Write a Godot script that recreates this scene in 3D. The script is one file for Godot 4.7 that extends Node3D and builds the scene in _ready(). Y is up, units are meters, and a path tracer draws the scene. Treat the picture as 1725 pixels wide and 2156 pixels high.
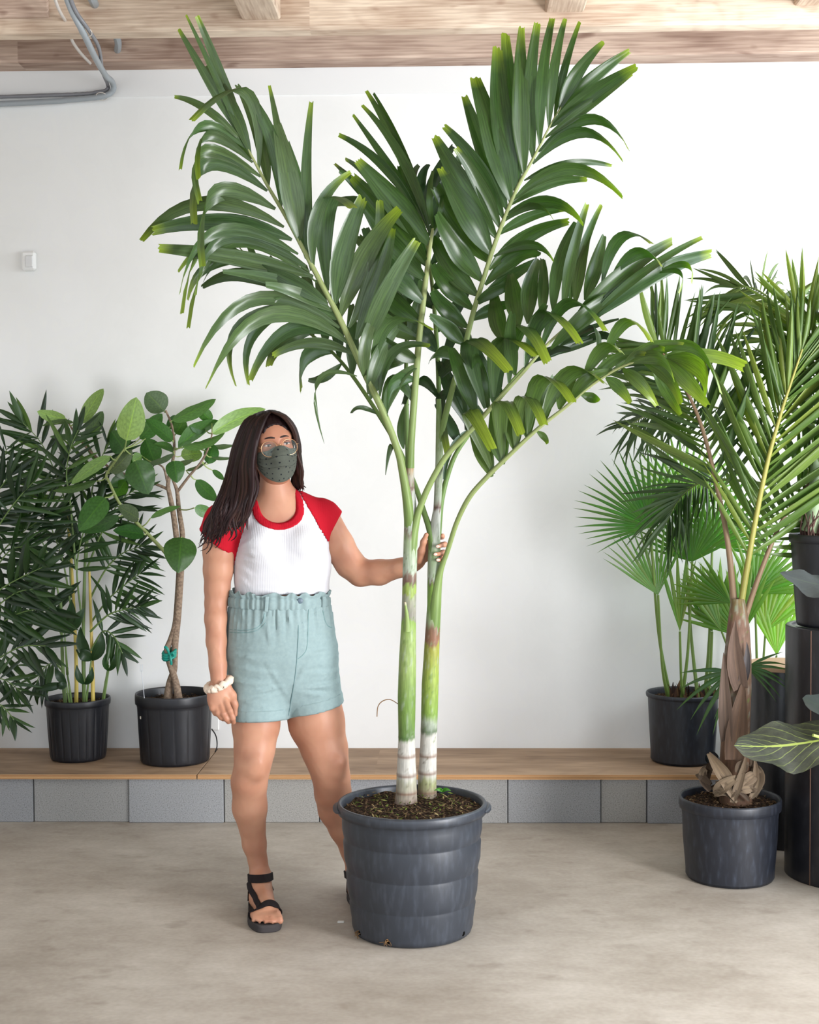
extends Node3D

const FL := 2900.0
const EYE := Vector3(0.0, 1.45, 0.0)
var cam_b := Basis()
var M := {}
var rng := RandomNumberGenerator.new()
var names_used := {}

# ---------------------------------------------------------------- placing
func P(px: float, py: float, d: float) -> Vector3:
	var r: Vector3 = cam_b * Vector3((px - 862.5) / FL, (1078.0 - py) / FL, -1.0)
	return EYE + r * (d / -r.z)

func G(px: float, py: float, h := 0.0) -> Vector3:
	var r: Vector3 = cam_b * Vector3((px - 862.5) / FL, (1078.0 - py) / FL, -1.0)
	return EYE + r * ((h - EYE.y) / r.y)

func rnd(a: float, b: float) -> float:
	return a + (b - a) * rng.randf()

# ---------------------------------------------------------------- naming
func numbered(called: String) -> String:
	if not names_used.has(called):
		names_used[called] = 0
		return called
	names_used[called] += 1
	return "%s_%03d" % [called, names_used[called]]

func tag(o: Node3D, label: String, category: String, group := "") -> Node3D:
	o.set_meta("label", label)
	o.set_meta("category", category)
	if group != "":
		o.set_meta("group", group)
	return o

func thing(called: String, at: Vector3, label: String, category: String, group := "") -> Node3D:
	var o := Node3D.new()
	o.name = numbered(called)
	add_child(o)
	o.position = at
	return tag(o, label, category, group)

func struct(o: Node3D) -> Node3D:
	o.set_meta("kind", "structure")
	return o

# ---------------------------------------------------------------- mesh building
class MB:
	var v := PackedVector3Array()
	var n := PackedVector3Array()
	var uv := PackedVector2Array()
	var c := PackedColorArray()
	var idx := PackedInt32Array()

	func vert(p: Vector3, t := Vector2.ZERO, col := Color.WHITE) -> int:
		v.append(p)
		uv.append(t)
		c.append(col)
		return v.size() - 1

	func tri(a: int, b: int, d: int) -> void:
		idx.append(a)
		idx.append(d)
		idx.append(b)

	func quad(a: int, b: int, d: int, e: int) -> void:
		tri(a, b, d)
		tri(a, d, e)

	func flatquad(a: Vector3, b: Vector3, d: Vector3, e: Vector3, su := 1.0, sv := 1.0, col := Color.WHITE) -> void:
		var i := vert(a, Vector2(0, 0), col)
		vert(b, Vector2(su, 0), col)
		vert(d, Vector2(su, sv), col)
		vert(e, Vector2(0, sv), col)
		quad(i, i + 1, i + 2, i + 3)

	# box with chamfered edges
	func box(lo: Vector3, hi: Vector3, ch := 0.0, col := Color.WHITE) -> void:
		var s := v.size()
		var mid := (lo + hi) * 0.5
		var h := (hi - lo) * 0.5
		ch = minf(ch, minf(h.x, minf(h.y, h.z)) * 0.9)
		var axes := [[0, 1, 2], [1, 2, 0], [2, 0, 1]]
		var quads := []
		for ax in axes:
			for sg in [-1.0, 1.0]:
				var pts := []
				for k in [[-1, -1], [1, -1], [1, 1], [-1, 1]]:
					var p := Vector3.ZERO
					p[ax[0]] = sg * h[ax[0]]
					p[ax[1]] = k[0] * (h[ax[1]] - ch)
					p[ax[2]] = k[1] * (h[ax[2]] - ch)
					pts.append(p + mid)
				if sg < 0:
					pts.reverse()
				var u0: float = h[ax[1]] * 2.0
				var v0: float = h[ax[2]] * 2.0
				flatquad(pts[0], pts[1], pts[2], pts[3], u0, v0, col)
		if ch <= 0.0:
			return
		for ax in axes:
			for s1 in [-1.0, 1.0]:
				for s2 in [-1.0, 1.0]:
					var pts := []
					for k in [[-1, 0], [1, 0], [1, 1], [-1, 1]]:
						var p := Vector3.ZERO
						p[ax[0]] = k[0] * (h[ax[0]] - ch)
						p[ax[1]] = s1 * (h[ax[1]] - (0.0 if k[1] == 0 else ch))
						p[ax[2]] = s2 * (h[ax[2]] - (ch if k[1] == 0 else 0.0))
						pts.append(p + mid)
					if s1 * s2 < 0:
						pts.reverse()
					flatquad(pts[0], pts[1], pts[2], pts[3], h[ax[0]] * 2.0, ch, col)
		for sx in [-1.0, 1.0]:
			for sy in [-1.0, 1.0]:
				for sz in [-1.0, 1.0]:
					var a := mid + Vector3(sx * h.x, sy * (h.y - ch), sz * (h.z - ch))
					var b := mid + Vector3(sx * (h.x - ch), sy * h.y, sz * (h.z - ch))
					var d := mid + Vector3(sx * (h.x - ch), sy * (h.y - ch), sz * h.z)
					var i := vert(a, Vector2.ZERO, col)
					vert(b, Vector2.ZERO, col)
					vert(d, Vector2.ZERO, col)
					if sx * sy * sz > 0:
						tri(i, i + 1, i + 2)
					else:
						tri(i, i + 2, i + 1)

	# rows x cols grid of points already laid out (row major)
	func grid(pts: PackedVector3Array, cols: int, rows: int, uvs: PackedVector2Array, cols_c := PackedColorArray(), wrap := false) -> void:
		var s := v.size()
		v.append_array(pts)
		uv.append_array(uvs)
		if cols_c.size() == pts.size():
			c.append_array(cols_c)
		else:
			for k in pts.size():
				c.append(Color.WHITE)
		for r in rows - 1:
			for k in (cols if wrap else cols - 1):
				var k2 := (k + 1) % cols
				quad(s + r * cols + k, s + r * cols + k2, s + (r + 1) * cols + k2, s + (r + 1) * cols + k)

	func tube(path: PackedVector3Array, radii: PackedFloat32Array, sides := 8, cap := true, cols_c := PackedColorArray()) -> void:
		var m := path.size()
		var s := v.size()
		var u := Vector3.ZERO
		var length := 0.0
		for i in m:
			var t := (path[mini(i + 1, m - 1)] - path[maxi(i - 1, 0)]).normalized()
			if i == 0:
				u = t.cross(Vector3(0, 0, 1) if absf(t.z) < 0.9 else Vector3(1, 0, 0)).normalized()
			else:
				length += path[i].distance_to(path[i - 1])
				u = (u - t * t.dot(u)).normalized()
			var w := t.cross(u)
			var col: Color = cols_c[i] if cols_c.size() == m else Color.WHITE
			for k in sides + 1:
				var a := TAU * k / sides
				vert(path[i] + (u * cos(a) + w * sin(a)) * radii[i], Vector2(float(k) / sides, length), col)
		var q := sides + 1
		for i in m - 1:
			for k in sides:
				quad(s + i * q + k, s + i * q + k + 1, s + (i + 1) * q + k + 1, s + (i + 1) * q + k)
		if cap:
			for e in [0, m - 1]:
				var col: Color = cols_c[e] if cols_c.size() == m else Color.WHITE
				var b := vert(path[e], Vector2.ZERO, col)
				for k in sides + 1:
					vert(v[s + e * q + k], Vector2.ZERO, col)
				for k in sides:
					if e == 0:
						tri(b, b + 2 + k, b + 1 + k)
					else:
						tri(b, b + 1 + k, b + 2 + k)

	# profile: (radius, height) from bottom to top going outside then inside; wobble in radius by angle
	func lathe(profile: PackedVector2Array, sides: int, at := Vector3.ZERO, col := Color.WHITE) -> void:
		var m := profile.size()
		var s := v.size()
		for i in m:
			for k in sides + 1:
				var a := TAU * k / sides
				vert(at + Vector3(cos(a) * profile[i].x, profile[i].y, sin(a) * profile[i].x), Vector2(float(k) / sides * 4.0, profile[i].y * 4.0), col)
		var q := sides + 1
		for i in m - 1:
			for k in sides:
				quad(s + i * q + k, s + (i + 1) * q + k, s + (i + 1) * q + k + 1, s + i * q + k + 1)

	func ball(at: Vector3, r: Vector3, seg := 10, col := Color.WHITE, b := Basis()) -> void:
		var pts := PackedVector3Array()
		var uvs := PackedVector2Array()
		var cc := PackedColorArray()
		var rows := seg / 2 + 1
		for i in rows:
			var th := PI * i / (rows - 1) - PI / 2
			for k in seg + 1:
				var a := TAU * k / seg
				pts.append(at + b * Vector3(cos(a) * cos(th) * r.x, sin(th) * r.y, -sin(a) * cos(th) * r.z))
				uvs.append(Vector2(float(k) / seg, float(i) / (rows - 1)))
				cc.append(col)
		grid(pts, seg + 1, rows, uvs, cc)

	func normals() -> void:
		n.resize(v.size())
		n.fill(Vector3.ZERO)
		for i in range(0, idx.size(), 3):
			var a := idx[i]
			var b := idx[i + 1]
			var d := idx[i + 2]
			var f := (v[d] - v[a]).cross(v[b] - v[a])
			n[a] += f
			n[b] += f
			n[d] += f
		for i in n.size():
			n[i] = n[i].normalized() if n[i].length_squared() > 0.0 else Vector3.UP

	# joins the normals of vertices that share a place (seams)
	func weld(eps := 0.0002) -> void:
		var at := {}
		for i in v.size():
			var key := Vector3i((v[i] / eps).round())
			at[key] = at.get(key, Vector3.ZERO) + n[i]
		for i in v.size():
			var key := Vector3i((v[i] / eps).round())
			n[i] = at[key].normalized() if at[key].length_squared() > 1e-12 else n[i]

	func mesh(shift := Vector3.ZERO) -> ArrayMesh:
		if n.size() != v.size():
			normals()
		if shift != Vector3.ZERO:
			for i in v.size():
				v[i] -= shift
		var a := []
		a.resize(Mesh.ARRAY_MAX)
		a[Mesh.ARRAY_VERTEX] = v
		a[Mesh.ARRAY_NORMAL] = n
		a[Mesh.ARRAY_TEX_UV] = uv
		a[Mesh.ARRAY_COLOR] = c
		a[Mesh.ARRAY_INDEX] = idx
		var m := ArrayMesh.new()
		m.add_surface_from_arrays(Mesh.PRIMITIVE_TRIANGLES, a)
		return m

func world_of(o: Node3D) -> Vector3:
	return Vector3.ZERO if o == null or o == self else o.position + world_of(o.get_parent() as Node3D)

# commits a builder whose vertices are in world places as one mesh under a parent
func obj(called: String, b: MB, m: Material, parent: Node3D = null, weld := false) -> MeshInstance3D:
	var o := MeshInstance3D.new()
	o.name = called if parent else numbered(called)
	if weld:
		b.normals()
		b.weld()
	o.mesh = b.mesh(world_of(parent) if parent else Vector3.ZERO)
	o.material_override = m
	(parent if parent else self).add_child(o, true)
	return o

func place(called: String, mesh: Mesh, m: Material, t: Transform3D, parent: Node3D) -> MeshInstance3D:
	var o := MeshInstance3D.new()
	o.name = called
	o.mesh = mesh
	o.material_override = m
	t.origin -= world_of(parent)
	o.transform = t
	parent.add_child(o, true)
	return o

# smooth curve through points
func curve(pts: PackedVector3Array, steps: int) -> PackedVector3Array:
	var out := PackedVector3Array()
	var m := pts.size()
	if m == 2:
		for i in steps + 1:
			out.append(pts[0].lerp(pts[1], float(i) / steps))
		return out
	for i in steps + 1:
		var f := float(i) / steps * (m - 1)
		var k := mini(int(f), m - 2)
		out.append(pts[k].cubic_interpolate(pts[k + 1], pts[maxi(k - 1, 0)], pts[mini(k + 2, m - 1)], f - k))
	return out

func radii_of(r: Array, steps: int) -> PackedFloat32Array:
	var out := PackedFloat32Array()
	for i in steps + 1:
		var f := float(i) / steps * (r.size() - 1)
		var k := mini(int(f), r.size() - 2)
		out.append(lerpf(r[k], r[k + 1], f - k))
	return out

# list of [px, py, depth] to world points
func pxs(a: Array) -> PackedVector3Array:
	var out := PackedVector3Array()
	for q in a:
		out.append(P(q[0], q[1], q[2]))
	return out

# ---------------------------------------------------------------- textures and materials
func noise(sd: int, freq: float, oct := 4, kind := FastNoiseLite.TYPE_SIMPLEX_SMOOTH) -> FastNoiseLite:
	var f := FastNoiseLite.new()
	f.seed = sd
	f.noise_type = kind
	f.frequency = freq
	f.fractal_octaves = oct
	return f

func ramp(stops: Array) -> Gradient:
	var g := Gradient.new()
	var o := PackedFloat32Array()
	var cc := PackedColorArray()
	for s in stops:
		o.append(s[0])
		cc.append(s[1])
	g.offsets = o
	g.colors = cc
	return g

func noise_tex(sd: int, freq: float, stops: Array, size := 512, oct := 5) -> ImageTexture:
	var im := noise(sd, freq, oct).get_seamless_image(size, size, false, false, 0.1, true)
	var g := ramp(stops)
	var lut := []
	for i in 256:
		lut.append(g.sample(i / 255.0))
	var src := im.get_data()
	var dst := PackedByteArray()
	dst.resize(size * size * 3)
	for i in size * size:
		var cc: Color = lut[src[i]]
		dst[i * 3] = cc.r8
		dst[i * 3 + 1] = cc.g8
		dst[i * 3 + 2] = cc.b8
	return ImageTexture.create_from_image(Image.create_from_data(size, size, false, Image.FORMAT_RGB8, dst))

func mat(col: Color, rough := 0.7, spec := 0.5) -> StandardMaterial3D:
	var m := StandardMaterial3D.new()
	m.albedo_color = col
	m.roughness = rough
	m.metallic_specular = spec
	return m

func tri_mat(tex: Texture2D, scale: float, rough := 0.8, bump := 0.0, bump_tex: Texture2D = null, world := true) -> StandardMaterial3D:
	var m := mat(Color.WHITE, rough)
	m.albedo_texture = tex
	m.uv1_triplanar = true
	m.uv1_world_triplanar = world
	m.uv1_scale = Vector3.ONE * scale
	if bump > 0.0:
		m.heightmap_enabled = true
		m.heightmap_texture = bump_tex if bump_tex else tex
		m.heightmap_scale = bump
	return m

func paint(w: int, h: int, f: Callable) -> ImageTexture:
	var im := Image.create(w, h, false, Image.FORMAT_RGB8)
	for y in h:
		for x in w:
			im.set_pixel(x, y, f.call(float(x) / w, float(y) / h))
	return ImageTexture.create_from_image(im)

func C(r: int, g: int, b: int) -> Color:
	return Color(r / 255.0, g / 255.0, b / 255.0)

# vertex colours are linear
func L(r: int, g: int, b: int) -> Color:
	return C(r, g, b).srgb_to_linear()

# ---------------------------------------------------------------- camera, sky, light
func setup_camera() -> void:
	cam_b = Basis(Vector3.UP, 0.025) * Basis(Vector3.RIGHT, -0.0337) * Basis(Vector3.BACK, -0.0049)
	var cam := Camera3D.new()
	cam.name = "camera"
	cam.projection = Camera3D.PROJECTION_PERSPECTIVE
	cam.keep_aspect = Camera3D.KEEP_HEIGHT
	cam.fov = rad_to_deg(2.0 * atan(1078.0 / FL))
	cam.near = 0.05
	cam.far = 100.0
	cam.transform = Transform3D(cam_b, EYE)
	add_child(cam)
	cam.current = true
	var env := Environment.new()
	var sky_m := ProceduralSkyMaterial.new()
	sky_m.sky_top_color = Color(0.62, 0.76, 0.95)
	sky_m.sky_horizon_color = Color(0.93, 0.95, 0.97)
	sky_m.ground_horizon_color = Color(0.80, 0.80, 0.78)
	sky_m.ground_bottom_color = Color(0.45, 0.44, 0.42)
	sky_m.sky_energy_multiplier = 1.0
	var sky := Sky.new()
	sky.sky_material = sky_m
	env.background_mode = Environment.BG_SKY
	env.sky = sky
	env.background_energy_multiplier = 0.7
	env.tonemap_mode = Environment.TONE_MAPPER_LINEAR
	env.tonemap_exposure = 1.85
	env.sdfgi_enabled = true
	env.ssao_enabled = true
	env.ssil_enabled = true
	var we := WorldEnvironment.new()
	we.name = "environment"
	we.environment = env
	add_child(we)
	# daylight that comes in through the glazed right wall and through the shop front behind the camera
	window_light("right_window_daylight", Vector3(WX - 0.06, 2.4, -4.2), Vector3(-1, 0.0, -0.05), Vector2(2.9, 1.5), 6.0, Color(0.93, 0.97, 1.0))
	window_light("right_door_daylight", Vector3(WX - 0.06, 1.0, -2.0), Vector3(-1, -0.05, -0.5), Vector2(0.95, 1.7), 12.0, Color(0.98, 0.985, 1.0))
	window_light("front_window_daylight", Vector3(-0.6, 1.75, 1.54), Vector3(0, -0.16, -1), Vector2(5.4, 2.5), 5.2, Color(0.92, 0.96, 1.0))

func window_light(called: String, at: Vector3, to: Vector3, size: Vector2, energy: float, col: Color) -> void:
	var l := AreaLight3D.new()
	l.name = called
	l.area_size = size
	l.area_normalize_energy = true
	l.light_energy = energy
	l.light_color = col
	l.shadow_enabled = true
	l.set("area_range", 30.0)
	l.set("area_attenuation", 2.0)
	add_child(l)
	l.look_at_from_position(at, at + to, Vector3.UP)

const WX := 2.75     # inner face of the right wall
const LX := -3.6     # inner face of the left wall
const BZ := -6.06    # inner face of the back wall
const FZ := 1.6      # inner face of the front wall
const TOP := 3.52    # underside of the roof deck
const DECK := 0.2    # top of the low bench

func box_obj(called: String, lo: Vector3, hi: Vector3, m: Material, ch := 0.0, parent: Node3D = null) -> MeshInstance3D:
	var b := MB.new()
	b.box(lo, hi, ch)
	return obj(called, b, m, parent)

func build_room() -> void:
	var plaster := tri_mat(noise_tex(3, 0.006, [[0.0, C(226, 226, 224)], [0.5, C(232, 232, 230)], [1.0, C(236, 236, 235)]]), 0.35, 0.75)
	M.plaster = plaster
	# floor
	var fa := noise(11, 1.0, 5)
	var fb := noise(12, 1.0, 4)
	var fc := noise(13, 1.0, 3)
	var fl := paint(1300, 1300, func(u: float, w: float) -> Color:
		u *= 1.7
		w *= 2.4
		var big := fa.get_noise_2d(u * 4.0, w * 5.0)
		var streak := fb.get_noise_2d(u * 16.0, w * 60.0)
		var fine := fc.get_noise_2d(u * 150.0, w * 220.0)
		var dark := clampf((fa.get_noise_2d(u * 16.0 + 40.0, w * 26.0) - 0.36) * 2.2, 0.0, 1.0)
		var k := 0.55 + big * 0.34 + streak * 0.10 + fine * 0.13 + 0.12 * fb.get_noise_2d(u * 24.0, w * 34.0)
		return C(132, 121, 108).lerp(C(192, 184, 173), clampf(k, 0.0, 1.0)).lerp(C(108, 95, 82), dark * 0.35))
	var fm := mat(Color.WHITE, 0.58, 0.4)
	fm.albedo_texture = fl
	var b := MB.new()
	b.box(Vector3(LX - 0.2, -0.12, BZ - 0.2), Vector3(WX + 0.2, 0.0, FZ + 0.2))
	for i in b.v.size():
		b.uv[i] = Vector2((b.v[i].x - LX) / 6.0, (b.v[i].z - BZ) / 8.6)
	struct(obj("floor", b, fm))
	struct(box_obj("ceiling", Vector3(LX - 0.2, TOP, BZ - 0.2), Vector3(WX + 0.2, TOP + 0.12, FZ + 0.2), mat(C(196, 180, 162), 0.8)))
	struct(box_obj("wall_back", Vector3(LX - 0.2, 0, BZ - 0.2), Vector3(WX + 0.2, TOP, BZ), plaster))
	struct(box_obj("wall_left", Vector3(LX - 0.2, 0, BZ), Vector3(LX, TOP, FZ), plaster))
	# right wall: a long window band between sill, lintel and piers
	for r in [[BZ, -2.65, 0.0, 1.5], [BZ, FZ, 3.2, TOP], [BZ, -5.75, 1.5, 3.2], [-2.7, -2.6, 0.0, 3.2], [-2.6, -1.5, 2.4, 3.2], [-1.5, FZ, 0.0, 3.2]]:
		struct(box_obj("wall_right", Vector3(WX, r[2], r[0]), Vector3(WX + 0.2, r[3], r[1]), plaster))
	for r in [[LX, -3.4, 0.0, TOP], [2.2, WX, 0.0, TOP], [-3.4, 2.2, 0.0, 0.4], [-3.4, 2.2, 3.1, TOP]]:
		struct(box_obj("wall_front", Vector3(r[0], r[2], FZ), Vector3(r[1], r[3], FZ + 0.2), plaster))
	var frame := mat(C(70, 70, 72), 0.5)
	var glass := mat(Color(0.96, 0.98, 0.98, 0.06), 0.05)
	glass.transparency = BaseMaterial3D.TRANSPARENCY_ALPHA
	var w1 := Node3D.new()
	w1.name = "window_1"
	add_child(w1)
	struct(w1)
	for k in 4:
		var z0 := -5.75 + k * 1.0167
		box_obj("window_frame", Vector3(WX + 0.06, 1.5, z0 - 0.03), Vector3(WX + 0.14, 3.2, z0 + 0.03), frame, 0.006, w1)
		if k < 3:
			box_obj("pane", Vector3(WX + 0.095, 1.54, z0 + 0.03), Vector3(WX + 0.101, 3.16, z0 + 0.985), glass, 0.0, w1)
	for y in [1.52, 3.18]:
		box_obj("window_frame", Vector3(WX + 0.06, y - 0.03, -5.75), Vector3(WX + 0.14, y + 0.03, -2.7), frame, 0.006, w1)
	var dr := Node3D.new()
	dr.name = "door_1"
	add_child(dr)
	struct(dr)
	for q in [[-2.6, -2.52, 0.0, 2.4], [-1.58, -1.5, 0.0, 2.4], [-2.52, -1.58, 2.3, 2.4], [-2.52, -1.58, 0.0, 0.1]]:
		box_obj("door_frame", Vector3(WX + 0.06, q[2], q[0]), Vector3(WX + 0.12, q[3], q[1]), frame, 0.006, dr)
	box_obj("pane", Vector3(WX + 0.087, 0.1, -2.52), Vector3(WX + 0.093, 2.3, -1.58), glass, 0.0, dr)
	var w2 := Node3D.new()
	w2.name = "window_2"
	add_child(w2)
	struct(w2)
	for k in 5:
		var x0 := -3.4 + k * 1.4
		box_obj("window_frame", Vector3(x0 - 0.03, 0.4, FZ + 0.06), Vector3(x0 + 0.03, 3.1, FZ + 0.14), frame, 0.006, w2)
		if k < 4:
			box_obj("pane", Vector3(x0 + 0.03, 0.43, FZ + 0.095), Vector3(x0 + 1.37, 3.07, FZ + 0.101), glass, 0.0, w2)
	# drywall strip under the wall beam, a little behind the face of the wall below it
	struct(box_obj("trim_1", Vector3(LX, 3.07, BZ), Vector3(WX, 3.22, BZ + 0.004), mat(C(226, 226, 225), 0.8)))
	build_beams()
	build_bench()

func wood_tex(sd: int, dark: Color, light: Color, w: int, h: int, su: float, sv: float, knots := 0.0) -> ImageTexture:
	var a := noise(sd, 1.0, 3)
	var c := noise(sd + 1, 1.0, 4)
	return paint(w, h, func(u: float, t: float) -> Color:
		var warp := a.get_noise_2d(u * su * 0.8, t * sv * 0.35) * 2.4
		var g := sin((t * sv + warp) * TAU * 1.4) * 0.5 + 0.5
		g = pow(g, 3.0)
		var fine := c.get_noise_2d(u * su * 3.0, t * sv * 22.0)
		var blot := c.get_noise_2d(u * su * 1.1 + 31.0, t * sv * 0.9)
		var k := clampf(0.34 + g * 0.14 + fine * 0.5 + blot * 0.6 + knots * maxf(0.0, a.get_noise_2d(u * su * 3.2 + 9.0, t * sv * 1.6) - 0.45) * 3.0, 0.0, 1.0)
		return light.lerp(dark, k))

func uv_xy(b: MB, su: float, sv: float, ox := 0.0, oy := 0.0) -> void:
	for i in b.v.size():
		b.uv[i] = Vector2(b.v[i].x * su + ox, (b.v[i].y + b.v[i].z) * sv + oy)

func build_beams() -> void:
	var t1 := wood_tex(21, C(172, 146, 126), C(230, 212, 191), 1024, 192, 5.0, 2.2, 0.7)
	var t2 := wood_tex(25, C(136, 110, 97), C(208, 185, 168), 1024, 192, 4.0, 2.0, 0.9)
	var m1 := mat(Color.WHITE, 0.75, 0.3)
	m1.albedo_texture = t1
	var m2 := mat(Color.WHITE, 0.75, 0.3)
	m2.albedo_texture = t2
	var d1 := 5.46
	var y1 := 3.165
	# front beam, squared timber spanning the room
	var b := MB.new()
	b.box(Vector3(LX, y1, -d1 - 0.10), Vector3(WX, y1 + 0.29, -d1), 0.012)
	uv_xy(b, 0.25, 1.9, 0.13, 0.2)
	tag(obj("ceiling_beam", b, m1), "pale whitewashed timber beam nearest to us, above the palm tips", "beam", "whitewashed ceiling beams")
	var b2 := MB.new()
	b2.box(Vector3(LX, 3.185, BZ), Vector3(WX, 3.47, BZ + 0.14), 0.008)
	uv_xy(b2, 0.22, 1.7, 0.4, 0.1)
	tag(obj("ceiling_beam", b2, m2), "browner stained timber beam lying along the top of the white wall", "beam", "whitewashed ceiling beams")
	# spliced board on the left end of the front beam
	var sp := P(104, 30, d1)
	var b3 := MB.new()
	b3.box(Vector3(LX, y1 + 0.055, -d1), Vector3(sp.x, y1 + 0.30, -d1 + 0.022), 0.004)
	uv_xy(b3, 0.3, 2.1, 0.7, 0.35)
	tag(obj("splice_board", b3, m2), "brown board nailed on the left end of the front ceiling beam", "board")
	# joists that run towards the camera and end on the front beam
	var wheres := ["first whitewashed joist end from the left, above the steep left frond", "middle joist end, above the tall right palm frond", "joist end at the far right corner of the ceiling"]
	var k := 0
	for x in [[509.0, 591.0], [1148.0, 1230.0], [1672.0, 1754.0]]:
		var xa := P(x[0], 30, d1).x
		var xb := P(x[1], 30, d1).x
		var yb := P(550, 42.0 - 7.0 * k, d1).y
		var bj := MB.new()
		bj.box(Vector3(xa, yb, -d1), Vector3(xb, TOP, -2.2), 0.006)
		for i in bj.v.size():
			bj.uv[i] = Vector2(bj.v[i].z * 0.25 + k * 0.3, (bj.v[i].y + bj.v[i].x) * 1.7)
		tag(obj("joist", bj, m1), wheres[k], "joist", "joists on the front beam")
		k += 1
	# grey cables and bent rods at the left
	var cable := mat(C(150, 156, 160), 0.45)
	var rodm := mat(C(200, 192, 184), 0.45)
	var pts := curve(pxs([[128, -40, 5.2], [150, 20, 5.22], [176, 70, 5.28], [200, 120, 5.5], [222, 158, 5.8], [236, 172, 5.98], [238, 190, 6.02], [216, 203, 6.02], [150, 210, 6.03], [60, 216, 6.03], [-400, 236, 6.03]]), 60)
	var cb := MB.new()
	cb.tube(pts, radii_of([0.0125, 0.0125], 60), 10)
	tag(obj("cable", cb, cable), "thick light grey cable bent down from the beams along the wall", "cable")
	var pts2 := curve(pxs([[136, -40, 5.19], [158, 20, 5.21], [186, 62, 5.27], [208, 100, 5.45], [216, 150, 5.75], [226, 176, 6.0], [226, 188, 6.03], [204, 194, 6.035], [120, 200, 6.035], [-400, 216, 6.035]]), 200)
	var cb2 := MB.new()
	var rr := PackedFloat32Array()
	for i in 201:
		rr.append(0.0075 + (0.001 if i % 2 == 0 and i > 120 else 0.0))
	cb2.tube(pts2, rr, 8)
	tag(obj("cable", cb2, mat(C(124, 124, 128), 0.45)), "thinner dark grey ribbed conduit running behind the thick cable", "cable")
	for q in [[[180, 68, 5.28], 14.0], [[214, 203, 6.02], 15.0]]:
		var tb := MB.new()
		var cpt := P(q[0][0], q[0][1], q[0][2])
		var ring := PackedVector3Array()
		for i in 17:
			var a := TAU * i / 16.0
			ring.append(cpt + Vector3(cos(a) * 0.024, sin(a) * 0.012, sin(a) * 0.018))
		tb.tube(ring, radii_of([0.002, 0.002], 16), 6, false)
		tag(obj("cable_tie", tb, rodm), "white tie round the grey cables " + ("in front of the beam" if q[0][2] < 6.0 else "low on the white wall"), "tie")
	var spec := [
		[[[112, -14, 5.30], [122, 15, 5.34], [131, 33, 5.40], [138, 44, 5.47]], 0.0065, "thin pale bent rod poking into the front beam"],
		[[[148, 66, 5.62], [152, 86, 5.66], [170, 112, 5.80], [190, 133, 5.94]], 0.0065, "thin pale bent rod poking into the wall beam"],
		[[[188, -16, 5.30], [194, -2, 5.36], [200, 10, 5.47]], 0.017, "short grey pipe stub entering the top of the front beam"],
		[[[236, 52, 5.62], [244, 72, 5.70], [249, 92, 5.82], [247, 108, 5.94]], 0.015, "short curved grey pipe stub entering the wall beam"]]
	for s in spec:
		var pb := MB.new()
		pb.tube(curve(pxs(s[0]), 12), radii_of([s[1], s[1]], 12), 10)
		tag(obj("pipe" if s[1] > 0.01 else "rod", pb, cable if s[1] > 0.01 else rodm), s[2], "pipe" if s[1] > 0.01 else "rod")

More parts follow.
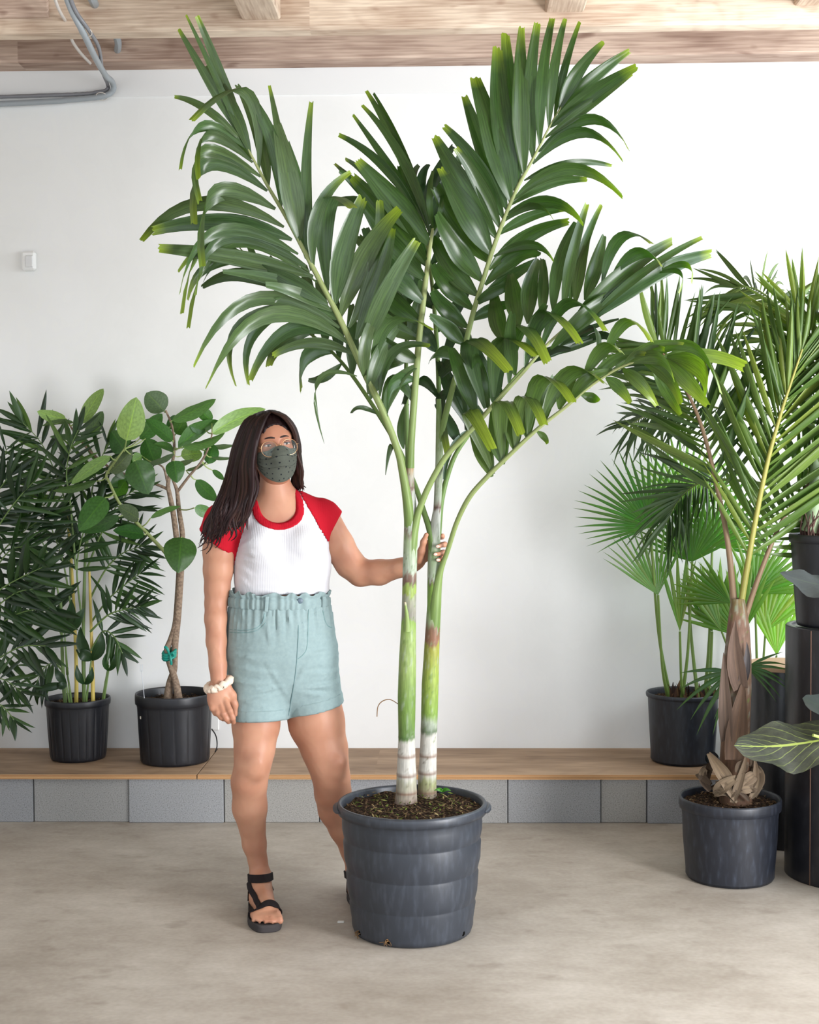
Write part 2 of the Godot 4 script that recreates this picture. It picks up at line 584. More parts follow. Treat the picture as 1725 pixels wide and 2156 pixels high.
func build_bench() -> void:
	# row of concrete blocks
	var pit := noise_tex(33, 0.09, [[0.0, C(150, 150, 150)], [0.3, C(208, 208, 208)], [1.0, C(238, 238, 238)]], 512, 3)
	var tones := [C(170, 171, 173), C(177, 174, 168), C(172, 173, 174), C(174, 173, 170)]
	var bms := []
	for t in tones:
		var m := tri_mat(pit, 3.4, 0.95, 0.12)
		m.albedo_color = t
		bms.append(m)
	var seams := [-343.0, -140.0, 64.0, 267.0, 469.0, 670.5, 872.0, 1070.0, 1267.5, 1365.0, 1566.0, 1768.0]
	var says := ["out of sight beyond the left edge", "at the left edge of the picture", "below the small left pot", "below the ribbed pot of the rubber tree", "behind the woman's bent right calf", "behind the woman's left calf and the big pot", "just right of the big pot", "second from the big pot to the right", "the narrow half block", "ending behind the brown palm's pot", "hidden behind the brown palm's pot"]
	for k in seams.size() - 1:
		var xa := G(seams[k], 1737, 0).x
		var xb := G(seams[k + 1], 1737, 0).x
		var d := 5.545 + 0.006 * ((k * 7) % 3 - 1)
		var b := MB.new()
		b.box(Vector3(xa + 0.0015 if k > 0 else LX, 0.0, -d - 0.19), Vector3(xb - 0.0015, DECK - 0.019, -d), 0.003)
		tag(obj("concrete_block", b, bms[(k * 3 + 1) % 4]), "grey concrete block under the bench, " + says[k], "block", "concrete blocks under the bench")
	# plywood boards
	var ptex := wood_tex(41, C(124, 99, 77), C(176, 148, 120), 1024, 512, 3.0, 5.0, 0.3)
	var pm := mat(Color.WHITE, 0.6, 0.4)
	pm.albedo_texture = ptex
	var edge := mat(Color.WHITE, 0.8)
	edge.vertex_color_use_as_albedo = true
	var cut := P(415, 1640, 5.53).x
	var rt := P(1512, 1640, 5.53).x
	var runs := [[LX, cut - 0.002, "long plywood bench board on the left, under the two black pots"], [cut + 0.002, rt, "long plywood bench board on the right, behind the woman and the big pot"]]
	for r in runs:
		var at := Vector3((r[0] + r[1]) * 0.5, DECK, -5.8)
		var o := thing("plywood_board", at, r[2], "board", "plywood boards of the bench")
		var b := MB.new()
		b.box(Vector3(r[0], DECK - 0.0185, BZ + 0.002), Vector3(r[1], DECK, -5.531), 0.001)
		uv_xy(b, 0.35, 1.4, 0.1, 0.0)
		obj("panel", b, pm, o)
		var e := MB.new()
		var cols := [L(205, 160, 112), L(140, 96, 58), L(214, 172, 122), L(128, 86, 52), L(214, 172, 124), L(150, 102, 62), L(200, 158, 112)]
		for k in 7:
			var y0: float = DECK - 0.0185 + 0.0185 * k / 7.0
			e.box(Vector3(r[0], y0, -5.5312), Vector3(r[1], y0 + 0.0185 / 7.0, -5.528 - (0.0006 if k % 2 else 0.0)), 0.0, cols[k])
		obj("ply_edge", e, edge, o)
	# small wall fittings
	var white := mat(C(232, 232, 230), 0.5)
	var s0 := P(62, 550, 6.05)
	var so := thing("wall_sensor", Vector3(s0.x, s0.y, BZ), "small white plastic sensor box fixed high on the left wall", "sensor")
	box_obj("housing", Vector3(s0.x - 0.031, s0.y - 0.043, BZ), Vector3(s0.x + 0.031, s0.y + 0.043, BZ + 0.030), white, 0.009, so)
	box_obj("lens", Vector3(s0.x - 0.012, s0.y - 0.030, BZ + 0.028), Vector3(s0.x + 0.022, s0.y + 0.022, BZ + 0.036), mat(C(214, 214, 214), 0.35), 0.006, so)
	var q := P(450, 1512, 6.05)
	var oo := thing("wall_outlet", Vector3(q.x, q.y, BZ), "white wall outlet half hidden behind the ribbed black pot", "outlet")
	box_obj("cover_plate", Vector3(q.x - 0.035, q.y - 0.055, BZ), Vector3(q.x + 0.022, q.y + 0.055, BZ + 0.008), white, 0.003, oo)
	var cb := MB.new()
	cb.tube(curve(pxs([[446, 1535, 6.03], [455, 1550, 6.0], [457, 1572, 5.98], [449, 1590, 5.98], [438, 1597, 5.98]]), 16), radii_of([0.003, 0.003], 16), 6)
	tag(obj("power_cord", cb, mat(C(24, 24, 26), 0.5)), "thin black cord looping beside the ribbed black pot", "cord")
	var ch := MB.new()
	var cp := G(718, 1942, 0.0)
	ch.box(cp + Vector3(-0.011, 0, -0.007), cp + Vector3(0.011, 0.004, 0.007), 0.0015)
	tag(obj("paint_chip", ch, mat(C(214, 212, 206), 0.7)), "tiny white chip lying on the floor left of the big pot", "chip")

# ---------------------------------------------------------------- pots
func soil_tex() -> ImageTexture:
	return noise_tex(51, 0.06, [[0.0, C(20, 15, 12)], [0.45, C(42, 32, 26)], [0.62, C(70, 54, 41)], [0.78, C(98, 79, 60)], [1.0, C(60, 48, 38)]], 256, 5)

func plastic(sd: int, base: Color, scuff: Color, amount: float, rough := 0.5) -> StandardMaterial3D:
	var t := noise_tex(sd, 0.016, [[0.0, base], [0.45, base], [0.8, base.lerp(scuff, amount * 0.6)], [1.0, base.lerp(scuff, 0.45)]], 512, 6)
	var m := mat(Color.WHITE, rough, 0.5)
	m.albedo_texture = t
	m.uv1_scale = Vector3(1.3, 0.34, 1)
	m.texture_repeat = true
	return m

# soil disc with lumps, in world places
func soil_mesh(c: Vector3, r: float, sd: int, lump: float, slope := 0.0) -> MB:
	var b := MB.new()
	var f := noise(sd, 22.0, 3)
	var rings := 22
	var seg := 44
	var pts := PackedVector3Array()
	var uvs := PackedVector2Array()
	for i in rings + 1:
		for k in seg + 1:
			var a := TAU * k / seg
			var rr := r * i / rings
			var p := Vector3(cos(a) * rr, 0, -sin(a) * rr)
			p.y = f.get_noise_2d(p.x, p.z) * lump + slope * (1.0 - float(i) / rings)
			pts.append(c + p)
			uvs.append(Vector2(p.x, p.z) * 3.0)
	b.grid(pts, seg + 1, rings + 1, uvs)
	return b

# small flakes and twigs scattered on soil: stuff
func litter(c: Vector3, r: float, count: int, cols: Array, size: float, lift := 0.004) -> MB:
	var b := MB.new()
	for i in count:
		var a := rnd(0, TAU)
		var rr := r * sqrt(rng.randf())
		var p := c + Vector3(cos(a) * rr, lift + rnd(0, 0.006), sin(a) * rr)
		var l := size * rnd(0.4, 1.5)
		var w := size * rnd(0.12, 0.4)
		var t := Basis.from_euler(Vector3(rnd(-0.5, 0.5), rnd(0, TAU), rnd(-0.5, 0.5)))
		var col: Color = cols[rng.randi() % cols.size()]
		var h := size * 0.08
		var s := b.vert(p + t * Vector3(-l, 0, 0), Vector2.ZERO, col)
		b.vert(p + t * Vector3(0, 0, w), Vector2.ZERO, col)
		b.vert(p + t * Vector3(l, 0, 0), Vector2.ZERO, col)
		b.vert(p + t * Vector3(0, 0, -w), Vector2.ZERO, col)
		b.vert(p + t * Vector3(0, h, 0), Vector2.ZERO, col)
		b.tri(s, s + 1, s + 4)
		b.tri(s + 1, s + 2, s + 4)
		b.tri(s + 2, s + 3, s + 4)
		b.tri(s + 3, s, s + 4)
	return b

func pot_parts(o: Node3D, c: Vector3, prof: PackedVector2Array, m: Material, soil_y: float, soil_r: float, sd: int, flute := 0, flute_d := 0.0, flute_top := 0.0) -> void:
	var b := MB.new()
	var sides := 72 if flute == 0 else flute * 12
	b.lathe(prof, sides, c)
	if flute > 0:
		for i in b.v.size():
			var q := b.v[i] - c
			if q.y < flute_top and q.y > 0.012 and Vector2(q.x, q.z).length() > soil_r * 0.7:
				var a := atan2(q.z, q.x)
				var f := pow(absf(cos(a * flute * 0.5)), 0.35)
				var k := 1.0 - flute_d * (1.0 - f) * smoothstep(0.0, 0.02, flute_top - q.y)
				b.v[i] = c + Vector3(q.x * k, q.y, q.z * k)
	obj("pot", b, m, o, true)
	var s := soil_mesh(c + Vector3(0, soil_y, 0), soil_r, sd, 0.012)
	if not M.has("soil"):
		var sm := mat(Color.WHITE, 0.95, 0.2)
		sm.albedo_texture = soil_tex()
		sm.texture_repeat = true
		sm.uv1_scale = Vector3(1.6, 1.6, 1)
		sm.heightmap_enabled = true
		sm.heightmap_texture = sm.albedo_texture
		sm.heightmap_scale = 0.6
		M.soil = sm
		var lm := mat(Color.WHITE, 0.9, 0.2)
		lm.vertex_color_use_as_albedo = true
		M.litter = lm
	obj("soil", s, M.soil, o)
	var li := litter(c + Vector3(0, soil_y, 0), soil_r * 0.96, int(soil_r * 3400), [L(70, 52, 38), L(46, 34, 26), L(96, 76, 54), L(32, 24, 19), L(128, 106, 78)], 0.008)
	obj("bark_chips", li, M.litter, o).set_meta("kind", "stuff")

func rim_profile(rb: float, rt: float, h: float, lip: float, lip_h: float, steps: Array = []) -> PackedVector2Array:
	var p := PackedVector2Array()
	p.append(Vector2(0.0, 0.0))
	p.append(Vector2(rb - 0.012, 0.0))
	p.append(Vector2(rb - 0.003, 0.003))
	p.append(Vector2(rb, 0.012))
	for s in steps:
		var y: float = s[0] * h
		var r := lerpf(rb, rt, s[0])
		p.append(Vector2(r + s[1], y))
	p.append(Vector2(rt, h - lip_h))
	p.append(Vector2(rt + 0.001, h - lip_h + 0.001))
	p.append(Vector2(rt + lip * 0.8, h - lip_h + 0.002))
	p.append(Vector2(rt + lip, h - lip_h * 0.6))
	p.append(Vector2(rt + lip, h - lip_h * 0.2))
	p.append(Vector2(rt + lip * 0.7, h))
	p.append(Vector2(rt + lip * 0.2, h))
	p.append(Vector2(rt - 0.003, h - 0.006))
	p.append(Vector2(rt - 0.006, h - 0.03))
	p.append(Vector2(rt - 0.012, h - 0.11))
	return p

# ---------------------------------------------------------------- leaves
func leaf_tex(sd: int, veins: float, rib: float, contrast: float) -> ImageTexture:
	var a := noise(sd, 1.0, 3)
	return paint(96, 256, func(u: float, w: float) -> Color:
		var s := a.get_noise_2d(u * 26.0, w * 3.0) * 0.5 + a.get_noise_2d(u * 9.0 + 50.0, w * 7.0) * 0.5
		var st := pow(absf(sin(u * PI * veins)), 6.0)
		var k := 0.80 + s * contrast - st * 0.07
		var mid := 1.0 - smoothstep(0.0, 0.035, absf(u - 0.5))
		k = clampf(k, 0.0, 1.0)
		var cc := Color(k, k, k)
		return cc.lerp(Color(1, 1, 0.82), mid * rib))

func leaf_mat(tex: Texture2D, rough: float, back: Color) -> StandardMaterial3D:
	var m := mat(Color.WHITE, rough, 0.5)
	m.albedo_texture = tex
	m.vertex_color_use_as_albedo = true
	m.cull_mode = BaseMaterial3D.CULL_DISABLED
	m.backlight_enabled = true
	m.backlight = back
	m.texture_repeat = true
	return m

func bez(a: Vector3, m: Vector3, e: Vector3, t: float) -> Vector3:
	var k := clampf(a.distance_to(m) / maxf(a.distance_to(m) + m.distance_to(e), 0.0001), 0.28, 0.72)
	var q := (m - a * (1 - k) * (1 - k) - e * k * k) / (2.0 * k * (1 - k))
	return a * (1 - t) * (1 - t) + q * 2.0 * t * (1 - t) + e * t * t

# a blade along a curve. kind 0: turned towards us; 1: folded over, keeps its breadth while it bends
# tip 0..1 is the width left at the end (cut off and frayed), yellow the share of the tip that has yellowed
func blade(b: MB, a: Vector3, m: Vector3, e: Vector3, w: float, kind: int, roll: float, tip: float, col: Color, tipcol: Color, yellow: float, segs := 11, peak := 0.42, vfold := 0.22, basew := 0.16) -> void:
	var view := ((a + e) * 0.5 - EYE).normalized()
	var w0 := (m - a).cross(view).normalized()
	var pts := PackedVector3Array()
	var uvs := PackedVector2Array()
	var cc := PackedColorArray()
	var length := a.distance_to(m) + m.distance_to(e)
	var fray := []
	for k in 7:
		fray.append(rnd(-0.35, 0.55))
	var ph := rnd(0, TAU)
	var last := w0
	for i in segs + 1:
		var t := float(i) / segs
		var p := bez(a, m, e, t)
		var tan := (bez(a, m, e, minf(t + 0.02, 1.0)) - bez(a, m, e, maxf(t - 0.02, 0.0))).normalized()
		var side: Vector3
		if kind == 1:
			side = w0 - tan * tan.dot(w0)
			side = side.normalized() if side.length() > 0.05 else last
		else:
			side = tan.cross(view).normalized()
			side = side.rotated(tan, roll * (0.4 + 0.6 * t))
		if side.dot(last) < 0.0 and i > 0:
			side = -side
		last = side
		var nrm := side.cross(tan)
		var g := lerpf(basew, 1.0, pow(sin(PI * 0.5 * clampf(t / peak, 0.0, 1.0)), 0.9)) if t < peak else lerpf(1.0, tip, pow((t - peak) / (1.0 - peak), 1.35))
		var hw := w * 0.5 * g
		for k in 7:
			var o := (k - 3) / 3.0
			var q := p + side * o * hw - nrm * (vfold * absf(o) * hw) + nrm * hw * 0.07 * sin(o * 9.0 + ph) + nrm * hw * 0.06 * sin(t * 11.0 + o + ph)
			if i == segs and tip > 0.2:
				q += tan * hw * fray[k]
			pts.append(q)
			uvs.append(Vector2(0.03 + 0.94 * (o * 0.5 + 0.5), t * maxf(length, 0.2) * 1.6 + ph))
			var y := clampf((t - (1.0 - yellow)) / maxf(yellow, 0.001), 0.0, 1.0) if yellow > 0.0 else 0.0
			cc.append(col.lerp(tipcol, y))
	b.grid(pts, 7, segs + 1, uvs, cc)

# nearest place on a list of [px, py, depth]: returns the depth there
func depth_on(path: Array, x: float, y: float) -> float:
	var best := 1e9
	var d: float = path[0][2]
	for i in path.size() - 1:
		var a := Vector2(path[i][0], path[i][1])
		var e := Vector2(path[i + 1][0], path[i + 1][1])
		var q := Geometry2D.get_closest_point_to_segment(Vector2(x, y), a, e)
		var dist := q.distance_to(Vector2(x, y))
		if dist < best:
			best = dist
			d = lerpf(path[i][2], path[i + 1][2], a.distance_to(q) / maxf(a.distance_to(e), 0.001))
	return d

# one frond: a rachis tube and its leaflets, each a mesh of its own
func frond(palm: Node3D, path: Array, r: Array, rows: Array, tone: Color, rach: Array, m: Material, rm: Material, dz := 0.06) -> Node3D:
	var n := path.size() * 6
	var pts := curve(pxs(path), n)
	var b := MB.new()
	var cc := PackedColorArray()
	for i in n + 1:
		cc.append((rach[0] as Color).lerp(rach[1], float(i) / n))
	b.tube(pts, radii_of(r, n), 9, true, cc)
	var f := obj("frond", b, rm, palm)
	for q in rows:
		var d0 := depth_on(path, q[0], q[1])
		var kind := int(q[7])
		var d1: float = d0 + (rnd(-dz, dz * 0.3) if kind == 0 else -0.05)
		var d2: float = d0 + (rnd(-dz * 2.0, dz) if kind == 0 else -0.15)
		if q.size() > 9:
			d2 = d0 + q[9]
			d1 = d0 + q[9] * 0.4
		var l := MB.new()
		var k := rnd(0.86, 1.14)
		var col := Color(tone.r * k * rnd(0.92, 1.08), tone.g * k, tone.b * k * rnd(0.9, 1.1))
		var roll := rnd(-0.5, 0.5)
		var tipw := 0.5 if kind == 1 else rnd(0.3, 0.5)
		if q.size() > 10:
			tipw = q[10]
		blade(l, P(q[0], q[1], d0), P(q[2], q[3], d1), P(q[4], q[5], d2), q[6] * d0 / FL / (cos(roll) if kind == 0 else 1.0), kind, roll, tipw, col, L(178, 204, 62), q[8])
		obj("leaflet", l, m, f)
	return f

# ---------------------------------------------------------------- the big palm in the middle
func trunk_mesh(rows: Array, stops: Array, rings: Array, d0: float, d1: float, sd: int) -> MB:
	# rows: [py, x left, x right]; stops: [py, colour]; rings: [py, colour, bulge]
	var f := noise(sd, 1.0, 3)
	var b := MB.new()
	var top: float = rows[-1][0]
	var bot: float = rows[0][0]
	var count := int((bot - top) / 4.0)
	var sides := 30
	var pts := PackedVector3Array()
	var uvs := PackedVector2Array()
	var cc := PackedColorArray()
	for i in count + 1:
		var y := lerpf(bot, top, float(i) / count)
		var k := 0
		while k < rows.size() - 2 and y < rows[k + 1][0]:
			k += 1
		var t := clampf((y - rows[k][0]) / (rows[k + 1][0] - rows[k][0]), 0.0, 1.0)
		var d := lerpf(d0, d1, float(i) / count)
		var xl := lerpf(rows[k][1], rows[k + 1][1], t)
		var xr := lerpf(rows[k][2], rows[k + 1][2], t)
		var c := P((xl + xr) * 0.5, y, d)
		var rad := (xr - xl) * 0.5 * d / FL
		var bulge := 0.0
		for q in rings:
			bulge += q[2] * exp(-pow((y - q[0]) / 3.5, 2.0))
		for s in sides + 1:
			var a := TAU * s / sides
			var ca := cos(a)
			var sa := sin(a)
			pts.append(c + Vector3(ca, 0, -sa) * rad * (1.0 + bulge))
			uvs.append(Vector2(float(s) / sides * 2.0, y * 0.004))
			var wob := f.get_noise_3d(ca * 1.6, y * 0.012, sa * 1.6)
			var yy := y + wob * 16.0 + sa * 6.0
			var col: Color = stops[0][1]
			for q in stops.size() - 1:
				if yy <= stops[q][0]:
					var tt := clampf((stops[q][0] - yy) / maxf(stops[q][0] - stops[q + 1][0], 0.01), 0.0, 1.0)
					col = (stops[q][1] as Color).lerp(stops[q + 1][1], tt)
			for q in rings:
				var near := exp(-pow((y + sa * 2.0 - q[0]) / 3.2, 2.0))
				col = col.lerp(q[1], near * 0.85)
			var fleck := f.get_noise_3d(ca * 7.0, y * 0.05, sa * 7.0)
			if fleck > 0.32:
				col = col.lerp(L(110, 96, 70) if y > 1560 else L(118, 150, 72), clampf((fleck - 0.32) * 3.0, 0.0, 0.7))
			var wax := f.get_noise_3d(ca * 3.0 + 20.0, y * 0.02, sa * 3.0)
			if wax > 0.2 and y < 1560:
				col = col.lerp(L(206, 218, 200), clampf((wax - 0.2) * 1.4, 0.0, 0.45))
			cc.append(col)
	b.grid(pts, sides + 1, count + 1, uvs, cc)
	return b

func build_palm() -> void:
	var base := G(869, 1955, 0.0)
	var palm := thing("potted_palm", base, "tall two-trunked palm with broad green fronds in a scuffed black nursery pot on the floor", "plant")
	var h := 0.402
	var m := plastic(61, C(46, 50, 57), C(92, 99, 110), 0.35, 0.42)
	m.uv1_scale = Vector3(1.5, 0.3, 1)
	var prof := rim_profile(0.187, 0.222, h, 0.0125, 0.032, [[0.05, 0.001], [0.10, 0.0], [0.22, 0.003], [0.245, -0.002], [0.26, 0.001], [0.32, 0.005], [0.46, 0.004], [0.485, -0.002], [0.50, 0.001], [0.58, 0.006], [0.70, 0.004], [0.725, -0.002], [0.74, 0.001], [0.80, 0.004], [0.86, 0.002], [0.90, 0.0]])
	for i in prof.size():
		prof[i] = prof[i]
	pot_parts(palm, base, prof, m, h - 0.022, 0.218, 5, 0, 0.0, 0.0)
	var extra := litter(base + Vector3(0, h - 0.022, 0), 0.2, 220, [L(120, 124, 70), L(88, 104, 46), L(140, 124, 88), L(70, 84, 36)], 0.008, 0.009)
	obj("moss_flakes", extra, M.litter, palm).set_meta("kind", "stuff")
	# two lugs on the rim and the drain holes with roots
	for a in [PI + 0.06, -0.02]:
		var lug := MB.new()
		var arc := PackedVector3Array()
		for i in 13:
			var q: float = a + (i - 6) * 0.045
			arc.append(base + Vector3(cos(q) * 0.2365, h - 0.018, -sin(q) * 0.2365))
		lug.tube(arc, radii_of([0.003, 0.0095, 0.0115, 0.0115, 0.0095, 0.003], 12), 10)
		obj("rim_lug", lug, m, palm)
	var dark := mat(C(12, 11, 10), 0.95, 0.1)
	var root := mat(C(120, 92, 62), 0.9, 0.2)
	for q in [[757.0, 1972.0], [840.0, 1986.0], [974.0, 1970.0]]:
		var p := P(q[0], q[1], base.z * -1.0 - 0.10)
		var dir := Vector3(p.x - base.x, 0, p.z - base.z).normalized()
		var at := base + dir * 0.1868 + Vector3(0, 0.022, 0)
		var hb := MB.new()
		hb.ball(at, Vector3(0.0105, 0.0105, 0.0035), 14, Color.WHITE, Basis.looking_at(dir, Vector3.UP))
		var ho := obj("drain_hole", hb, dark, palm)
		if q[0] > 900.0:
			continue
		var rb := MB.new()
		for k in 7:
			var tg := dir.cross(Vector3.UP)
			var s := at + tg * rnd(-0.007, 0.007) + Vector3(0, rnd(-0.005, 0.005), 0)
			rb.tube(curve(PackedVector3Array([s, s + dir * 0.007 + tg * rnd(-0.008, 0.008), s + dir * 0.012 + tg * rnd(-0.024, 0.024) + Vector3(0, -rnd(0.006, 0.014), 0)]), 5), radii_of([0.0014, 0.0007], 5), 5)
		obj("roots", rb, root, ho).set_meta("kind", "stuff")
	# weed seedling
	var wb := MB.new()
	for k in 3:
		var c := P(932, 1668, 4.33)
		blade(wb, c, c + Vector3(-0.012 + 0.012 * k, 0.012, 0.01), c + Vector3(-0.026 + 0.026 * k, 0.008, 0.012), 0.012, 1, 0.0, 0.1, L(86, 160, 48), L(86, 160, 48), 0.0, 6)
	# trunks
	var ttex := leaf_tex(71, 30.0, 0.0, 0.16)
	var tm := mat(Color.WHITE, 0.55, 0.4)
	tm.albedo_texture = ttex
	tm.vertex_color_use_as_albedo = true
	var white := L(232, 228, 216)
	var br := L(150, 112, 92)
	var gr := L(128, 162, 76)
	var lg := L(168, 192, 112)
	var gw := L(196, 208, 186)
	var t1 := trunk_mesh([[1712, 824, 882], [1701, 826, 880], [1688, 831, 879], [1665, 834, 878], [1629, 835.5, 877], [1589, 837.5, 875], [1550, 839, 874], [1465, 837.5, 875.6], [1393, 840, 876.5], [1296, 846, 876], [1200, 848, 878], [1116, 850.7, 880], [1060, 851, 877], [1026, 851, 873], [980, 856, 872], [955, 858, 870]],
		[[1720, L(126, 98, 86)], [1690, L(166, 140, 128)], [1668, L(186, 176, 156)], [1640, L(200, 198, 172)], [1630, white], [1556, white], [1549, L(110, 142, 76)], [1500, gr], [1470, gr], [1400, lg], [1330, lg], [1305, L(150, 186, 84)], [1300, L(158, 152, 140)], [1252, L(176, 178, 150)], [1250, L(170, 190, 90)], [1228, L(164, 190, 100)], [1224, L(128, 98, 84)], [1205, L(146, 116, 100)], [1200, gw], [1130, L(184, 204, 158)], [1112, L(140, 116, 100)], [1106, gw], [1050, L(212, 216, 206)], [1030, L(206, 208, 196)], [1026, L(150, 120, 104)], [1000, L(200, 196, 178)], [978, L(196, 160, 112)], [955, L(164, 178, 104)]],
		[[1666, br, 0.03], [1629, br, 0.035], [1589, br, 0.03], [1551, L(92, 126, 66), 0.02], [1026, L(130, 96, 84), 0.01]], 4.34, 4.335, 5)
	obj("trunk", t1, tm, palm)
	var t2 := trunk_mesh([[1695, 876, 924], [1680, 879.7, 920.7], [1665, 880, 919.5], [1624, 881, 919.5], [1588, 884, 920], [1538, 886, 921], [1441, 888, 924], [1369, 893, 925.5], [1272, 899.7, 928], [1206, 900, 929], [1142, 902, 927.5], [1100, 907, 928], [1070, 913, 929], [974, 917, 934], [900, 918, 932], [840, 919, 929]],
		[[1700, L(120, 98, 88)], [1668, L(176, 160, 140)], [1640, L(178, 184, 130)], [1626, white], [1542, white], [1536, L(140, 152, 126)], [1515, L(190, 200, 176)], [1500, L(150, 184, 84)], [1420, L(172, 192, 88)], [1352, L(178, 176, 76)], [1348, L(158, 110, 84)], [1318, L(152, 116, 92)], [1305, L(176, 190, 150)], [1272, L(150, 188, 92)], [1225, L(140, 178, 78)], [1221, L(120, 84, 74)], [1214, gw], [1160, L(150, 176, 118)], [1130, L(200, 208, 190)], [1072, L(214, 214, 206)], [1066, L(140, 108, 96)], [1050, L(196, 204, 184)], [900, L(150, 172, 110)], [840, L(130, 160, 86)]],
		[[1664, br, 0.03], [1624, br, 0.035], [1588, br, 0.035], [1536, L(110, 130, 96), 0.015], [1067, L(120, 84, 76), 0.01]], 4.435, 4.43, 6)
	obj("trunk", t2, tm, palm)
	obj("weed_seedling", wb, leaf_mat(leaf_tex(70, 3.0, 0.4, 0.1), 0.5, Color(0.6, 0.8, 0.4)), palm)
	# old sheath stump and a hair root on the left trunk
	var sh := MB.new()
	sh.tube(curve(pxs([[858, 1330, 4.303], [857, 1300, 4.302], [855, 1282, 4.300], [853, 1268, 4.297]]), 10), radii_of([0.010, 0.007, 0.0045, 0.0035], 10), 8, true, PackedColorArray([lg, lg, lg, lg, lg, lg, lg, lg, lg, L(220, 214, 180), L(224, 206, 170)]))
	obj("leaf_sheath", sh, tm, palm)
	var hr := MB.new()
	hr.tube(curve(pxs([[838, 1482, 4.335], [822, 1473, 4.33], [806, 1476, 4.33], [796, 1488, 4.33], [794, 1509, 4.33]]), 16), radii_of([0.0012, 0.0016, 0.0014], 16), 6, true)
	obj("aerial_root", hr, root, palm)

	var lt := leaf_tex(72, 9.0, 0.5, 0.22)
	var lm := leaf_mat(lt, 0.3, Color(0.75, 0.88, 0.34))
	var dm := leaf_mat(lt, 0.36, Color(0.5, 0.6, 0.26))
	var rm := mat(Color.WHITE, 0.5, 0.4)
	rm.albedo_texture = ttex
	rm.vertex_color_use_as_albedo = true
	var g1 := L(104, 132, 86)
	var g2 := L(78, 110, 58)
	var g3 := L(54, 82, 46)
	var rc := [L(130, 160, 84), L(196, 204, 140)]
	var rd := [L(120, 150, 84), L(120, 146, 70)]

	# 1: the big frond leaning left, front
	frond(palm, [[865, 1135, 4.34], [861, 1080, 4.325], [855, 1035, 4.312], [847, 990, 4.30], [838, 950, 4.29], [808, 870, 4.27], [765, 780, 4.25], [716, 672, 4.23], [665, 575, 4.21], [610, 470, 4.19], [560, 385, 4.17], [520, 310, 4.16], [503, 285, 4.16]],
		[0.019, 0.0175, 0.0145, 0.0125, 0.0115, 0.011, 0.010, 0.009, 0.008, 0.0066, 0.005, 0.003, 0.002], [
		[505, 285, 448, 185, 377, 62, 20, 0, 0.08], [508, 288, 455, 165, 392, 32, 13, 0, 0.06], [518, 305, 468, 165, 415, 34, 22, 0, 0.06],
		[528, 325, 488, 225, 436, 138, 26, 0, 0.0], [545, 360, 512, 190, 404, 252, 26, 1, 0.06], [565, 395, 540, 270, 500, 180, 26, 0, 0.0],
		[592, 435, 560, 260, 517, 188, 30, 0, 0.1], [618, 480, 592, 310, 567, 180, 20, 0, 0.08], [632, 510, 600, 340, 583, 262, 46, 0, 0.0],
		[645, 545, 622, 380, 602, 300, 36, 0, 0.0], [655, 570, 645, 400, 656, 215, 25, 0, 0.12],
		[512, 300, 455, 245, 368, 204, 18, 0, 0.08], [518, 312, 438, 264, 379, 357, 24, 1, 0.12], [532, 342, 440, 284, 417, 376, 26, 1, 0.25],
		[530, 335, 490, 285, 452, 262, 20, 0, 0.0], [549, 372, 428, 318, 420, 425, 30, 1, 0.1], [563, 402, 434, 345, 408, 470, 34, 1, 0.2, -0.08],
		[580, 440, 468, 402, 425, 560, 40, 1, 0.1], [598, 478, 430, 427, 298, 506, 30, 0, 0.12], [615, 505, 465, 468, 322, 486, 40, 0, 0.1],
		[628, 535, 455, 488, 377, 618, 28, 1, 0.12], [645, 560, 458, 508, 410, 620, 28, 1, 0.1, -0.1], [660, 582, 480, 540, 336, 523, 36, 0, 0.06],
		[652, 572, 450, 500, 382, 660, 22, 1, 0.3, -0.06], [668, 595, 470, 520, 396, 690, 18, 1, 0.25, -0.02],
		[660, 562, 668, 450, 738, 362, 28, 0, 0.22], [690, 612, 702, 415, 744, 436, 42, 1, 0.05], [706, 640, 730, 510, 764, 418, 46, 0, 0.05],
		[718, 665, 768, 540, 841, 440, 46, 0, 0.22], [735, 690, 790, 560, 800, 424, 32, 0, 0.05], [750, 715, 796, 600, 828, 482, 38, 0, 0.04],
		[762, 745, 812, 620, 877, 508, 40, 0, 0.05], [783, 800, 826, 676, 914, 694, 26, 1, 0.2], [800, 835, 826, 745, 905, 728, 22, 0, 0.05],
		[690, 640, 610, 590, 545, 560, 32, 0, 0.0], [715, 690, 545, 628, 408, 768, 30, 1, 0.1], [738, 725, 585, 660, 433, 814, 36, 1, 0.1],
		[726, 715, 632, 690, 528, 800, 30, 0, 0.12], [742, 745, 650, 722, 575, 748, 24, 0, 0.1], [700, 655, 620, 615, 560, 600, 26, 0, 0.0],
		[676, 625, 560, 585, 470, 572, 28, 0, 0.0], [710, 672, 640, 640, 580, 632, 30, 0, 0.0], [752, 792, 692, 785, 683, 934, 13, 1, 0.0, 0.05, 0.05],
		[776, 830, 800, 745, 838, 690, 30, 0, 0.0], [770, 800, 770, 720, 800, 650, 26, 0, 0.0], [812, 872, 840, 800, 880, 770, 26, 0, 0.0]],
		g1, rc, lm, rm)
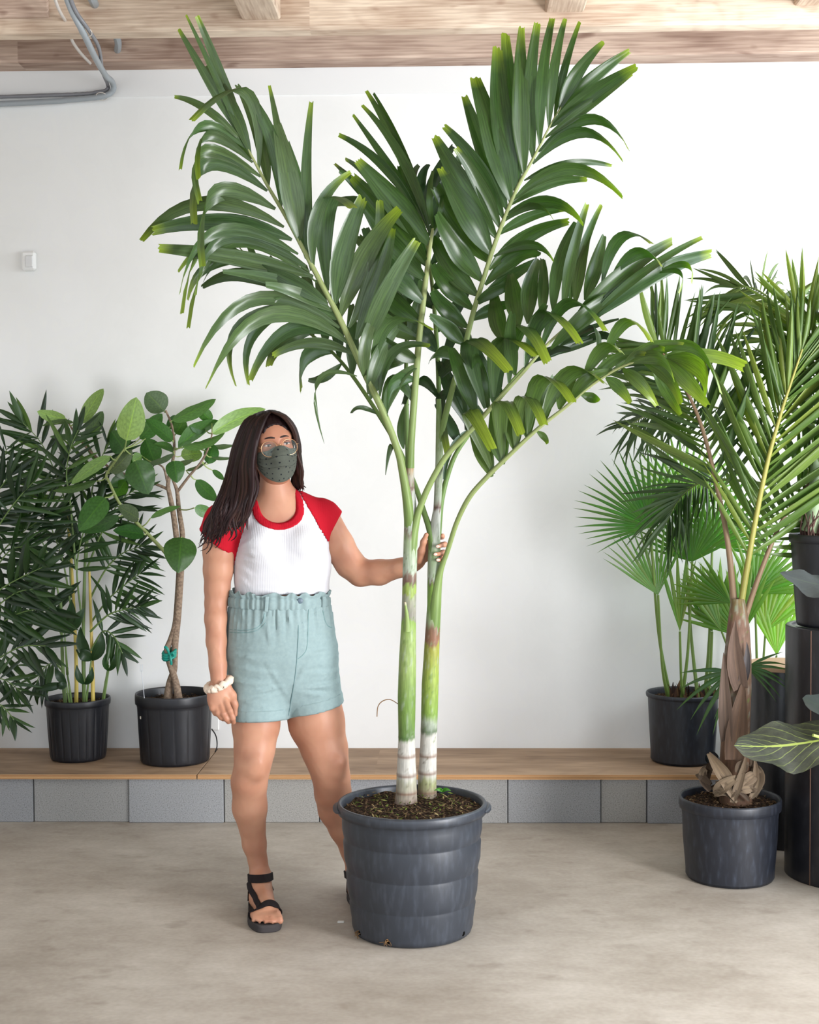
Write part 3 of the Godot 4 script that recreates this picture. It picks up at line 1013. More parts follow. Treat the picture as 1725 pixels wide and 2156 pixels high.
	# 2: lower left frond behind it
	frond(palm, [[915, 1210, 4.432], [913, 1165, 4.428], [907, 1122, 4.428], [895, 1085, 4.44], [874, 1022, 4.46], [842, 950, 4.50], [805, 885, 4.53], [745, 795, 4.58], [700, 742, 4.61], [640, 690, 4.64], [600, 640, 4.66], [560, 585, 4.68], [505, 522, 4.70]],
		[0.0165, 0.016, 0.0125, 0.0095, 0.0085, 0.008, 0.0075, 0.0065, 0.0055, 0.005, 0.004, 0.003, 0.002], [
		[592, 612, 500, 577, 426, 604, 30, 0, 0.0], [560, 582, 480, 545, 428, 592, 22, 1, 0.0], [700, 742, 655, 742, 633, 822, 36, 1, 0.12],
		[612, 655, 545, 690, 522, 810, 22, 1, 0.2], [590, 640, 500, 690, 495, 812, 20, 1, 0.3], [655, 702, 606, 715, 566, 770, 26, 0, 0.2],
		[600, 640, 585, 585, 568, 540, 24, 0, 0.0], [632, 680, 618, 605, 600, 540, 26, 0, 0.0], [660, 705, 652, 630, 640, 560, 28, 0, 0.0],
		[686, 728, 680, 655, 668, 590, 28, 0, 0.0], [715, 758, 710, 680, 702, 610, 28, 0, 0.0], [742, 790, 742, 710, 740, 640, 28, 0, 0.0],
		[540, 560, 530, 530, 518, 505, 14, 0, 0.0], [520, 540, 450, 520, 375, 570, 22, 1, 0.3], [530, 550, 440, 560, 394, 630, 22, 1, 0.35],
		[720, 765, 690, 790, 650, 800, 20, 0, 0.0], [780, 840, 800, 780, 820, 730, 30, 0, 0.0], [800, 875, 770, 860, 740, 870, 10, 0, 0.0],
		[842, 950, 832, 935, 812, 1000, 14, 1, 0.0, 0.02, 0.1], [850, 945, 846, 905, 858, 850, 20, 0, 0.0]],
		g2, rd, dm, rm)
	# 3: the upright young frond in the middle
	frond(palm, [[864, 985, 4.33], [866, 930, 4.32], [873, 830, 4.31], [882, 720, 4.31], [893, 620, 4.32], [904, 530, 4.33], [912, 480, 4.34]],
		[0.013, 0.0115, 0.011, 0.010, 0.009, 0.007, 0.0045], [
		[908, 484, 818, 345, 744, 242, 18, 0, 0.08, 0.1], [905, 490, 838, 318, 763, 222, 22, 0, 0.05, 0.1], [905, 492, 842, 320, 772, 192, 24, 0, 0.05, 0.14],
		[906, 490, 850, 320, 787, 196, 14, 0, 0.0, 0.14], [880, 450, 792, 335, 714, 284, 20, 0, 0.05, 0.12], [906, 516, 818, 412, 753, 338, 52, 0, 0.03, -0.05],
		[901, 560, 818, 455, 742, 372, 46, 0, 0.02, 0.02], [898, 590, 830, 520, 768, 436, 42, 0, 0.0], [894, 640, 822, 570, 752, 500, 42, 0, 0.0],
		[890, 680, 826, 630, 770, 560, 38, 0, 0.0], [886, 715, 830, 690, 785, 640, 34, 0, 0.0], [914, 486, 928, 440, 931, 398, 11, 0, 0.0],
		[912, 484, 905, 420, 912, 360, 14, 0, 0.0], [902, 545, 860, 440, 843, 350, 26, 0, 0.0, 0.1], [880, 760, 840, 740, 806, 712, 30, 0, 0.0],
		[876, 800, 838, 800, 815, 870, 32, 1, 0.0], [872, 850, 830, 800, 806, 850, 24, 0, 0.0]],
		g2, rc, lm, rm)
	# second, thinner petiole beside it
	frond(palm, [[860, 985, 4.35], [857, 900, 4.37], [855, 800, 4.39], [856, 700, 4.42], [850, 600, 4.46], [838, 520, 4.5], [815, 440, 4.55]],
		[0.009, 0.008, 0.007, 0.006, 0.005, 0.004, 0.002], [
		[850, 600, 800, 540, 770, 480, 34, 0, 0.0], [852, 640, 800, 600, 750, 585, 34, 0, 0.0], [855, 690, 810, 660, 765, 650, 32, 0, 0.0],
		[845, 560, 820, 480, 790, 410, 34, 0, 0.0], [828, 480, 770, 430, 688, 432, 26, 0, 0.2], [824, 470, 760, 400, 715, 360, 24, 0, 0.0],
		[855, 720, 880, 650, 885, 590, 30, 0, 0.0], [852, 650, 872, 590, 880, 540, 30, 0, 0.0], [842, 540, 860, 470, 868, 400, 28, 0, 0.0],
		[815, 445, 760, 395, 705, 345, 16, 0, 0.05], [815, 440, 772, 370, 728, 335, 14, 0, 0.05], [856, 760, 830, 760, 800, 790, 26, 0, 0.0]],
		g2, rd, dm, rm)
	# 4: the tall frond on the right
	frond(palm, [[926, 930, 4.43], [938, 875, 4.42], [955, 810, 4.40], [977, 735, 4.38], [997, 657, 4.36], [1022, 575, 4.34], [1045, 505, 4.32], [1085, 405, 4.30], [1125, 330, 4.29], [1160, 262, 4.28], [1182, 225, 4.28]],
		[0.011, 0.010, 0.0095, 0.009, 0.0085, 0.0075, 0.007, 0.006, 0.0045, 0.003, 0.002], [
		[1045, 500, 978, 395, 917, 289, 44, 0, 0.04], [1060, 460, 1008, 352, 936, 266, 32, 0, 0.06], [1068, 442, 1024, 330, 978, 202, 38, 0, 0.06],
		[1076, 425, 1040, 300, 1000, 165, 46, 0, 0.04], [1086, 402, 1058, 270, 1047, 102, 44, 0, 0.12], [1094, 388, 1078, 240, 1064, 74, 36, 0, 0.14],
		[1104, 370, 1096, 230, 1098, 58, 36, 0, 0.14], [1124, 338, 1116, 215, 1132, 50, 30, 0, 0.1], [1137, 308, 1140, 190, 1163, 40, 25, 0, 0.05],
		[1156, 268, 1164, 165, 1190, 40, 22, 0, 0.08], [1168, 248, 1184, 165, 1221, 46, 17, 0, 0.14], [1178, 232, 1212, 158, 1271, 88, 28, 0, 0.12],
		[1174, 240, 1240, 172, 1325, 107, 30, 0, 0.12], [1158, 268, 1236, 205, 1340, 141, 32, 0, 0.16], [1148, 290, 1230, 230, 1330, 155, 20, 0, 0.1],
		[1134, 320, 1246, 250, 1325, 316, 24, 1, 0.15], [1122, 345, 1222, 278, 1311, 336, 24, 1, 0.3], [1104, 380, 1192, 346, 1288, 349, 18, 0, 0.05],
		[1082, 420, 1190, 356, 1312, 413, 28, 1, 0.35], [1075, 432, 1160, 385, 1236, 378, 24, 0, 0.05], [1066, 452, 1152, 424, 1229, 472, 26, 1, 0.35],
		[1056, 470, 1118, 434, 1166, 462, 16, 1, 0.2], [1030, 568, 1110, 498, 1198, 466, 32, 0, 0.04], [1022, 600, 1085, 545, 1136, 538, 30, 0, 0.0],
		[1040, 540, 1115, 515, 1166, 547, 20, 1, 0.2], [1008, 640, 1066, 590, 1130, 550, 28, 0, 0.0], [1048, 495, 1120, 455, 1190, 440, 22, 0, 0.05],
		[1034, 535, 980, 445, 928, 355, 48, 0, 0.02], [1030, 552, 960, 465, 916, 392, 44, 0, 0.0], [1016, 592, 962, 525, 920, 450, 44, 0, 0.0],
		[1006, 622, 952, 565, 914, 500, 42, 0, 0.0], [997, 652, 948, 605, 914, 555, 40, 0, 0.0], [986, 690, 944, 655, 912, 612, 36, 0, 0.0],
		[977, 725, 940, 690, 905, 665, 32, 0, 0.0], [1002, 640, 1050, 610, 1092, 600, 24, 0, 0.0], [990, 675, 1040, 650, 1080, 640, 26, 0, 0.0],
		[968, 760, 935, 740, 905, 760, 28, 1, 0.0], [1053, 480, 1005, 380, 960, 312, 30, 0, 0.04]],
		g2, rc, lm, rm)
	# 5: the frond reaching right at half height
	frond(palm, [[864, 1195, 4.335], [867, 1145, 4.332], [874, 1106, 4.326], [884, 1070, 4.32], [905, 1020, 4.31], [940, 960, 4.30], [985, 913, 4.28], [1022, 872, 4.26], [1064, 825, 4.24], [1105, 780, 4.22], [1150, 728, 4.20], [1200, 682, 4.18], [1240, 645, 4.17]],
		[0.0195, 0.0185, 0.0135, 0.0105, 0.0098, 0.0092, 0.0086, 0.0076, 0.0066, 0.0056, 0.0046, 0.0036, 0.002], [
		[1003, 874, 974, 790, 950, 732, 36, 0, 0.0], [1022, 860, 994, 714, 1072, 780, 40, 1, 0.3], [1040, 836, 1062, 716, 1130, 748, 38, 1, 0.25],
		[1072, 806, 1096, 686, 1154, 762, 38, 1, 0.25], [1106, 776, 1152, 660, 1222, 721, 36, 1, 0.3], [1138, 742, 1200, 636, 1276, 696, 26, 1, 0.15],
		[1062, 722, 1048, 672, 1042, 618, 36, 0, 0.0, 0.15], [1092, 690, 1084, 632, 1075, 578, 42, 0, 0.0, 0.15], [1112, 682, 1114, 612, 1133, 545, 34, 0, 0.0, 0.15],
		[1140, 668, 1144, 602, 1143, 546, 24, 0, 0.0, 0.12], [1166, 660, 1176, 560, 1213, 470, 28, 0, 0.0, 0.1], [1186, 652, 1204, 540, 1236, 430, 24, 0, 0.12, 0.1],
		[1198, 645, 1222, 540, 1266, 432, 20, 0, 0.12, 0.15], [1212, 640, 1222, 565, 1240, 497, 26, 0, 0.0, 0.1], [1232, 632, 1254, 560, 1272, 497, 30, 0, 0.0, 0.1],
		[1268, 598, 1312, 496, 1373, 512, 26, 1, 0.05], [1290, 580, 1345, 532, 1396, 562, 28, 1, 0.15], [1200, 690, 1296, 590, 1414, 508, 36, 0, 0.1],
		[1232, 680, 1340, 585, 1478, 501, 18, 0, 0.1], [1230, 682, 1362, 585, 1496, 534, 40, 0, 0.08], [1186, 715, 1262, 648, 1342, 608, 32, 0, 0.7],
		[1160, 735, 1240, 655, 1330, 600, 30, 0, 0.3], [1390, 570, 1440, 556, 1457, 596, 14, 1, 0.6], [1385, 575, 1425, 570, 1430, 618, 12, 1, 0.4],
		[1030, 862, 1010, 790, 1000, 745, 30, 0, 0.0], [1085, 790, 1075, 720, 1080, 660, 30, 0, 0.0], [1120, 755, 1128, 690, 1150, 640, 30, 0, 0.0]],
		g2, rc, lm, rm)
	# 6: dark frond behind the right trunk
	frond(palm, [[921, 1130, 4.435], [925, 1085, 4.44], [930, 1050, 4.455], [940, 1010, 4.48], [958, 960, 4.50], [988, 915, 4.54], [1040, 850, 4.62], [1110, 770, 4.72], [1190, 735, 4.78], [1240, 722, 4.8]],
		[0.013, 0.0115, 0.010, 0.0085, 0.0075, 0.0065, 0.0055, 0.0045, 0.003, 0.002], [
		[1140, 752, 1210, 706, 1303, 672, 14, 0, 0.0], [1150, 750, 1235, 722, 1292, 702, 14, 0, 0.0], [1130, 760, 1190, 728, 1240, 712, 20, 0, 0.0],
		[1120, 765, 1160, 738, 1202, 736, 18, 0, 0.0], [1210, 728, 1246, 690, 1262, 738, 20, 1, 0.0], [1215, 726, 1270, 705, 1300, 735, 18, 1, 0.0],
		[1060, 830, 1020, 780, 1000, 720, 30, 0, 0.0], [1020, 875, 975, 840, 940, 780, 32, 0, 0.0], [985, 900, 936, 822, 942, 952, 26, 1, 0.1],
		[1000, 895, 950, 820, 925, 760, 30, 0, 0.0], [1040, 850, 1050, 780, 1065, 740, 28, 0, 0.0], [970, 940, 940, 880, 920, 850, 26, 0, 0.0],
		[985, 905, 960, 930, 935, 1010, 12, 1, 0.0]],
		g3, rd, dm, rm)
	# 7: the lowest frond on the right
	frond(palm, [[913, 1330, 4.432], [916, 1275, 4.426], [920, 1235, 4.422], [927, 1203, 4.412], [935, 1180, 4.404], [942.5, 1160, 4.395], [962, 1100, 4.36], [988, 1048, 4.32], [1022, 1008, 4.30], [1064, 967, 4.27], [1130, 905, 4.23], [1190, 858, 4.20], [1250, 808, 4.17], [1320, 768, 4.14], [1400, 750, 4.12]],
		[0.021, 0.0205, 0.0165, 0.0105, 0.0082, 0.0078, 0.008, 0.0082, 0.0078, 0.007, 0.006, 0.0052, 0.0044, 0.0034, 0.002], [
		[1040, 998, 990, 862, 1037, 945, 38, 1, 0.4], [1060, 976, 1060, 842, 1097, 912, 38, 1, 0.2], [1086, 950, 1108, 834, 1145, 893, 36, 1, 0.2],
		[1112, 918, 1148, 794, 1206, 845, 38, 1, 0.25], [1140, 892, 1212, 780, 1275, 806, 36, 1, 0.2], [1036, 1004, 1012, 935, 990, 872, 40, 0, 0.0, 0.05],
		[1060, 978, 1048, 905, 1042, 855, 42, 0, 0.0, 0.05], [1086, 950, 1082, 890, 1095, 838, 38, 0, 0.0, 0.06], [1112, 925, 1112, 860, 1130, 805, 36, 0, 0.0, 0.06],
		[1148, 888, 1150, 835, 1166, 795, 30, 0, 0.0, 0.06], [1178, 862, 1190, 825, 1215, 788, 28, 0, 0.0, 0.05], [1205, 842, 1235, 800, 1290, 780, 26, 0, 0.0],
		[1228, 800, 1276, 730, 1312, 743, 30, 1, 0.3], [1270, 760, 1322, 676, 1372, 718, 26, 1, 0.5], [1220, 828, 1242, 836, 1262, 845, 22, 0, 0.3],
		[1276, 795, 1300, 812, 1327, 848, 26, 0, 0.5], [1312, 778, 1346, 806, 1383, 854, 28, 0, 0.5], [1372, 766, 1402, 820, 1434, 873, 26, 0, 0.4],
		[1400, 756, 1448, 804, 1490, 854, 36, 0, 0.6], [1405, 752, 1462, 765, 1488, 832, 40, 1, 1.0], [1395, 752, 1480, 746, 1568, 770, 26, 0, 0.6, 0.0, 0.9],
		[1330, 764, 1378, 752, 1420, 800, 32, 1, 0.2], [1310, 772, 1375, 726, 1440, 724, 18, 0, 0.05], [1375, 750, 1436, 726, 1520, 828, 26, 1, 0.2],
		[1290, 785, 1340, 745, 1400, 735, 26, 0, 0.1], [1130, 908, 1150, 925, 1153, 935, 14, 0, 0.3], [1350, 760, 1390, 780, 1435, 850, 26, 1, 0.4], [1240, 818, 1290, 760, 1360, 745, 24, 0, 0.1]],
		L(106, 134, 70), rc, lm, rm)
	# 8: frond that leans away at the back
	frond(palm, [[925, 880, 4.47], [922, 760, 4.55], [912, 620, 4.68], [900, 520, 4.82], [888, 450, 4.95], [880, 420, 5.0]],
		[0.009, 0.008, 0.007, 0.006, 0.004, 0.002], [
		[886, 440, 868, 385, 882, 348, 20, 0, 0.0], [890, 450, 885, 390, 903, 346, 22, 0, 0.0], [893, 460, 915, 385, 955, 308, 28, 0, 0.0],
		[898, 480, 940, 385, 986, 306, 26, 0, 0.0], [900, 500, 945, 420, 1000, 345, 24, 0, 0.0], [903, 520, 950, 450, 1000, 390, 24, 0, 0.0],
		[906, 560, 950, 500, 980, 450, 28, 0, 0.0], [910, 610, 960, 560, 990, 500, 30, 0, 0.0], [880, 430, 862, 400, 850, 372, 20, 0, 0.0],
		[915, 650, 880, 610, 850, 560, 30, 0, 0.0], [918, 700, 960, 650, 985, 610, 30, 0, 0.0], [920, 740, 890, 700, 862, 660, 30, 0, 0.0], [924, 800, 955, 760, 985, 760, 28, 1, 0.0],
		[924, 840, 890, 800, 850, 850, 24, 1, 0.0], [926, 800, 965, 690, 1000, 852, 26, 1, 0.0], [925, 860, 960, 800, 985, 905, 24, 1, 0.0]],
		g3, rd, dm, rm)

# ---------------------------------------------------------------- bodies from fields
class Field:
	var a: Array[Vector3] = []
	var dd: Array[Vector3] = []
	var u: Array[Vector3] = []
	var inv := PackedFloat32Array()
	var r0 := PackedFloat32Array()
	var r1 := PackedFloat32Array()
	var us := PackedFloat32Array()
	var kk := PackedFloat32Array()
	var mid: Array[Vector3] = []
	var reach := PackedFloat32Array()

	# a tapered capsule; flat > 1 squeezes it along dir; k is the softness of the joint
	func add(p: Vector3, q: Vector3, rp: float, rq: float, k := 0.02, flat := 1.0, dir := Vector3.ZERO) -> void:
		a.append(p)
		var e := q - p
		if flat != 1.0:
			e += dir * (e.dot(dir) * (flat - 1.0))
		dd.append(e)
		u.append(dir)
		inv.append(1.0 / maxf(e.length_squared(), 1e-9))
		r0.append(rp)
		r1.append(rq)
		us.append(flat - 1.0)
		kk.append(k)
		mid.append((p + q) * 0.5)
		reach.append(p.distance_to(q) * 0.5 + maxf(rp, rq))

	func chain(pts: PackedVector3Array, r: Array, k := 0.02, flat := 1.0, dir := Vector3.ZERO) -> void:
		for i in pts.size() - 1:
			add(pts[i], pts[i + 1], r[i], r[i + 1], k, flat, dir)

	func at(p: Vector3) -> float:
		var d := 1e3
		for i in a.size():
			if p.distance_to(mid[i]) - reach[i] > d + kk[i]:
				continue
			var q := p - a[i]
			if us[i] != 0.0:
				q += u[i] * (q.dot(u[i]) * us[i])
			var t := clampf(q.dot(dd[i]) * inv[i], 0.0, 1.0)
			var e := (q - dd[i] * t).length() - lerpf(r0[i], r1[i], t)
			var h := kk[i] - absf(d - e)
			d = minf(d, e)
			if h > 0.0:
				d -= h * h * 0.25 / kk[i]
		return d

	func lo(pad: float) -> Vector3:
		var o := Vector3.ONE * 1e3
		for i in a.size():
			o = o.min(mid[i] - Vector3.ONE * reach[i])
		return o - Vector3.ONE * pad

	func hi(pad: float) -> Vector3:
		var o := Vector3.ONE * -1e3
		for i in a.size():
			o = o.max(mid[i] + Vector3.ONE * reach[i])
		return o + Vector3.ONE * pad

func smin(x: float, y: float, k: float) -> float:
	var h := maxf(k - absf(x - y), 0.0)
	return minf(x, y) - h * h * 0.25 / k

# surface nets over the box lo..hi; lip bounds how fast the field can change
func nets(f: Callable, lo: Vector3, hi: Vector3, cell: float, lip: float, b: MB, col: Callable) -> void:
	var nx := int(ceil((hi.x - lo.x) / cell / 4.0)) * 4 + 1
	var ny := int(ceil((hi.y - lo.y) / cell / 4.0)) * 4 + 1
	var nz := int(ceil((hi.z - lo.z) / cell / 4.0)) * 4 + 1
	var val := PackedFloat32Array()
	val.resize(nx * ny * nz)
	val.fill(1e9)
	var vid := PackedInt32Array()
	vid.resize(nx * ny * nz)
	vid.fill(-1)
	var blocks: Array[Vector3i] = []
	var half := cell * 2.0 * 1.75 * lip
	var sx := 1
	var sy := nx
	var sz := nx * ny
	for k in range(0, nz - 1, 4):
		for j in range(0, ny - 1, 4):
			for i in range(0, nx - 1, 4):
				var c := lo + Vector3(i + 2, j + 2, k + 2) * cell
				if absf(f.call(c)) > half:
					continue
				blocks.append(Vector3i(i, j, k))
				for kz in 5:
					for jy in 5:
						var base := (k + kz) * sz + (j + jy) * sy + i
						for ix in 5:
							if val[base + ix] > 1e8:
								val[base + ix] = f.call(lo + Vector3(i + ix, j + jy, k + kz) * cell)
	var first := b.v.size()
	var offs := [0, sx, sy, sx + sy, sz, sx + sz, sy + sz, sx + sy + sz]
	var cor: Array[Vector3] = [Vector3(0, 0, 0), Vector3(1, 0, 0), Vector3(0, 1, 0), Vector3(1, 1, 0), Vector3(0, 0, 1), Vector3(1, 0, 1), Vector3(0, 1, 1), Vector3(1, 1, 1)]
	var edges := [[0, 1], [2, 3], [4, 5], [6, 7], [0, 2], [1, 3], [4, 6], [5, 7], [0, 4], [1, 5], [2, 6], [3, 7]]
	var cells := PackedInt32Array()
	for bl in blocks:
		for kz in 4:
			for jy in 4:
				for ix in 4:
					var at := (bl.z + kz) * sz + (bl.y + jy) * sy + bl.x + ix
					var neg := 0
					for o in offs:
						if val[at + o] < 0.0:
							neg += 1
					if neg == 0 or neg == 8:
						continue
					var sum := Vector3.ZERO
					var cnt := 0
					for e in edges:
						var v0 := val[at + offs[e[0]]]
						var v1 := val[at + offs[e[1]]]
						if (v0 < 0.0) != (v1 < 0.0):
							sum += cor[e[0]].lerp(cor[e[1]], v0 / (v0 - v1))
							cnt += 1
					var p := lo + (Vector3(bl.x + ix, bl.y + jy, bl.z + kz) + sum / cnt) * cell
					vid[at] = b.vert(p, Vector2.ZERO, col.call(p))
					cells.append(at)
	for at in cells:
		var s0 := val[at] < 0.0
		for ax in 3:
			var da: int = [sx, sy, sz][ax]
			var db: int = [sy, sz, sx][ax]
			var dc: int = [sz, sx, sy][ax]
			if (val[at + da] < 0.0) == s0 or at - db - dc < 0:
				continue
			var q0 := vid[at]
			var q1 := vid[at - db]
			var q2 := vid[at - db - dc]
			var q3 := vid[at - dc]
			if q0 < 0 or q1 < 0 or q2 < 0 or q3 < 0:
				continue
			if s0:
				b.quad(q0, q1, q2, q3)
			else:
				b.quad(q0, q3, q2, q1)

# walks from a point towards another until the field is below off
func trace(f: Callable, from: Vector3, to: Vector3, off := 0.0) -> Vector3:
	var dir := (to - from).normalized()
	var far := from.distance_to(to)
	var t := 0.0
	for i in 60:
		var d: float = f.call(from + dir * t) - off
		if d < 0.0004:
			break
		t += d * 0.75
		if t > far:
			return to
	return from + dir * t

# the place on a body that is seen at a pixel
func seen(f: Callable, px: float, py: float, d: float, off := 0.0) -> Vector3:
	return trace(f, P(px, py, d - 0.35), P(px, py, d + 0.3), off)

# a band that lies on a body: ring of rays towards an axis, width across along ax
func band(b: MB, f: Callable, c: Vector3, ax: Vector3, fwd: Vector3, a0: float, a1: float, w: float, off: float, thick: float, n := 24) -> void:
	var side := ax.cross(fwd).normalized()
	var front := side.cross(ax).normalized()
	var pts := PackedVector3Array()
	var uvs := PackedVector2Array()
	for i in n + 1:
		var t := float(i) / n
		var ang := lerpf(a0, a1, t)
		var dir := front * cos(ang) + side * sin(ang)
		var cc := c
		var lo := trace(f, cc - ax * w * 0.5 + dir * 0.11, cc - ax * w * 0.5)
		var hi := trace(f, cc + ax * w * 0.5 + dir * 0.11, cc + ax * w * 0.5)
		for q in [lo + dir * off * 0.2, lo + dir * (off + thick), hi + dir * (off + thick), hi + dir * off * 0.2, lo + dir * off * 0.2]:
			pts.append(q)
			uvs.append(Vector2(t * 6.0, 0))
	b.grid(pts, 5, n + 1, uvs)

# ---------------------------------------------------------------- the woman
var skin_cols := {}

func build_person() -> void:
	var at := G(556, 1905, 0.0)
	var o := thing("person", at, "woman in red and white tee, green shorts and face mask holding the palm trunk", "person")
	var fwd := Vector3(0.16, 0, 1.0).normalized()
	# ---- body field
	var body := Field.new()
	body.chain(pxs([[577, 1075, 4.54], [579, 1040, 4.525], [577, 1000, 4.51]]), [0.056, 0.051, 0.050], 0.03)
	body.chain(pxs([[470, 1098, 4.50], [576, 1082, 4.55], [676, 1088, 4.60]]), [0.050, 0.060, 0.048], 0.05)
	body.chain(pxs([[594, 1115, 4.55], [594, 1180, 4.55], [592, 1240, 4.55]]), [0.122, 0.122, 0.120], 0.06, 1.45, fwd)
	body.chain(pxs([[592, 1250, 4.55], [591, 1370, 4.56]]), [0.120, 0.140], 0.06, 1.4, fwd)
	# arms
	body.chain(pxs([[466, 1100, 4.49], [461.5, 1160, 4.495], [459.5, 1200, 4.498], [457.5, 1240, 4.50], [455, 1270, 4.50], [454.5, 1302, 4.485], [455.5, 1350, 4.465], [459, 1402, 4.445], [461, 1440, 4.435]]), [0.052, 0.0525, 0.0482, 0.0412, 0.0362, 0.0362, 0.0326, 0.0278, 0.0262], 0.012)
	body.chain(pxs([[684, 1095, 4.59], [712, 1148, 4.60], [737, 1187, 4.605], [759, 1206, 4.60], [800, 1205, 4.57], [845, 1195, 4.52], [870, 1186, 4.492], [880, 1181, 4.482]]), [0.053, 0.0535, 0.0490, 0.0450, 0.0420, 0.0310, 0.0270, 0.026], 0.012)
	# legs
	var rl := pxs([[545, 1400, 4.53], [539, 1527, 4.51], [536, 1578, 4.495], [532, 1611, 4.485], [525, 1645, 4.495], [526, 1700, 4.515], [536, 1778, 4.535], [543, 1812, 4.54], [548, 1842, 4.54]])
	body.chain(rl, [0.090, 0.0765, 0.065, 0.057, 0.0575, 0.0555, 0.0375, 0.0295, 0.0300], 0.018)
	body.add(P(541, 1604, 4.446), P(538, 1620, 4.448), 0.030, 0.027, 0.022)
	var ll := pxs([[645, 1400, 4.57], [667, 1522, 4.58], [684, 1578, 4.575], [692, 1611, 4.57], [698, 1638, 4.58], [701, 1669, 4.60], [706, 1705, 4.62], [722, 1745, 4.63], [738, 1790, 4.645], [750, 1835, 4.655]])
	body.chain(ll, [0.098, 0.092, 0.0755, 0.064, 0.060, 0.0595, 0.055, 0.044, 0.032, 0.030], 0.018)
	body.add(P(711, 1604, 4.522), P(709, 1622, 4.53), 0.029, 0.025, 0.022)
	# right foot
	var heel := G(541, 1890, 0.034)
	var toe := G(563, 1928, 0.034)
	var fd := (toe - heel).normalized()
	var fs := fd.cross(Vector3.UP).normalized() * -1.0    # towards the big toe, right in the picture
	if fs.x < 0:
		fs = -fs
	var ankle := P(548, 1842, 4.54)
	foot_field(body, heel, fd, fs, ankle)
	# left foot, behind the pot, pointing right
	var heel2 := G(752, 1880, 0.034) + Vector3(-0.01, 0, -0.04)
	var fd2 := Vector3(0.35, 0, 0.94).normalized()
	foot_field(body, heel2, fd2, Vector3(-0.94, 0, 0.35).normalized(), P(750, 1835, 4.655))
	# ---- head field, in its own axes
	var hb := Basis(Vector3.BACK, 0.12) * Basis(Vector3.UP, 0.36) * Basis(Vector3.RIGHT, 0.03)
	var hc := P(572, 938, 4.505)
	var head := Field.new()
	var H := func(x: float, y: float, z: float) -> Vector3: return hc + hb * Vector3(x, y, z)
	head.add(H.call(0, 0.030, -0.045), H.call(0, 0.036, 0.012), 0.073, 0.068, 0.03)
	head.add(H.call(0, 0.02, 0.030), H.call(0, -0.045, 0.034), 0.057, 0.047, 0.03)
	head.add(H.call(0, -0.05, 0.035), H.call(0, -0.100, 0.050), 0.042, 0.023, 0.025)
	for s in [-1.0, 1.0]:
		head.add(H.call(0.046 * s, -0.02, 0.0), H.call(0.022 * s, -0.095, 0.043), 0.028, 0.021, 0.025)
		head.add(H.call(0.034 * s, -0.026, 0.056), H.call(0.040 * s, -0.022, 0.044), 0.024, 0.022, 0.02)
		head.add(H.call(0.016 * s, 0.021, 0.079), H.call(0.040 * s, 0.022, 0.066), 0.0095, 0.009, 0.018)
	head.add(H.call(0, 0.012, 0.082), H.call(0, -0.034, 0.101), 0.0085, 0.0115, 0.014)
	head.add(H.call(0, -0.06, 0.084), H.call(0, -0.062, 0.080), 0.012, 0.012, 0.02)
	head.add(H.call(0, -0.05, 0.01), H.call(0.0, -0.12, -0.02), 0.050, 0.050, 0.03)
	var head_at := func(p: Vector3) -> float:
		var d := head.at(p)
		for s in [-1.0, 1.0]:
			var q: float = p.distance_to(H.call(0.031 * s, 0.003, 0.100)) - 0.0185
			var h := maxf(0.012 - absf(d + q), 0.0)
			d = maxf(d, -q) + h * h * 0.25 / 0.012
		return d
	# ---- hands
	var hand := Field.new()
	hand.add(P(876, 1182, 4.486), P(902, 1163, 4.468), 0.0235, 0.0225, 0.015, 1.5, Vector3(0.5, 0, 0.86).normalized())
	hand.add(P(882, 1174, 4.474), P(900, 1150, 4.466), 0.018, 0.014, 0.015)
	hand.chain(pxs([[884, 1180, 4.455], [888, 1160, 4.435], [892, 1141, 4.422], [898, 1126, 4.416]]), [0.0135, 0.0115, 0.0092, 0.0072], 0.008)
	var gf := [
		[[902, 1143, 4.468], [918, 1134, 4.474], [931, 1130, 4.462], [932, 1128, 4.434]],
		[[903, 1153, 4.470], [920, 1148, 4.478], [937, 1146, 4.460], [936, 1147, 4.428], [924, 1150, 4.400]],
		[[903, 1164, 4.470], [919, 1163, 4.478], [935, 1163, 4.458], [932, 1165, 4.424], [919, 1167, 4.396]],
		[[902, 1175, 4.472], [916, 1176, 4.476], [930, 1177, 4.458], [930, 1178, 4.424], [924, 1179, 4.404]]]
	for g in gf:
		var r := [0.0095, 0.0088, 0.0082, 0.0076, 0.0066]
		hand.chain(pxs(g), r.slice(0, g.size()), 0.005)
	var hand2 := Field.new()
	hand2.add(P(461, 1438, 4.436), P(462, 1462, 4.425), 0.027, 0.034, 0.02, 1.7, Vector3(0.15, 0, 1).normalized())
	hand2.add(P(461, 1458, 4.426), P(459, 1478, 4.418), 0.034, 0.032, 0.02, 1.8, Vector3(0.15, 0, 1).normalized())
	var hf := [
		[[475, 1474, 4.413], [484, 1497, 4.396], [490, 1512, 4.400], [492, 1521, 4.416]],
		[[464, 1479, 4.412], [471, 1503, 4.394], [477, 1514, 4.398], [481, 1520, 4.414]],
		[[453, 1478, 4.414], [459, 1501, 4.398], [466, 1510, 4.402], [470, 1514, 4.416]],
		[[444, 1472, 4.418], [448, 1491, 4.404], [454, 1501, 4.408], [459, 1505, 4.420]]]
	for g in hf:
		hand2.chain(pxs(g), [0.0108, 0.0096, 0.0088, 0.0076], 0.006)
	hand2.chain(pxs([[478, 1445, 4.43], [489, 1464, 4.432], [494, 1484, 4.436], [495, 1504, 4.436]]), [0.0135, 0.0125, 0.0105, 0.0085], 0.012)
	# ---- one skin
	var f1 := noise(301, 9.0, 3)
	var tone := func(p: Vector3) -> Color:
		var k := f1.get_noise_3d(p.x, p.y, p.z)
		return L(188, 139, 112).lerp(L(174, 122, 97), 0.5 + k)
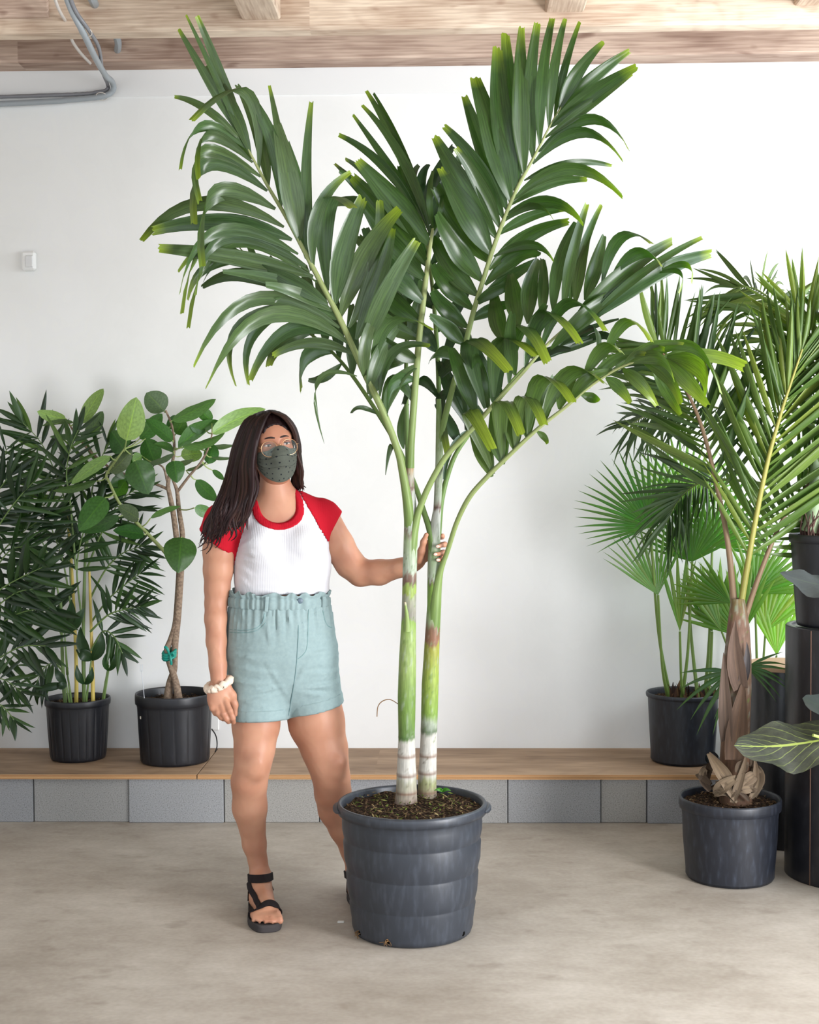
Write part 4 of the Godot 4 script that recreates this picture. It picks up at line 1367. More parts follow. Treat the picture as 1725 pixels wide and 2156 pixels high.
	var knees := [[P(534, 1592, 4.45), 0.05, L(112, 66, 48)], [P(536, 1640, 4.45), 0.03, L(112, 84, 74)], [P(709, 1603, 4.53), 0.05, L(138, 80, 64)], [P(712, 1628, 4.53), 0.025, L(120, 72, 60)], [P(752, 1228, 4.59), 0.04, L(140, 84, 64)]]
	var btone := func(p: Vector3) -> Color:
		var cc: Color = tone.call(p)
		for q in knees:
			var w := 1.0 - smoothstep(0.0, q[1], p.distance_to(q[0]))
			cc = cc.lerp(q[2], w * 0.55)
		return cc
	var htone := func(p: Vector3) -> Color:
		return (tone.call(p) as Color).lerp(L(160, 102, 78), 0.4)
	var sk := MB.new()
	nets(body.at, body.lo(0.02), body.hi(0.02), 0.0085, 1.5, sk, btone)
	nets(head_at, head.lo(0.01), head.hi(0.01), 0.0042, 1.0, sk, htone)
	nets(hand.at, hand.lo(0.008), hand.hi(0.008), 0.0026, 1.5, sk, tone)
	nets(hand2.at, hand2.lo(0.008), hand2.hi(0.008), 0.003, 1.8, sk, tone)
	var skin := mat(Color.WHITE, 0.48, 0.42)
	skin.vertex_color_use_as_albedo = true
	skin.subsurf_scatter_enabled = true
	skin.subsurf_scatter_strength = 0.12
	obj("body", sk, skin, o)
	# nails
	var nail := mat(C(232, 186, 172), 0.3)
	var nb := MB.new()
	for q in [[922, 1150.5, 4.40], [917, 1167, 4.396], [922.5, 1179, 4.404]]:
		var p := seen(hand.at, q[0], q[1], q[2], 0.0004)
		nb.ball(p, Vector3(0.0062, 0.0045, 0.0014), 10)
	obj("fingernails", nb, nail, o).set_meta("kind", "stuff")
	build_face(o, H, hb, head_at, skin)
	build_hair(o, H, hb, head)
	build_clothes(o, body, fwd)
	build_sandals(o, body, heel, fd, fs, ankle, heel2, fd2)
	# scrunchie round the right wrist
	var sc := MB.new()
	var ring := PackedVector3Array()
	var rr := PackedFloat32Array()
	var wc := P(461, 1441, 4.437)
	for i in 65:
		var a := TAU * i / 64.0
		var ru := 0.5 + 0.5 * sin(a * 11.0) * sin(a * 4.0 + 1.0)
		ring.append(wc + Vector3(cos(a) * 0.037, sin(a) * -0.006 + cos(a) * 0.013 + 0.004 * sin(a * 13.0), sin(a) * 0.034))
		rr.append(0.0085 + 0.0055 * ru)
	sc.tube(ring, rr, 12, false)
	for i in sc.v.size():
		var q := sc.v[i] - wc
		sc.v[i] += q.normalized() * 0.0025 * sin(q.y * 700.0 + q.x * 320.0 + q.z * 500.0)
	obj("scrunchie", sc, mat(C(226, 206, 186), 0.85), o)

func foot_field(body: Field, heel: Vector3, fd: Vector3, fs: Vector3, ankle: Vector3) -> void:
	var up := Vector3.UP
	body.add(ankle, heel + up * 0.022 + fd * 0.028, 0.030, 0.029, 0.02)
	body.add(heel + fd * 0.02 - up * 0.004, heel + fd * 0.10, 0.027, 0.026, 0.025)
	body.add(ankle + fd * 0.015 - up * 0.01, heel + fd * 0.155 + fs * 0.012 + up * 0.006, 0.031, 0.024, 0.025)
	body.add(heel + fd * 0.15 + fs * 0.018, heel + fd * 0.172 - fs * 0.030 - up * 0.004, 0.0225, 0.0185, 0.02)
	var toes := [[0.031, 0.178, 0.230, 0.0132], [0.0085, 0.185, 0.232, 0.0094], [-0.0105, 0.183, 0.225, 0.0090], [-0.0285, 0.178, 0.216, 0.0086], [-0.044, 0.168, 0.204, 0.0080]]
	for t in toes:
		body.chain(PackedVector3Array([heel + fd * t[1] + fs * t[0] + up * 0.002, heel + fd * (t[1] + t[2]) * 0.5 + fs * t[0] + up * 0.001, heel + fd * t[2] + fs * t[0] * 1.04 - up * 0.006]), [t[3] * 1.1, t[3] * 0.96, t[3]], 0.006)

func build_face(o: Node3D, H: Callable, hb: Basis, head_at: Callable, skin: Material) -> void:
	var white := mat(C(196, 186, 178), 0.3)
	var dark := mat(C(34, 22, 18), 0.3)
	var brow := mat(C(44, 28, 24), 0.8)
	for s in [-1.0, 1.0]:
		var eb := MB.new()
		var c: Vector3 = H.call(0.0305 * s, 0.001, 0.0765)
		eb.ball(c, Vector3(0.0132, 0.0038, 0.0062), 16, Color.WHITE, hb * Basis(Vector3.BACK, 0.05 * s))
		var eye := obj("eye", eb, white, o)
		var ib := MB.new()
		ib.ball(c + hb * Vector3(0.0005, 0.0004, 0.0042), Vector3(0.0052, 0.0040, 0.0026), 14, Color.WHITE, hb)
		obj("iris", ib, dark, eye)
		var lb := MB.new()
		var lid := PackedVector3Array()
		for i in 11:
			var t := (i - 5) / 5.0
			lid.append(c + hb * Vector3(0.0145 * t, 0.0040 - 0.0042 * t * t, 0.0056 - 0.0035 * t * t))
		lb.tube(lid, radii_of([0.0006, 0.0013, 0.0016, 0.0013, 0.0007], 10), 6)
		obj("eyelash", lb, dark, eye)
		var sb := MB.new()
		var ub := PackedVector3Array()
		for i in 11:
			var t := (i - 5) / 5.0
			ub.append(c + hb * Vector3(0.0155 * t, 0.0070 - 0.0046 * t * t, 0.0058 - 0.0040 * t * t))
		sb.tube(ub, radii_of([0.0018, 0.0030, 0.0032, 0.0030, 0.0018], 10), 8)
		for i in sb.c.size():
			sb.c[i] = L(132, 82, 64)
		obj("eyelid", sb, skin, eye)
		var bb := MB.new()
		var bp := PackedVector3Array()
		for i in 13:
			var t := i / 12.0
			var x = lerpf(0.011, 0.050, t) * s
			var y := 0.0225 + 0.0055 * sin(t * 2.3) - 0.004 * t
			bp.append(trace(head_at, H.call(x, y, 0.16), H.call(x * 0.6, y, 0.0), 0.0006))
		bb.tube(bp, radii_of([0.0020, 0.0030, 0.0030, 0.0024, 0.0008], 12), 6)
		obj("eyebrow", bb, brow, o)
	# mask: a pleated sheet that bridges nose, lips and chin
	var mf := Field.new()
	mf.add(H.call(0, -0.004, 0.086), H.call(0, -0.036, 0.099), 0.012, 0.017, 0.03)
	mf.add(H.call(0, -0.040, 0.090), H.call(0, -0.106, 0.062), 0.023, 0.017, 0.04)
	for s in [-1.0, 1.0]:
		mf.add(H.call(0.034 * s, -0.026, 0.056), H.call(0.026 * s, -0.096, 0.043), 0.029, 0.024, 0.035)
		mf.add(H.call(0.048 * s, -0.030, 0.022), H.call(0.038 * s, -0.068, 0.024), 0.025, 0.023, 0.03)
	mf.add(H.call(0, -0.05, 0.04), H.call(0, -0.08, 0.045), 0.045, 0.032, 0.03)
	var rows := 30
	var cols := 44
	var pts := PackedVector3Array()
	var uvs := PackedVector2Array()
	for j in rows + 1:
		var v := float(j) / rows
		for i in cols + 1:
			var q := float(i) / cols * 2.0 - 1.0
			var ang := q * 1.16
			var top := -0.0035 - 0.011 * smoothstep(0.08, 0.45, absf(q)) - 0.004 * absf(q)
			var bot := -0.124 + 0.048 * pow(absf(q), 2.2)
			var y := lerpf(top, bot, v)
			var pleat := 0.0
			for c in [0.30, 0.58]:
				pleat += 0.0026 * exp(-pow((v - c + 0.03 * (1.0 - absf(q))) / 0.035, 2.0)) * smoothstep(1.0, 0.8, absf(q))
			var from: Vector3 = H.call(sin(ang) * 0.2, y - 0.02 * v, 0.02 + cos(ang) * 0.2)
			var to: Vector3 = H.call(0, y + 0.012 * v, 0.02)
			pts.append(trace(mf.at, from, to, 0.0014 + pleat * 0.8 + 0.0006 * sin(v * 40.0 + q * 9.0)))
			uvs.append(Vector2(float(i) / cols, v))
	var mb := MB.new()
	mb.grid(pts, cols + 1, rows + 1, uvs)
	# the inner side of the cloth, so that it has thickness
	var inner := PackedVector3Array()
	for i in pts.size():
		inner.append(pts[i] + hb * Vector3(0, 0, -0.0016))
	mb.grid(inner, cols + 1, rows + 1, uvs)
	var dots := []
	var dr := RandomNumberGenerator.new()
	for k in 42:
		var row := k / 7
		dots.append(Vector2(((k % 7) + 0.5 + (0.5 if row % 2 else 0.0)) / 7.2 + 0.03 * sin(k * 7.7), (row + 0.5) / 6.0 + 0.02 * sin(k * 3.1)))
	var wv := noise(77, 1.0, 2)
	var mt := paint(256, 192, func(u: float, v: float) -> Color:
		var cc := C(76, 79, 72).lerp(C(88, 92, 83), 0.5 + 0.5 * wv.get_noise_2d(u * 240.0, v * 60.0))
		for q in dots:
			if Vector2((u - q.x) * 1.35, v - q.y).length() < 0.021:
				return C(34, 36, 40)
		for y in [0.26, 0.55]:
			if absf(v - y - 0.02 + 0.03 * (1.0 - absf(u * 2.0 - 1.0))) < 0.006 and absf(u - 0.5) < 0.42:
				return cc.darkened(0.25)
		return cc)
	var mm := mat(Color.WHITE, 0.9, 0.2)
	mm.albedo_texture = mt
	mm.cull_mode = BaseMaterial3D.CULL_DISABLED
	var mask := obj("face_mask", mb, mm, o)
	var loop := mat(C(206, 196, 186), 0.7)
	for s in [-1.0, 1.0]:
		var el := MB.new()
		var a: Vector3 = pts[cols if s > 0 else 0]
		var e: Vector3 = pts[rows * (cols + 1) + (cols if s > 0 else 0)]
		el.tube(curve(PackedVector3Array([a, H.call(0.066 * s, -0.018, 0.012), H.call(0.072 * s, -0.014, -0.008), H.call(0.072 * s, -0.044, -0.01), H.call(0.064 * s, -0.058, 0.01), e]), 16), radii_of([0.0011, 0.0011], 16), 6)
		obj("ear_loop", el, loop, mask)
	# round wire glasses
	var gold := mat(C(206, 160, 120), 0.25)
	gold.metallic = 0.85
	var lens_m := mat(Color(0.9, 0.98, 0.96, 0.04), 0.04, 0.12)
	lens_m.transparency = BaseMaterial3D.TRANSPARENCY_ALPHA
	var g := Node3D.new()
	g.name = "glasses"
	o.add_child(g)
	for s in [-1.0, 1.0]:
		var c: Vector3 = H.call(0.0335 * s, -0.0105, 0.1035)
		var tb := hb * Basis(Vector3.UP, 0.12 * s) * Basis(Vector3.RIGHT, -0.10)
		var ring := PackedVector3Array()
		for i in 41:
			var a := TAU * i / 40.0
			ring.append(c + tb * Vector3(cos(a) * 0.0262, sin(a) * 0.0255, 0))
		var rb := MB.new()
		rb.tube(ring, radii_of([0.0009, 0.0009], 40), 8, false)
		obj("lens_rim", rb, gold, g)
		var lb := MB.new()
		var k0 := lb.vert(c + tb * Vector3(0, 0, 0.0015))
		for i in 41:
			lb.vert(ring[i])
		for i in 40:
			lb.tri(k0, k0 + 1 + i, k0 + 2 + i)
		obj("lens", lb, lens_m, g)
		var ab := MB.new()
		var hinge := c + tb * Vector3(0.0262 * s, 0.006, 0)
		ab.tube(PackedVector3Array([hinge, hinge + hb * Vector3(0.006 * s, 0.0015, -0.003), H.call(0.074 * s, -0.001, 0.045), H.call(0.076 * s, -0.004, -0.01)]), radii_of([0.0013, 0.0008], 3), 6)
		obj("temple", ab, gold, g)
	var bb := MB.new()
	bb.tube(curve(PackedVector3Array([H.call(-0.0078, -0.003, 0.1045), H.call(0, 0.0015, 0.1075), H.call(0.0078, -0.003, 0.1045)]), 8), radii_of([0.0011, 0.0011], 8), 6)
	obj("bridge", bb, gold, g)

func build_hair(o: Node3D, H: Callable, hb: Basis, head: Field) -> void:
	var hair := MB.new()
	var inv := hb.inverse()
	var hc: Vector3 = H.call(0, 0, 0)
	var cap := Field.new()
	cap.add(H.call(0, 0.033, -0.050), H.call(0, 0.038, 0.010), 0.083, 0.0785, 0.03)
	cap.add(H.call(0, 0.0, -0.055), H.call(-0.01, -0.11, -0.055), 0.080, 0.070, 0.04)
	var cap_at := func(p: Vector3) -> float:
		var d := cap.at(p)
		var q := inv * (p - hc)
		var e := (Vector3((q.x) / 0.064, (q.y + 0.030) / 0.099, (q.z - 0.115) / 0.105).length() - 1.0) * 0.064
		d += 0.0016 * sin(atan2(q.x, q.z + 0.03) * 46.0 + q.y * 30.0)
		# the parting
		d += 0.004 * exp(-pow((q.x + 0.004) / 0.004, 2.0)) * smoothstep(0.05, 0.09, q.y)
		return maxf(d, -e)
	var tone := func(p: Vector3) -> Color: return L(30, 20, 19)
	nets(cap_at, cap.lo(0.01), cap.hi(0.01), 0.0048, 1.3, hair, tone)
	var hr := RandomNumberGenerator.new()
	# locks in front of the shoulder at left
	for i in 120:
		var s := hr.randf()
		var w := hr.randf()
		var layer := hr.randf()
		var j := func(k: float) -> float: return (hr.randf() - 0.5) * k
		var dd := layer * -0.05
		var path := [
			[lerpf(562, 570, s) + j.call(4), lerpf(871, 867, s), lerpf(4.50, 4.44, s)],
			[lerpf(520, 556, s) + j.call(5), lerpf(884, 886, s), lerpf(4.50, 4.405, s)],
			[lerpf(496, 546, s) + j.call(5), lerpf(935, 925, s), lerpf(4.50, 4.40, s) + dd * 0.2],
			[lerpf(482, 536, s) + j.call(6), lerpf(985, 975, s), lerpf(4.49, 4.41, s) + dd * 0.4],
			[lerpf(464, 544, s) + j.call(8), lerpf(1035, 1022, s), lerpf(4.45, 4.40, s) + dd * 0.5],
			[lerpf(446, 540, s) + j.call(10), lerpf(1080, 1055, s) + j.call(10), lerpf(4.41, 4.385, s) + dd * 0.4],
			[lerpf(436, 524, s) + j.call(16), lerpf(1112, 1085, s) + j.call(24), lerpf(4.395, 4.375, s)],
			[lerpf(426, 512, s) + j.call(26), lerpf(1140, 1106, s) + j.call(26), lerpf(4.40, 4.375, s)]]
		for q in range(3, 8):
			path[q][0] += 4.5 * sin(q * 1.7 + s * 9.0 + layer * 2.0) * (q - 2) / 4.0
		if i % 5 == 0:
			path.append([path[7][0] - 8.0 + j.call(16), path[7][1] + 14.0 + j.call(10), 4.40])
		var pts := curve(pxs(path), 26)
		var r := lerpf(0.0042, 0.0075, w)
		var k := hr.randf()
		var col := L(26, 17, 16).lerp(L(66, 43, 38), k * k)
		var cc := PackedColorArray()
		for q in 27:
			cc.append(col.lerp(L(46, 31, 28), q / 26.0 * 0.6))
		hair.tube(pts, radii_of([r * 0.5, r, r * 1.2, r * 1.2, r * 1.1, r * 0.9, r * 0.5, 0.0008], 26), 6, true, cc)
	# hair on the other side, tucked behind
	for i in 60:
		var s := hr.randf()
		var j := func(k: float) -> float: return (hr.randf() - 0.5) * k
		var path := [
			[lerpf(572, 566, s), lerpf(867, 870, s), lerpf(4.44, 4.50, s)],
			[lerpf(600, 596, s) + j.call(4), lerpf(880, 874, s), lerpf(4.42, 4.50, s)],
			[lerpf(620, 622, s) + j.call(3), lerpf(910, 905, s), lerpf(4.44, 4.52, s)],
			[lerpf(629, 630, s) + j.call(6), lerpf(955, 950, s), lerpf(4.47, 4.54, s)],
			[lerpf(633, 622, s) + j.call(9), lerpf(990, 990, s), lerpf(4.49, 4.56, s)],
			[lerpf(637, 615, s) + j.call(9), lerpf(1014, 1020, s) + j.call(8), lerpf(4.51, 4.56, s)],
			[lerpf(640, 614, s) + j.call(14), lerpf(1030, 1036, s) + j.call(10), lerpf(4.52, 4.57, s)]]
		var pts := curve(pxs(path), 22)
		var r := lerpf(0.0035, 0.006, hr.randf())
		var k := hr.randf()
		var col := L(26, 17, 16).lerp(L(60, 40, 35), k * k)
		var cc := PackedColorArray()
		for q in 23:
			cc.append(col)
		hair.tube(pts, radii_of([r * 0.5, r, r, r, r, r * 0.8, 0.0008], 22), 6, true, cc)
	# fly-away strands
	for i in 9:
		var x := 432.0 + i * 5.0
		hair.tube(curve(pxs([[x + 30, 1040 + i, 4.39], [x + 6, 1095, 4.375], [x - 6 + 14 * sin(i * 2.2), 1130 + 8 * sin(i * 1.3), 4.38], [x - 14 + 20 * sin(i * 3.1), 1146 - i * 1.2, 4.38]]), 14), radii_of([0.0012, 0.0005], 14), 4, true)
	var fs := hair.v.size()
	for i in fs:
		if hair.c[i] == Color.WHITE:
			hair.c[i] = L(30, 20, 19)
	var hm := mat(Color.WHITE, 0.5, 0.32)
	hm.vertex_color_use_as_albedo = true
	obj("hair", hair, hm, o)

func build_clothes(o: Node3D, body: Field, fwd: Vector3) -> void:
	# ---- shirt
	var sf := Field.new()
	sf.chain(pxs([[470, 1099, 4.50], [576, 1086, 4.55], [676, 1092, 4.60]]), [0.056, 0.062, 0.054], 0.05)
	sf.chain(pxs([[595, 1118, 4.55], [595, 1180, 4.55], [593, 1262, 4.55]]), [0.139, 0.147, 0.1555], 0.06, 1.42, fwd)
	sf.add(P(552, 1146, 4.46), P(556, 1152, 4.465), 0.058, 0.056, 0.05)
	sf.add(P(640, 1146, 4.475), P(638, 1152, 4.48), 0.058, 0.056, 0.05)
	var slf := Field.new()
	slf.add(P(472, 1099, 4.49), P(452, 1150, 4.495), 0.061, 0.066, 0.03)
	var srf := Field.new()
	srf.add(P(680, 1091, 4.59), P(706, 1122, 4.60), 0.060, 0.0605, 0.03)
	var wr := noise(402, 1.0, 3)
	var nka := P(577, 1012, 4.50)
	var nkb := P(585, 1050, 4.46)
	var neck := func(p: Vector3) -> float:
		var e := nkb - nka
		var t := clampf((p - nka).dot(e) / e.length_squared(), -1.0, 1.35)
		var q := p - nka - e * t
		return Vector3(q.x * 0.86, q.y, q.z).length() - 0.064
	var sla := P(449, 1133, 4.495)
	var sln := (P(452, 1155, 4.495) - P(470, 1090, 4.49)).normalized()
	sln = (sln + Vector3(-0.45, 0, 0)).normalized()
	var sra := P(703, 1102, 4.60)
	var srn := (P(740, 1142, 4.60) - P(688, 1092, 4.59)).normalized()
	srn = (srn + Vector3(0.22, 0.12, 0)).normalized()
	var hem_y := P(592, 1256, 4.50).y
	var mid_x := P(594, 1200, 4.55).x
	var sfolds := []
	for q in [[498, 1172, 540, 1180, 4.5], [500, 1192, 536, 1210, 4.0], [497, 1212, 530, 1236, 4.0], [500, 1150, 530, 1132, 3.5], [500, 1158, 548, 1160, 3.0], [692, 1150, 664, 1180, 3.0], [690, 1200, 640, 1222, 2.5], [540, 1240, 600, 1246, 3.0]]:
		var fa := P(q[0], q[1], 4.43)
		var fb := P(q[2], q[3], 4.43)
		sfolds.append([Vector2(fa.x, fa.y), Vector2(fb.x - fa.x, fb.y - fa.y), q[4] * 0.001])
	var shirt := func(p: Vector3) -> float:
		var d := sf.at(p)
		if p.x < mid_x:
			d = smin(d, maxf(slf.at(p), (p - sla).dot(sln)), 0.02)
		else:
			d = smin(d, maxf(srf.at(p), (p - sra).dot(srn)), 0.02)
		var low := smoothstep(hem_y + 0.16, hem_y, p.y)
		if p.z > sf.mid[0].z - 0.05:
			for q in sfolds:
				var ab: Vector2 = q[1]
				var ap := Vector2(p.x, p.y) - (q[0] as Vector2)
				var tt := clampf(ap.dot(ab) / ab.length_squared(), 0.0, 1.0)
				var off := ap - ab * tt
				if off.length_squared() < 0.0005:
					d += q[2] * exp(-off.length_squared() / 0.00014) * sin(clampf(off.dot(Vector2(-ab.y, ab.x).normalized()) * 200.0, -2.6, 2.6)) * sin(PI * clampf(tt, 0.06, 0.94))
		d += 0.0035 * low * wr.get_noise_3d(p.x * 9.0, p.y * 26.0, p.z * 9.0) + 0.0016 * wr.get_noise_3d(p.x * 16.0, p.y * 16.0 + p.x * 20.0, 4.0)
		d = maxf(d, hem_y + 0.010 * sin(p.x * 9.0) - p.y)
		d = maxf(d, -(neck.call(p) as float))
		return d
	var lla := P(536, 1062, 4.45)
	var lln := (P(536, 1062, 4.45) - P(497, 1148, 4.45))
	lln = Vector3(-lln.y, lln.x, 0.0).normalized() * -1.0
	if lln.x > 0:
		lln = -lln
	var rra := P(640, 1058, 4.48)
	var rrn := (P(694, 1142, 4.50) - rra)
	rrn = Vector3(-rrn.y, rrn.x, 0.0).normalized()
	if rrn.x < 0:
		rrn = -rrn
	var white := func(p: Vector3) -> Color: return Color.WHITE
	var lo := sf.lo(0.02).min(slf.lo(0.02))
	var hi := sf.hi(0.02).max(srf.hi(0.02))
	var cloth := mat(C(212, 211, 215), 0.85, 0.2)
	var rib := paint(64, 8, func(u: float, v: float) -> Color:
		var k := 0.5 + 0.5 * sin(u * TAU * 8.0)
		return Color(k, k, k))
	cloth.uv1_triplanar = true
	cloth.uv1_scale = Vector3(22, 22, 22)
	cloth.heightmap_enabled = true
	cloth.heightmap_texture = rib
	cloth.heightmap_scale = 0.035
	var red := mat(C(174, 25, 40), 0.85, 0.2)
	red.uv1_triplanar = true
	red.uv1_scale = Vector3(22, 22, 22)
	red.heightmap_enabled = true
	red.heightmap_texture = rib
	red.heightmap_scale = 0.03
	var b := MB.new()
	nets(shirt, lo, hi, 0.006, 1.6, b, white)
	var sh := obj("shirt", b, cloth, o)
	var bl := MB.new()
	nets(func(p: Vector3) -> float:
		return maxf((shirt.call(p) as float) - 0.0032, -((p - lla).dot(lln) + 0.10 * pow(maxf(0.0, (lla.y - p.y)), 2.0) * 4.0)), lo, Vector3(mid_x, hi.y, hi.z), 0.005, 1.6, bl, white)
	obj("sleeve", bl, red, sh)
	var br := MB.new()
	nets(func(p: Vector3) -> float:
		return maxf((shirt.call(p) as float) - 0.0032, -((p - rra).dot(rrn) + 0.10 * pow(maxf(0.0, (rra.y - p.y)), 2.0) * 4.0)), Vector3(mid_x, lo.y, lo.z), hi, 0.005, 1.6, br, white)
	obj("sleeve", br, red, sh)
	var bc := MB.new()
	nets(func(p: Vector3) -> float:
		return maxf((shirt.call(p) as float) - 0.0045, (neck.call(p) as float) - 0.017), Vector3(nka.x - 0.14, nkb.y - 0.12, nka.z - 0.14), Vector3(nka.x + 0.14, nka.y + 0.06, nka.z + 0.2), 0.0052, 1.6, bc, white)
	obj("collar", bc, red, sh)
	# ---- shorts
	var pf := Field.new()
	pf.chain(pxs([[588, 1268, 4.55], [590, 1310, 4.55], [592, 1365, 4.555], [594, 1400, 4.56]]), [0.158, 0.166, 0.172, 0.165], 0.04, 1.36, fwd)
	var la := P(544, 1380, 4.53)
	var lb := P(546, 1530, 4.515)
	var ra := P(640, 1380, 4.565)
	var rb := P(668, 1512, 4.575)
	var lf := Field.new()
	lf.add(la, lb, 0.102, 0.095, 0.03)
	var rf := Field.new()
	rf.add(ra, rb, 0.104, 0.094, 0.03)
	var lpa := P(546, 1519, 4.45)
	var lpn := (lb - la).normalized()
	var rpa := P(668, 1501, 4.49)
	var rpn := (rb - ra).normalized()
	var w_y := P(588, 1276, 4.5).y
	var cw := noise(403, 1.0, 3)
	var folds := []
	for q in [[479, 1362, 567, 1358, 4.0], [481, 1377, 588, 1385, 5.0], [479, 1400, 582, 1415, 5.5], [484, 1432, 560, 1436, 6.0], [540, 1454, 596, 1444, 6.0], [520, 1474, 596, 1458, 5.5], [632, 1450, 720, 1446, 6.5], [630, 1458, 702, 1472, 6.5], [646, 1376, 684, 1374, 6.0], [648, 1418, 716, 1420, 5.0], [640, 1342, 700, 1352, 4.0], [582, 1284, 586, 1350, -6.5], [600, 1284, 610, 1322, -6.0], [553, 1306, 566, 1356, -5.0], [660, 1282, 664, 1330, -4.0], [500, 1284, 512, 1312, -4.0], [618, 1440, 646, 1392, 5.0], [604, 1480, 560, 1400, 4.0]]:
		var fa := P(q[0], q[1], 4.42)
		var fb := P(q[2], q[3], 4.42)
		folds.append([Vector2(fa.x, fa.y), Vector2(fb.x - fa.x, fb.y - fa.y), q[4] * 0.001])
	var legL := func(p: Vector3) -> float: return maxf(lf.at(p), (p - lpa).dot(lpn))
	var legR := func(p: Vector3) -> float: return maxf(rf.at(p), (p - rpa).dot(rpn))
	var cx := P(588, 1276, 4.55)
	var shorts := func(p: Vector3) -> float:
		var d := smin(pf.at(p), smin(legL.call(p), legR.call(p), 0.008), 0.035)
		var a := atan2(p.x - cx.x, p.z - cx.z)
		var g := smoothstep(w_y - 0.13, w_y, p.y)
		d += 0.0042 * g * sin(a * 44.0 + 2.0 * sin(a * 7.0))
		var low := 1.0 - g
		var cr := cw.get_noise_3d(p.x * 5.0, p.y * 26.0 - absf(p.x - cx.x) * 9.0, p.z * 4.0)
		d -= low * 0.003 * maxf(0.0, 0.7 - absf(cr) * 5.0)
		if p.z > cx.z:
			for q in folds:
				var ab: Vector2 = q[1]
				var ap := Vector2(p.x, p.y) - (q[0] as Vector2)
				var tt := clampf(ap.dot(ab) / ab.length_squared(), 0.0, 1.0)
				var off := ap - ab * tt
				if off.length_squared() < 0.0006:
					var s := off.dot(Vector2(-ab.y, ab.x).normalized())
					var fade := exp(-off.length_squared() / 0.00018)
					d += q[2] * fade * sin(clampf(s * 190.0, -2.6, 2.6)) * (0.35 + 0.65 * sin(PI * clampf(tt, 0.06, 0.94)))
		d += low * 0.004 * cw.get_noise_3d(p.x * 11.0 + 9.0, p.y * 8.0, p.z * 9.0)
		return maxf(d, p.y - w_y)
	var slo := Vector3(minf(pf.lo(0.02).x, lf.lo(0.02).x), lf.lo(0.0).y + 0.04, pf.lo(0.02).z - 0.02)
	var shi := Vector3(maxf(pf.hi(0.02).x, rf.hi(0.02).x), w_y + 0.02, pf.hi(0.02).z + 0.03)
	var denim := mat(C(150, 176, 172), 0.9, 0.2)
	var weave := noise_tex(405, 0.05, [[0.0, C(134, 153, 154)], [0.5, C(140, 159, 159)], [1.0, C(147, 165, 165)]], 256, 4)
	denim.albedo_color = Color.WHITE
	denim.albedo_texture = weave
	denim.uv1_triplanar = true
	denim.uv1_scale = Vector3(5, 5, 5)
	var bs := MB.new()
	nets(shorts, slo, shi, 0.0062, 1.8, bs, white)
	var so := obj("shorts", bs, denim, o)
	for side in 2:
		var pa: Vector3 = lpa if side == 0 else rpa
		var pn: Vector3 = lpn if side == 0 else rpn
		var ff: Field = lf if side == 0 else rf
		var bq := MB.new()
		nets(func(p: Vector3) -> float:
			var t := (p - pa).dot(pn)
			var k := 0.0004 * sin(p.x * 200.0)
			return maxf(maxf(ff.at(p) - 0.0042 + k, t - 0.001), -(t + 0.0375)), Vector3(pa.x - 0.12, pa.y - 0.05, ff.mid[0].z - 0.14), Vector3(pa.x + 0.12, pa.y + 0.07, ff.mid[0].z + 0.14), 0.006, 1.2, bq, white)
		obj("cuff", bq, denim, so)
	# gathered waistband with a ruffle above it
	var bw := MB.new()
	var pts := PackedVector3Array()
	var uvs := PackedVector2Array()
	var n := 220
	var prof := [[-0.002, 0.004], [0.002, 0.010], [0.016, 0.011], [0.030, 0.010], [0.034, 0.004], [0.040, 0.009], [0.050, 0.013], [0.051, 0.010], [0.040, 0.004]]
	for q in prof:
		for i in n + 1:
			var a := TAU * i / n
			var wob := 0.0026 * sin(a * 46.0 + 2.0 * sin(a * 9.0)) + 0.0014 * sin(a * 23.0)
			var rx: float = 0.1585 + q[1] + wob
			var rz: float = 0.1165 + q[1] + wob
			var up: float = q[0] + (0.006 * sin(a * 17.0 + 1.3 * sin(a * 5.0)) * smoothstep(0.033, 0.05, q[0]))
			var side := Vector3(fwd.z, 0, -fwd.x)
			pts.append(Vector3(cx.x, w_y - 0.006 + up, cx.z) + side * cos(a) * rx - fwd * sin(a) * rz + Vector3(0, -0.004 * cos(a), 0))
			uvs.append(Vector2(a * 3.0, q[0] * 20.0))
	bw.grid(pts, n + 1, prof.size(), uvs)
	obj("waistband", bw, denim, so)
	# button, fly, pocket seams, belt loops
	var wf := func(p: Vector3) -> float:
		var q := p - Vector3(cx.x, 0, cx.z)
		var lx := q.dot(Vector3(fwd.z, 0, -fwd.x))
		var lz := q.dot(fwd)
		return (Vector2(lx / 0.1695, lz / 0.1275).length() - 1.0) * 0.12
	var btn := MB.new()
	var bp := trace(wf, P(632, 1265, 4.2), P(632, 1265, 4.6), 0.001)
	btn.ball(bp, Vector3(0.0095, 0.0095, 0.0035), 16, Color.WHITE, Basis.looking_at(-fwd, Vector3.UP))
	obj("button", btn, mat(C(92, 108, 120), 0.4), so)
	var seam := mat(C(122, 150, 150), 0.9, 0.2)
	var dark := mat(C(96, 122, 124), 0.9, 0.2)
	var lines := [
		[[627, 1280], [628, 1310], [628, 1340], [626, 1370], [624, 1400], [619, 1440], [612, 1480], [607, 1508]],
		[[650, 1282], [649, 1310], [648, 1345], [645, 1368], [637, 1380], [628, 1387]],
		[[557, 1292], [554, 1308], [546, 1318], [532, 1325], [510, 1327], [484, 1325]],
		[[562, 1293], [559, 1311], [549, 1322], [533, 1330], [510, 1332], [484, 1331]],
		[[680, 1285], [684, 1305], [690, 1317], [699, 1321]]]
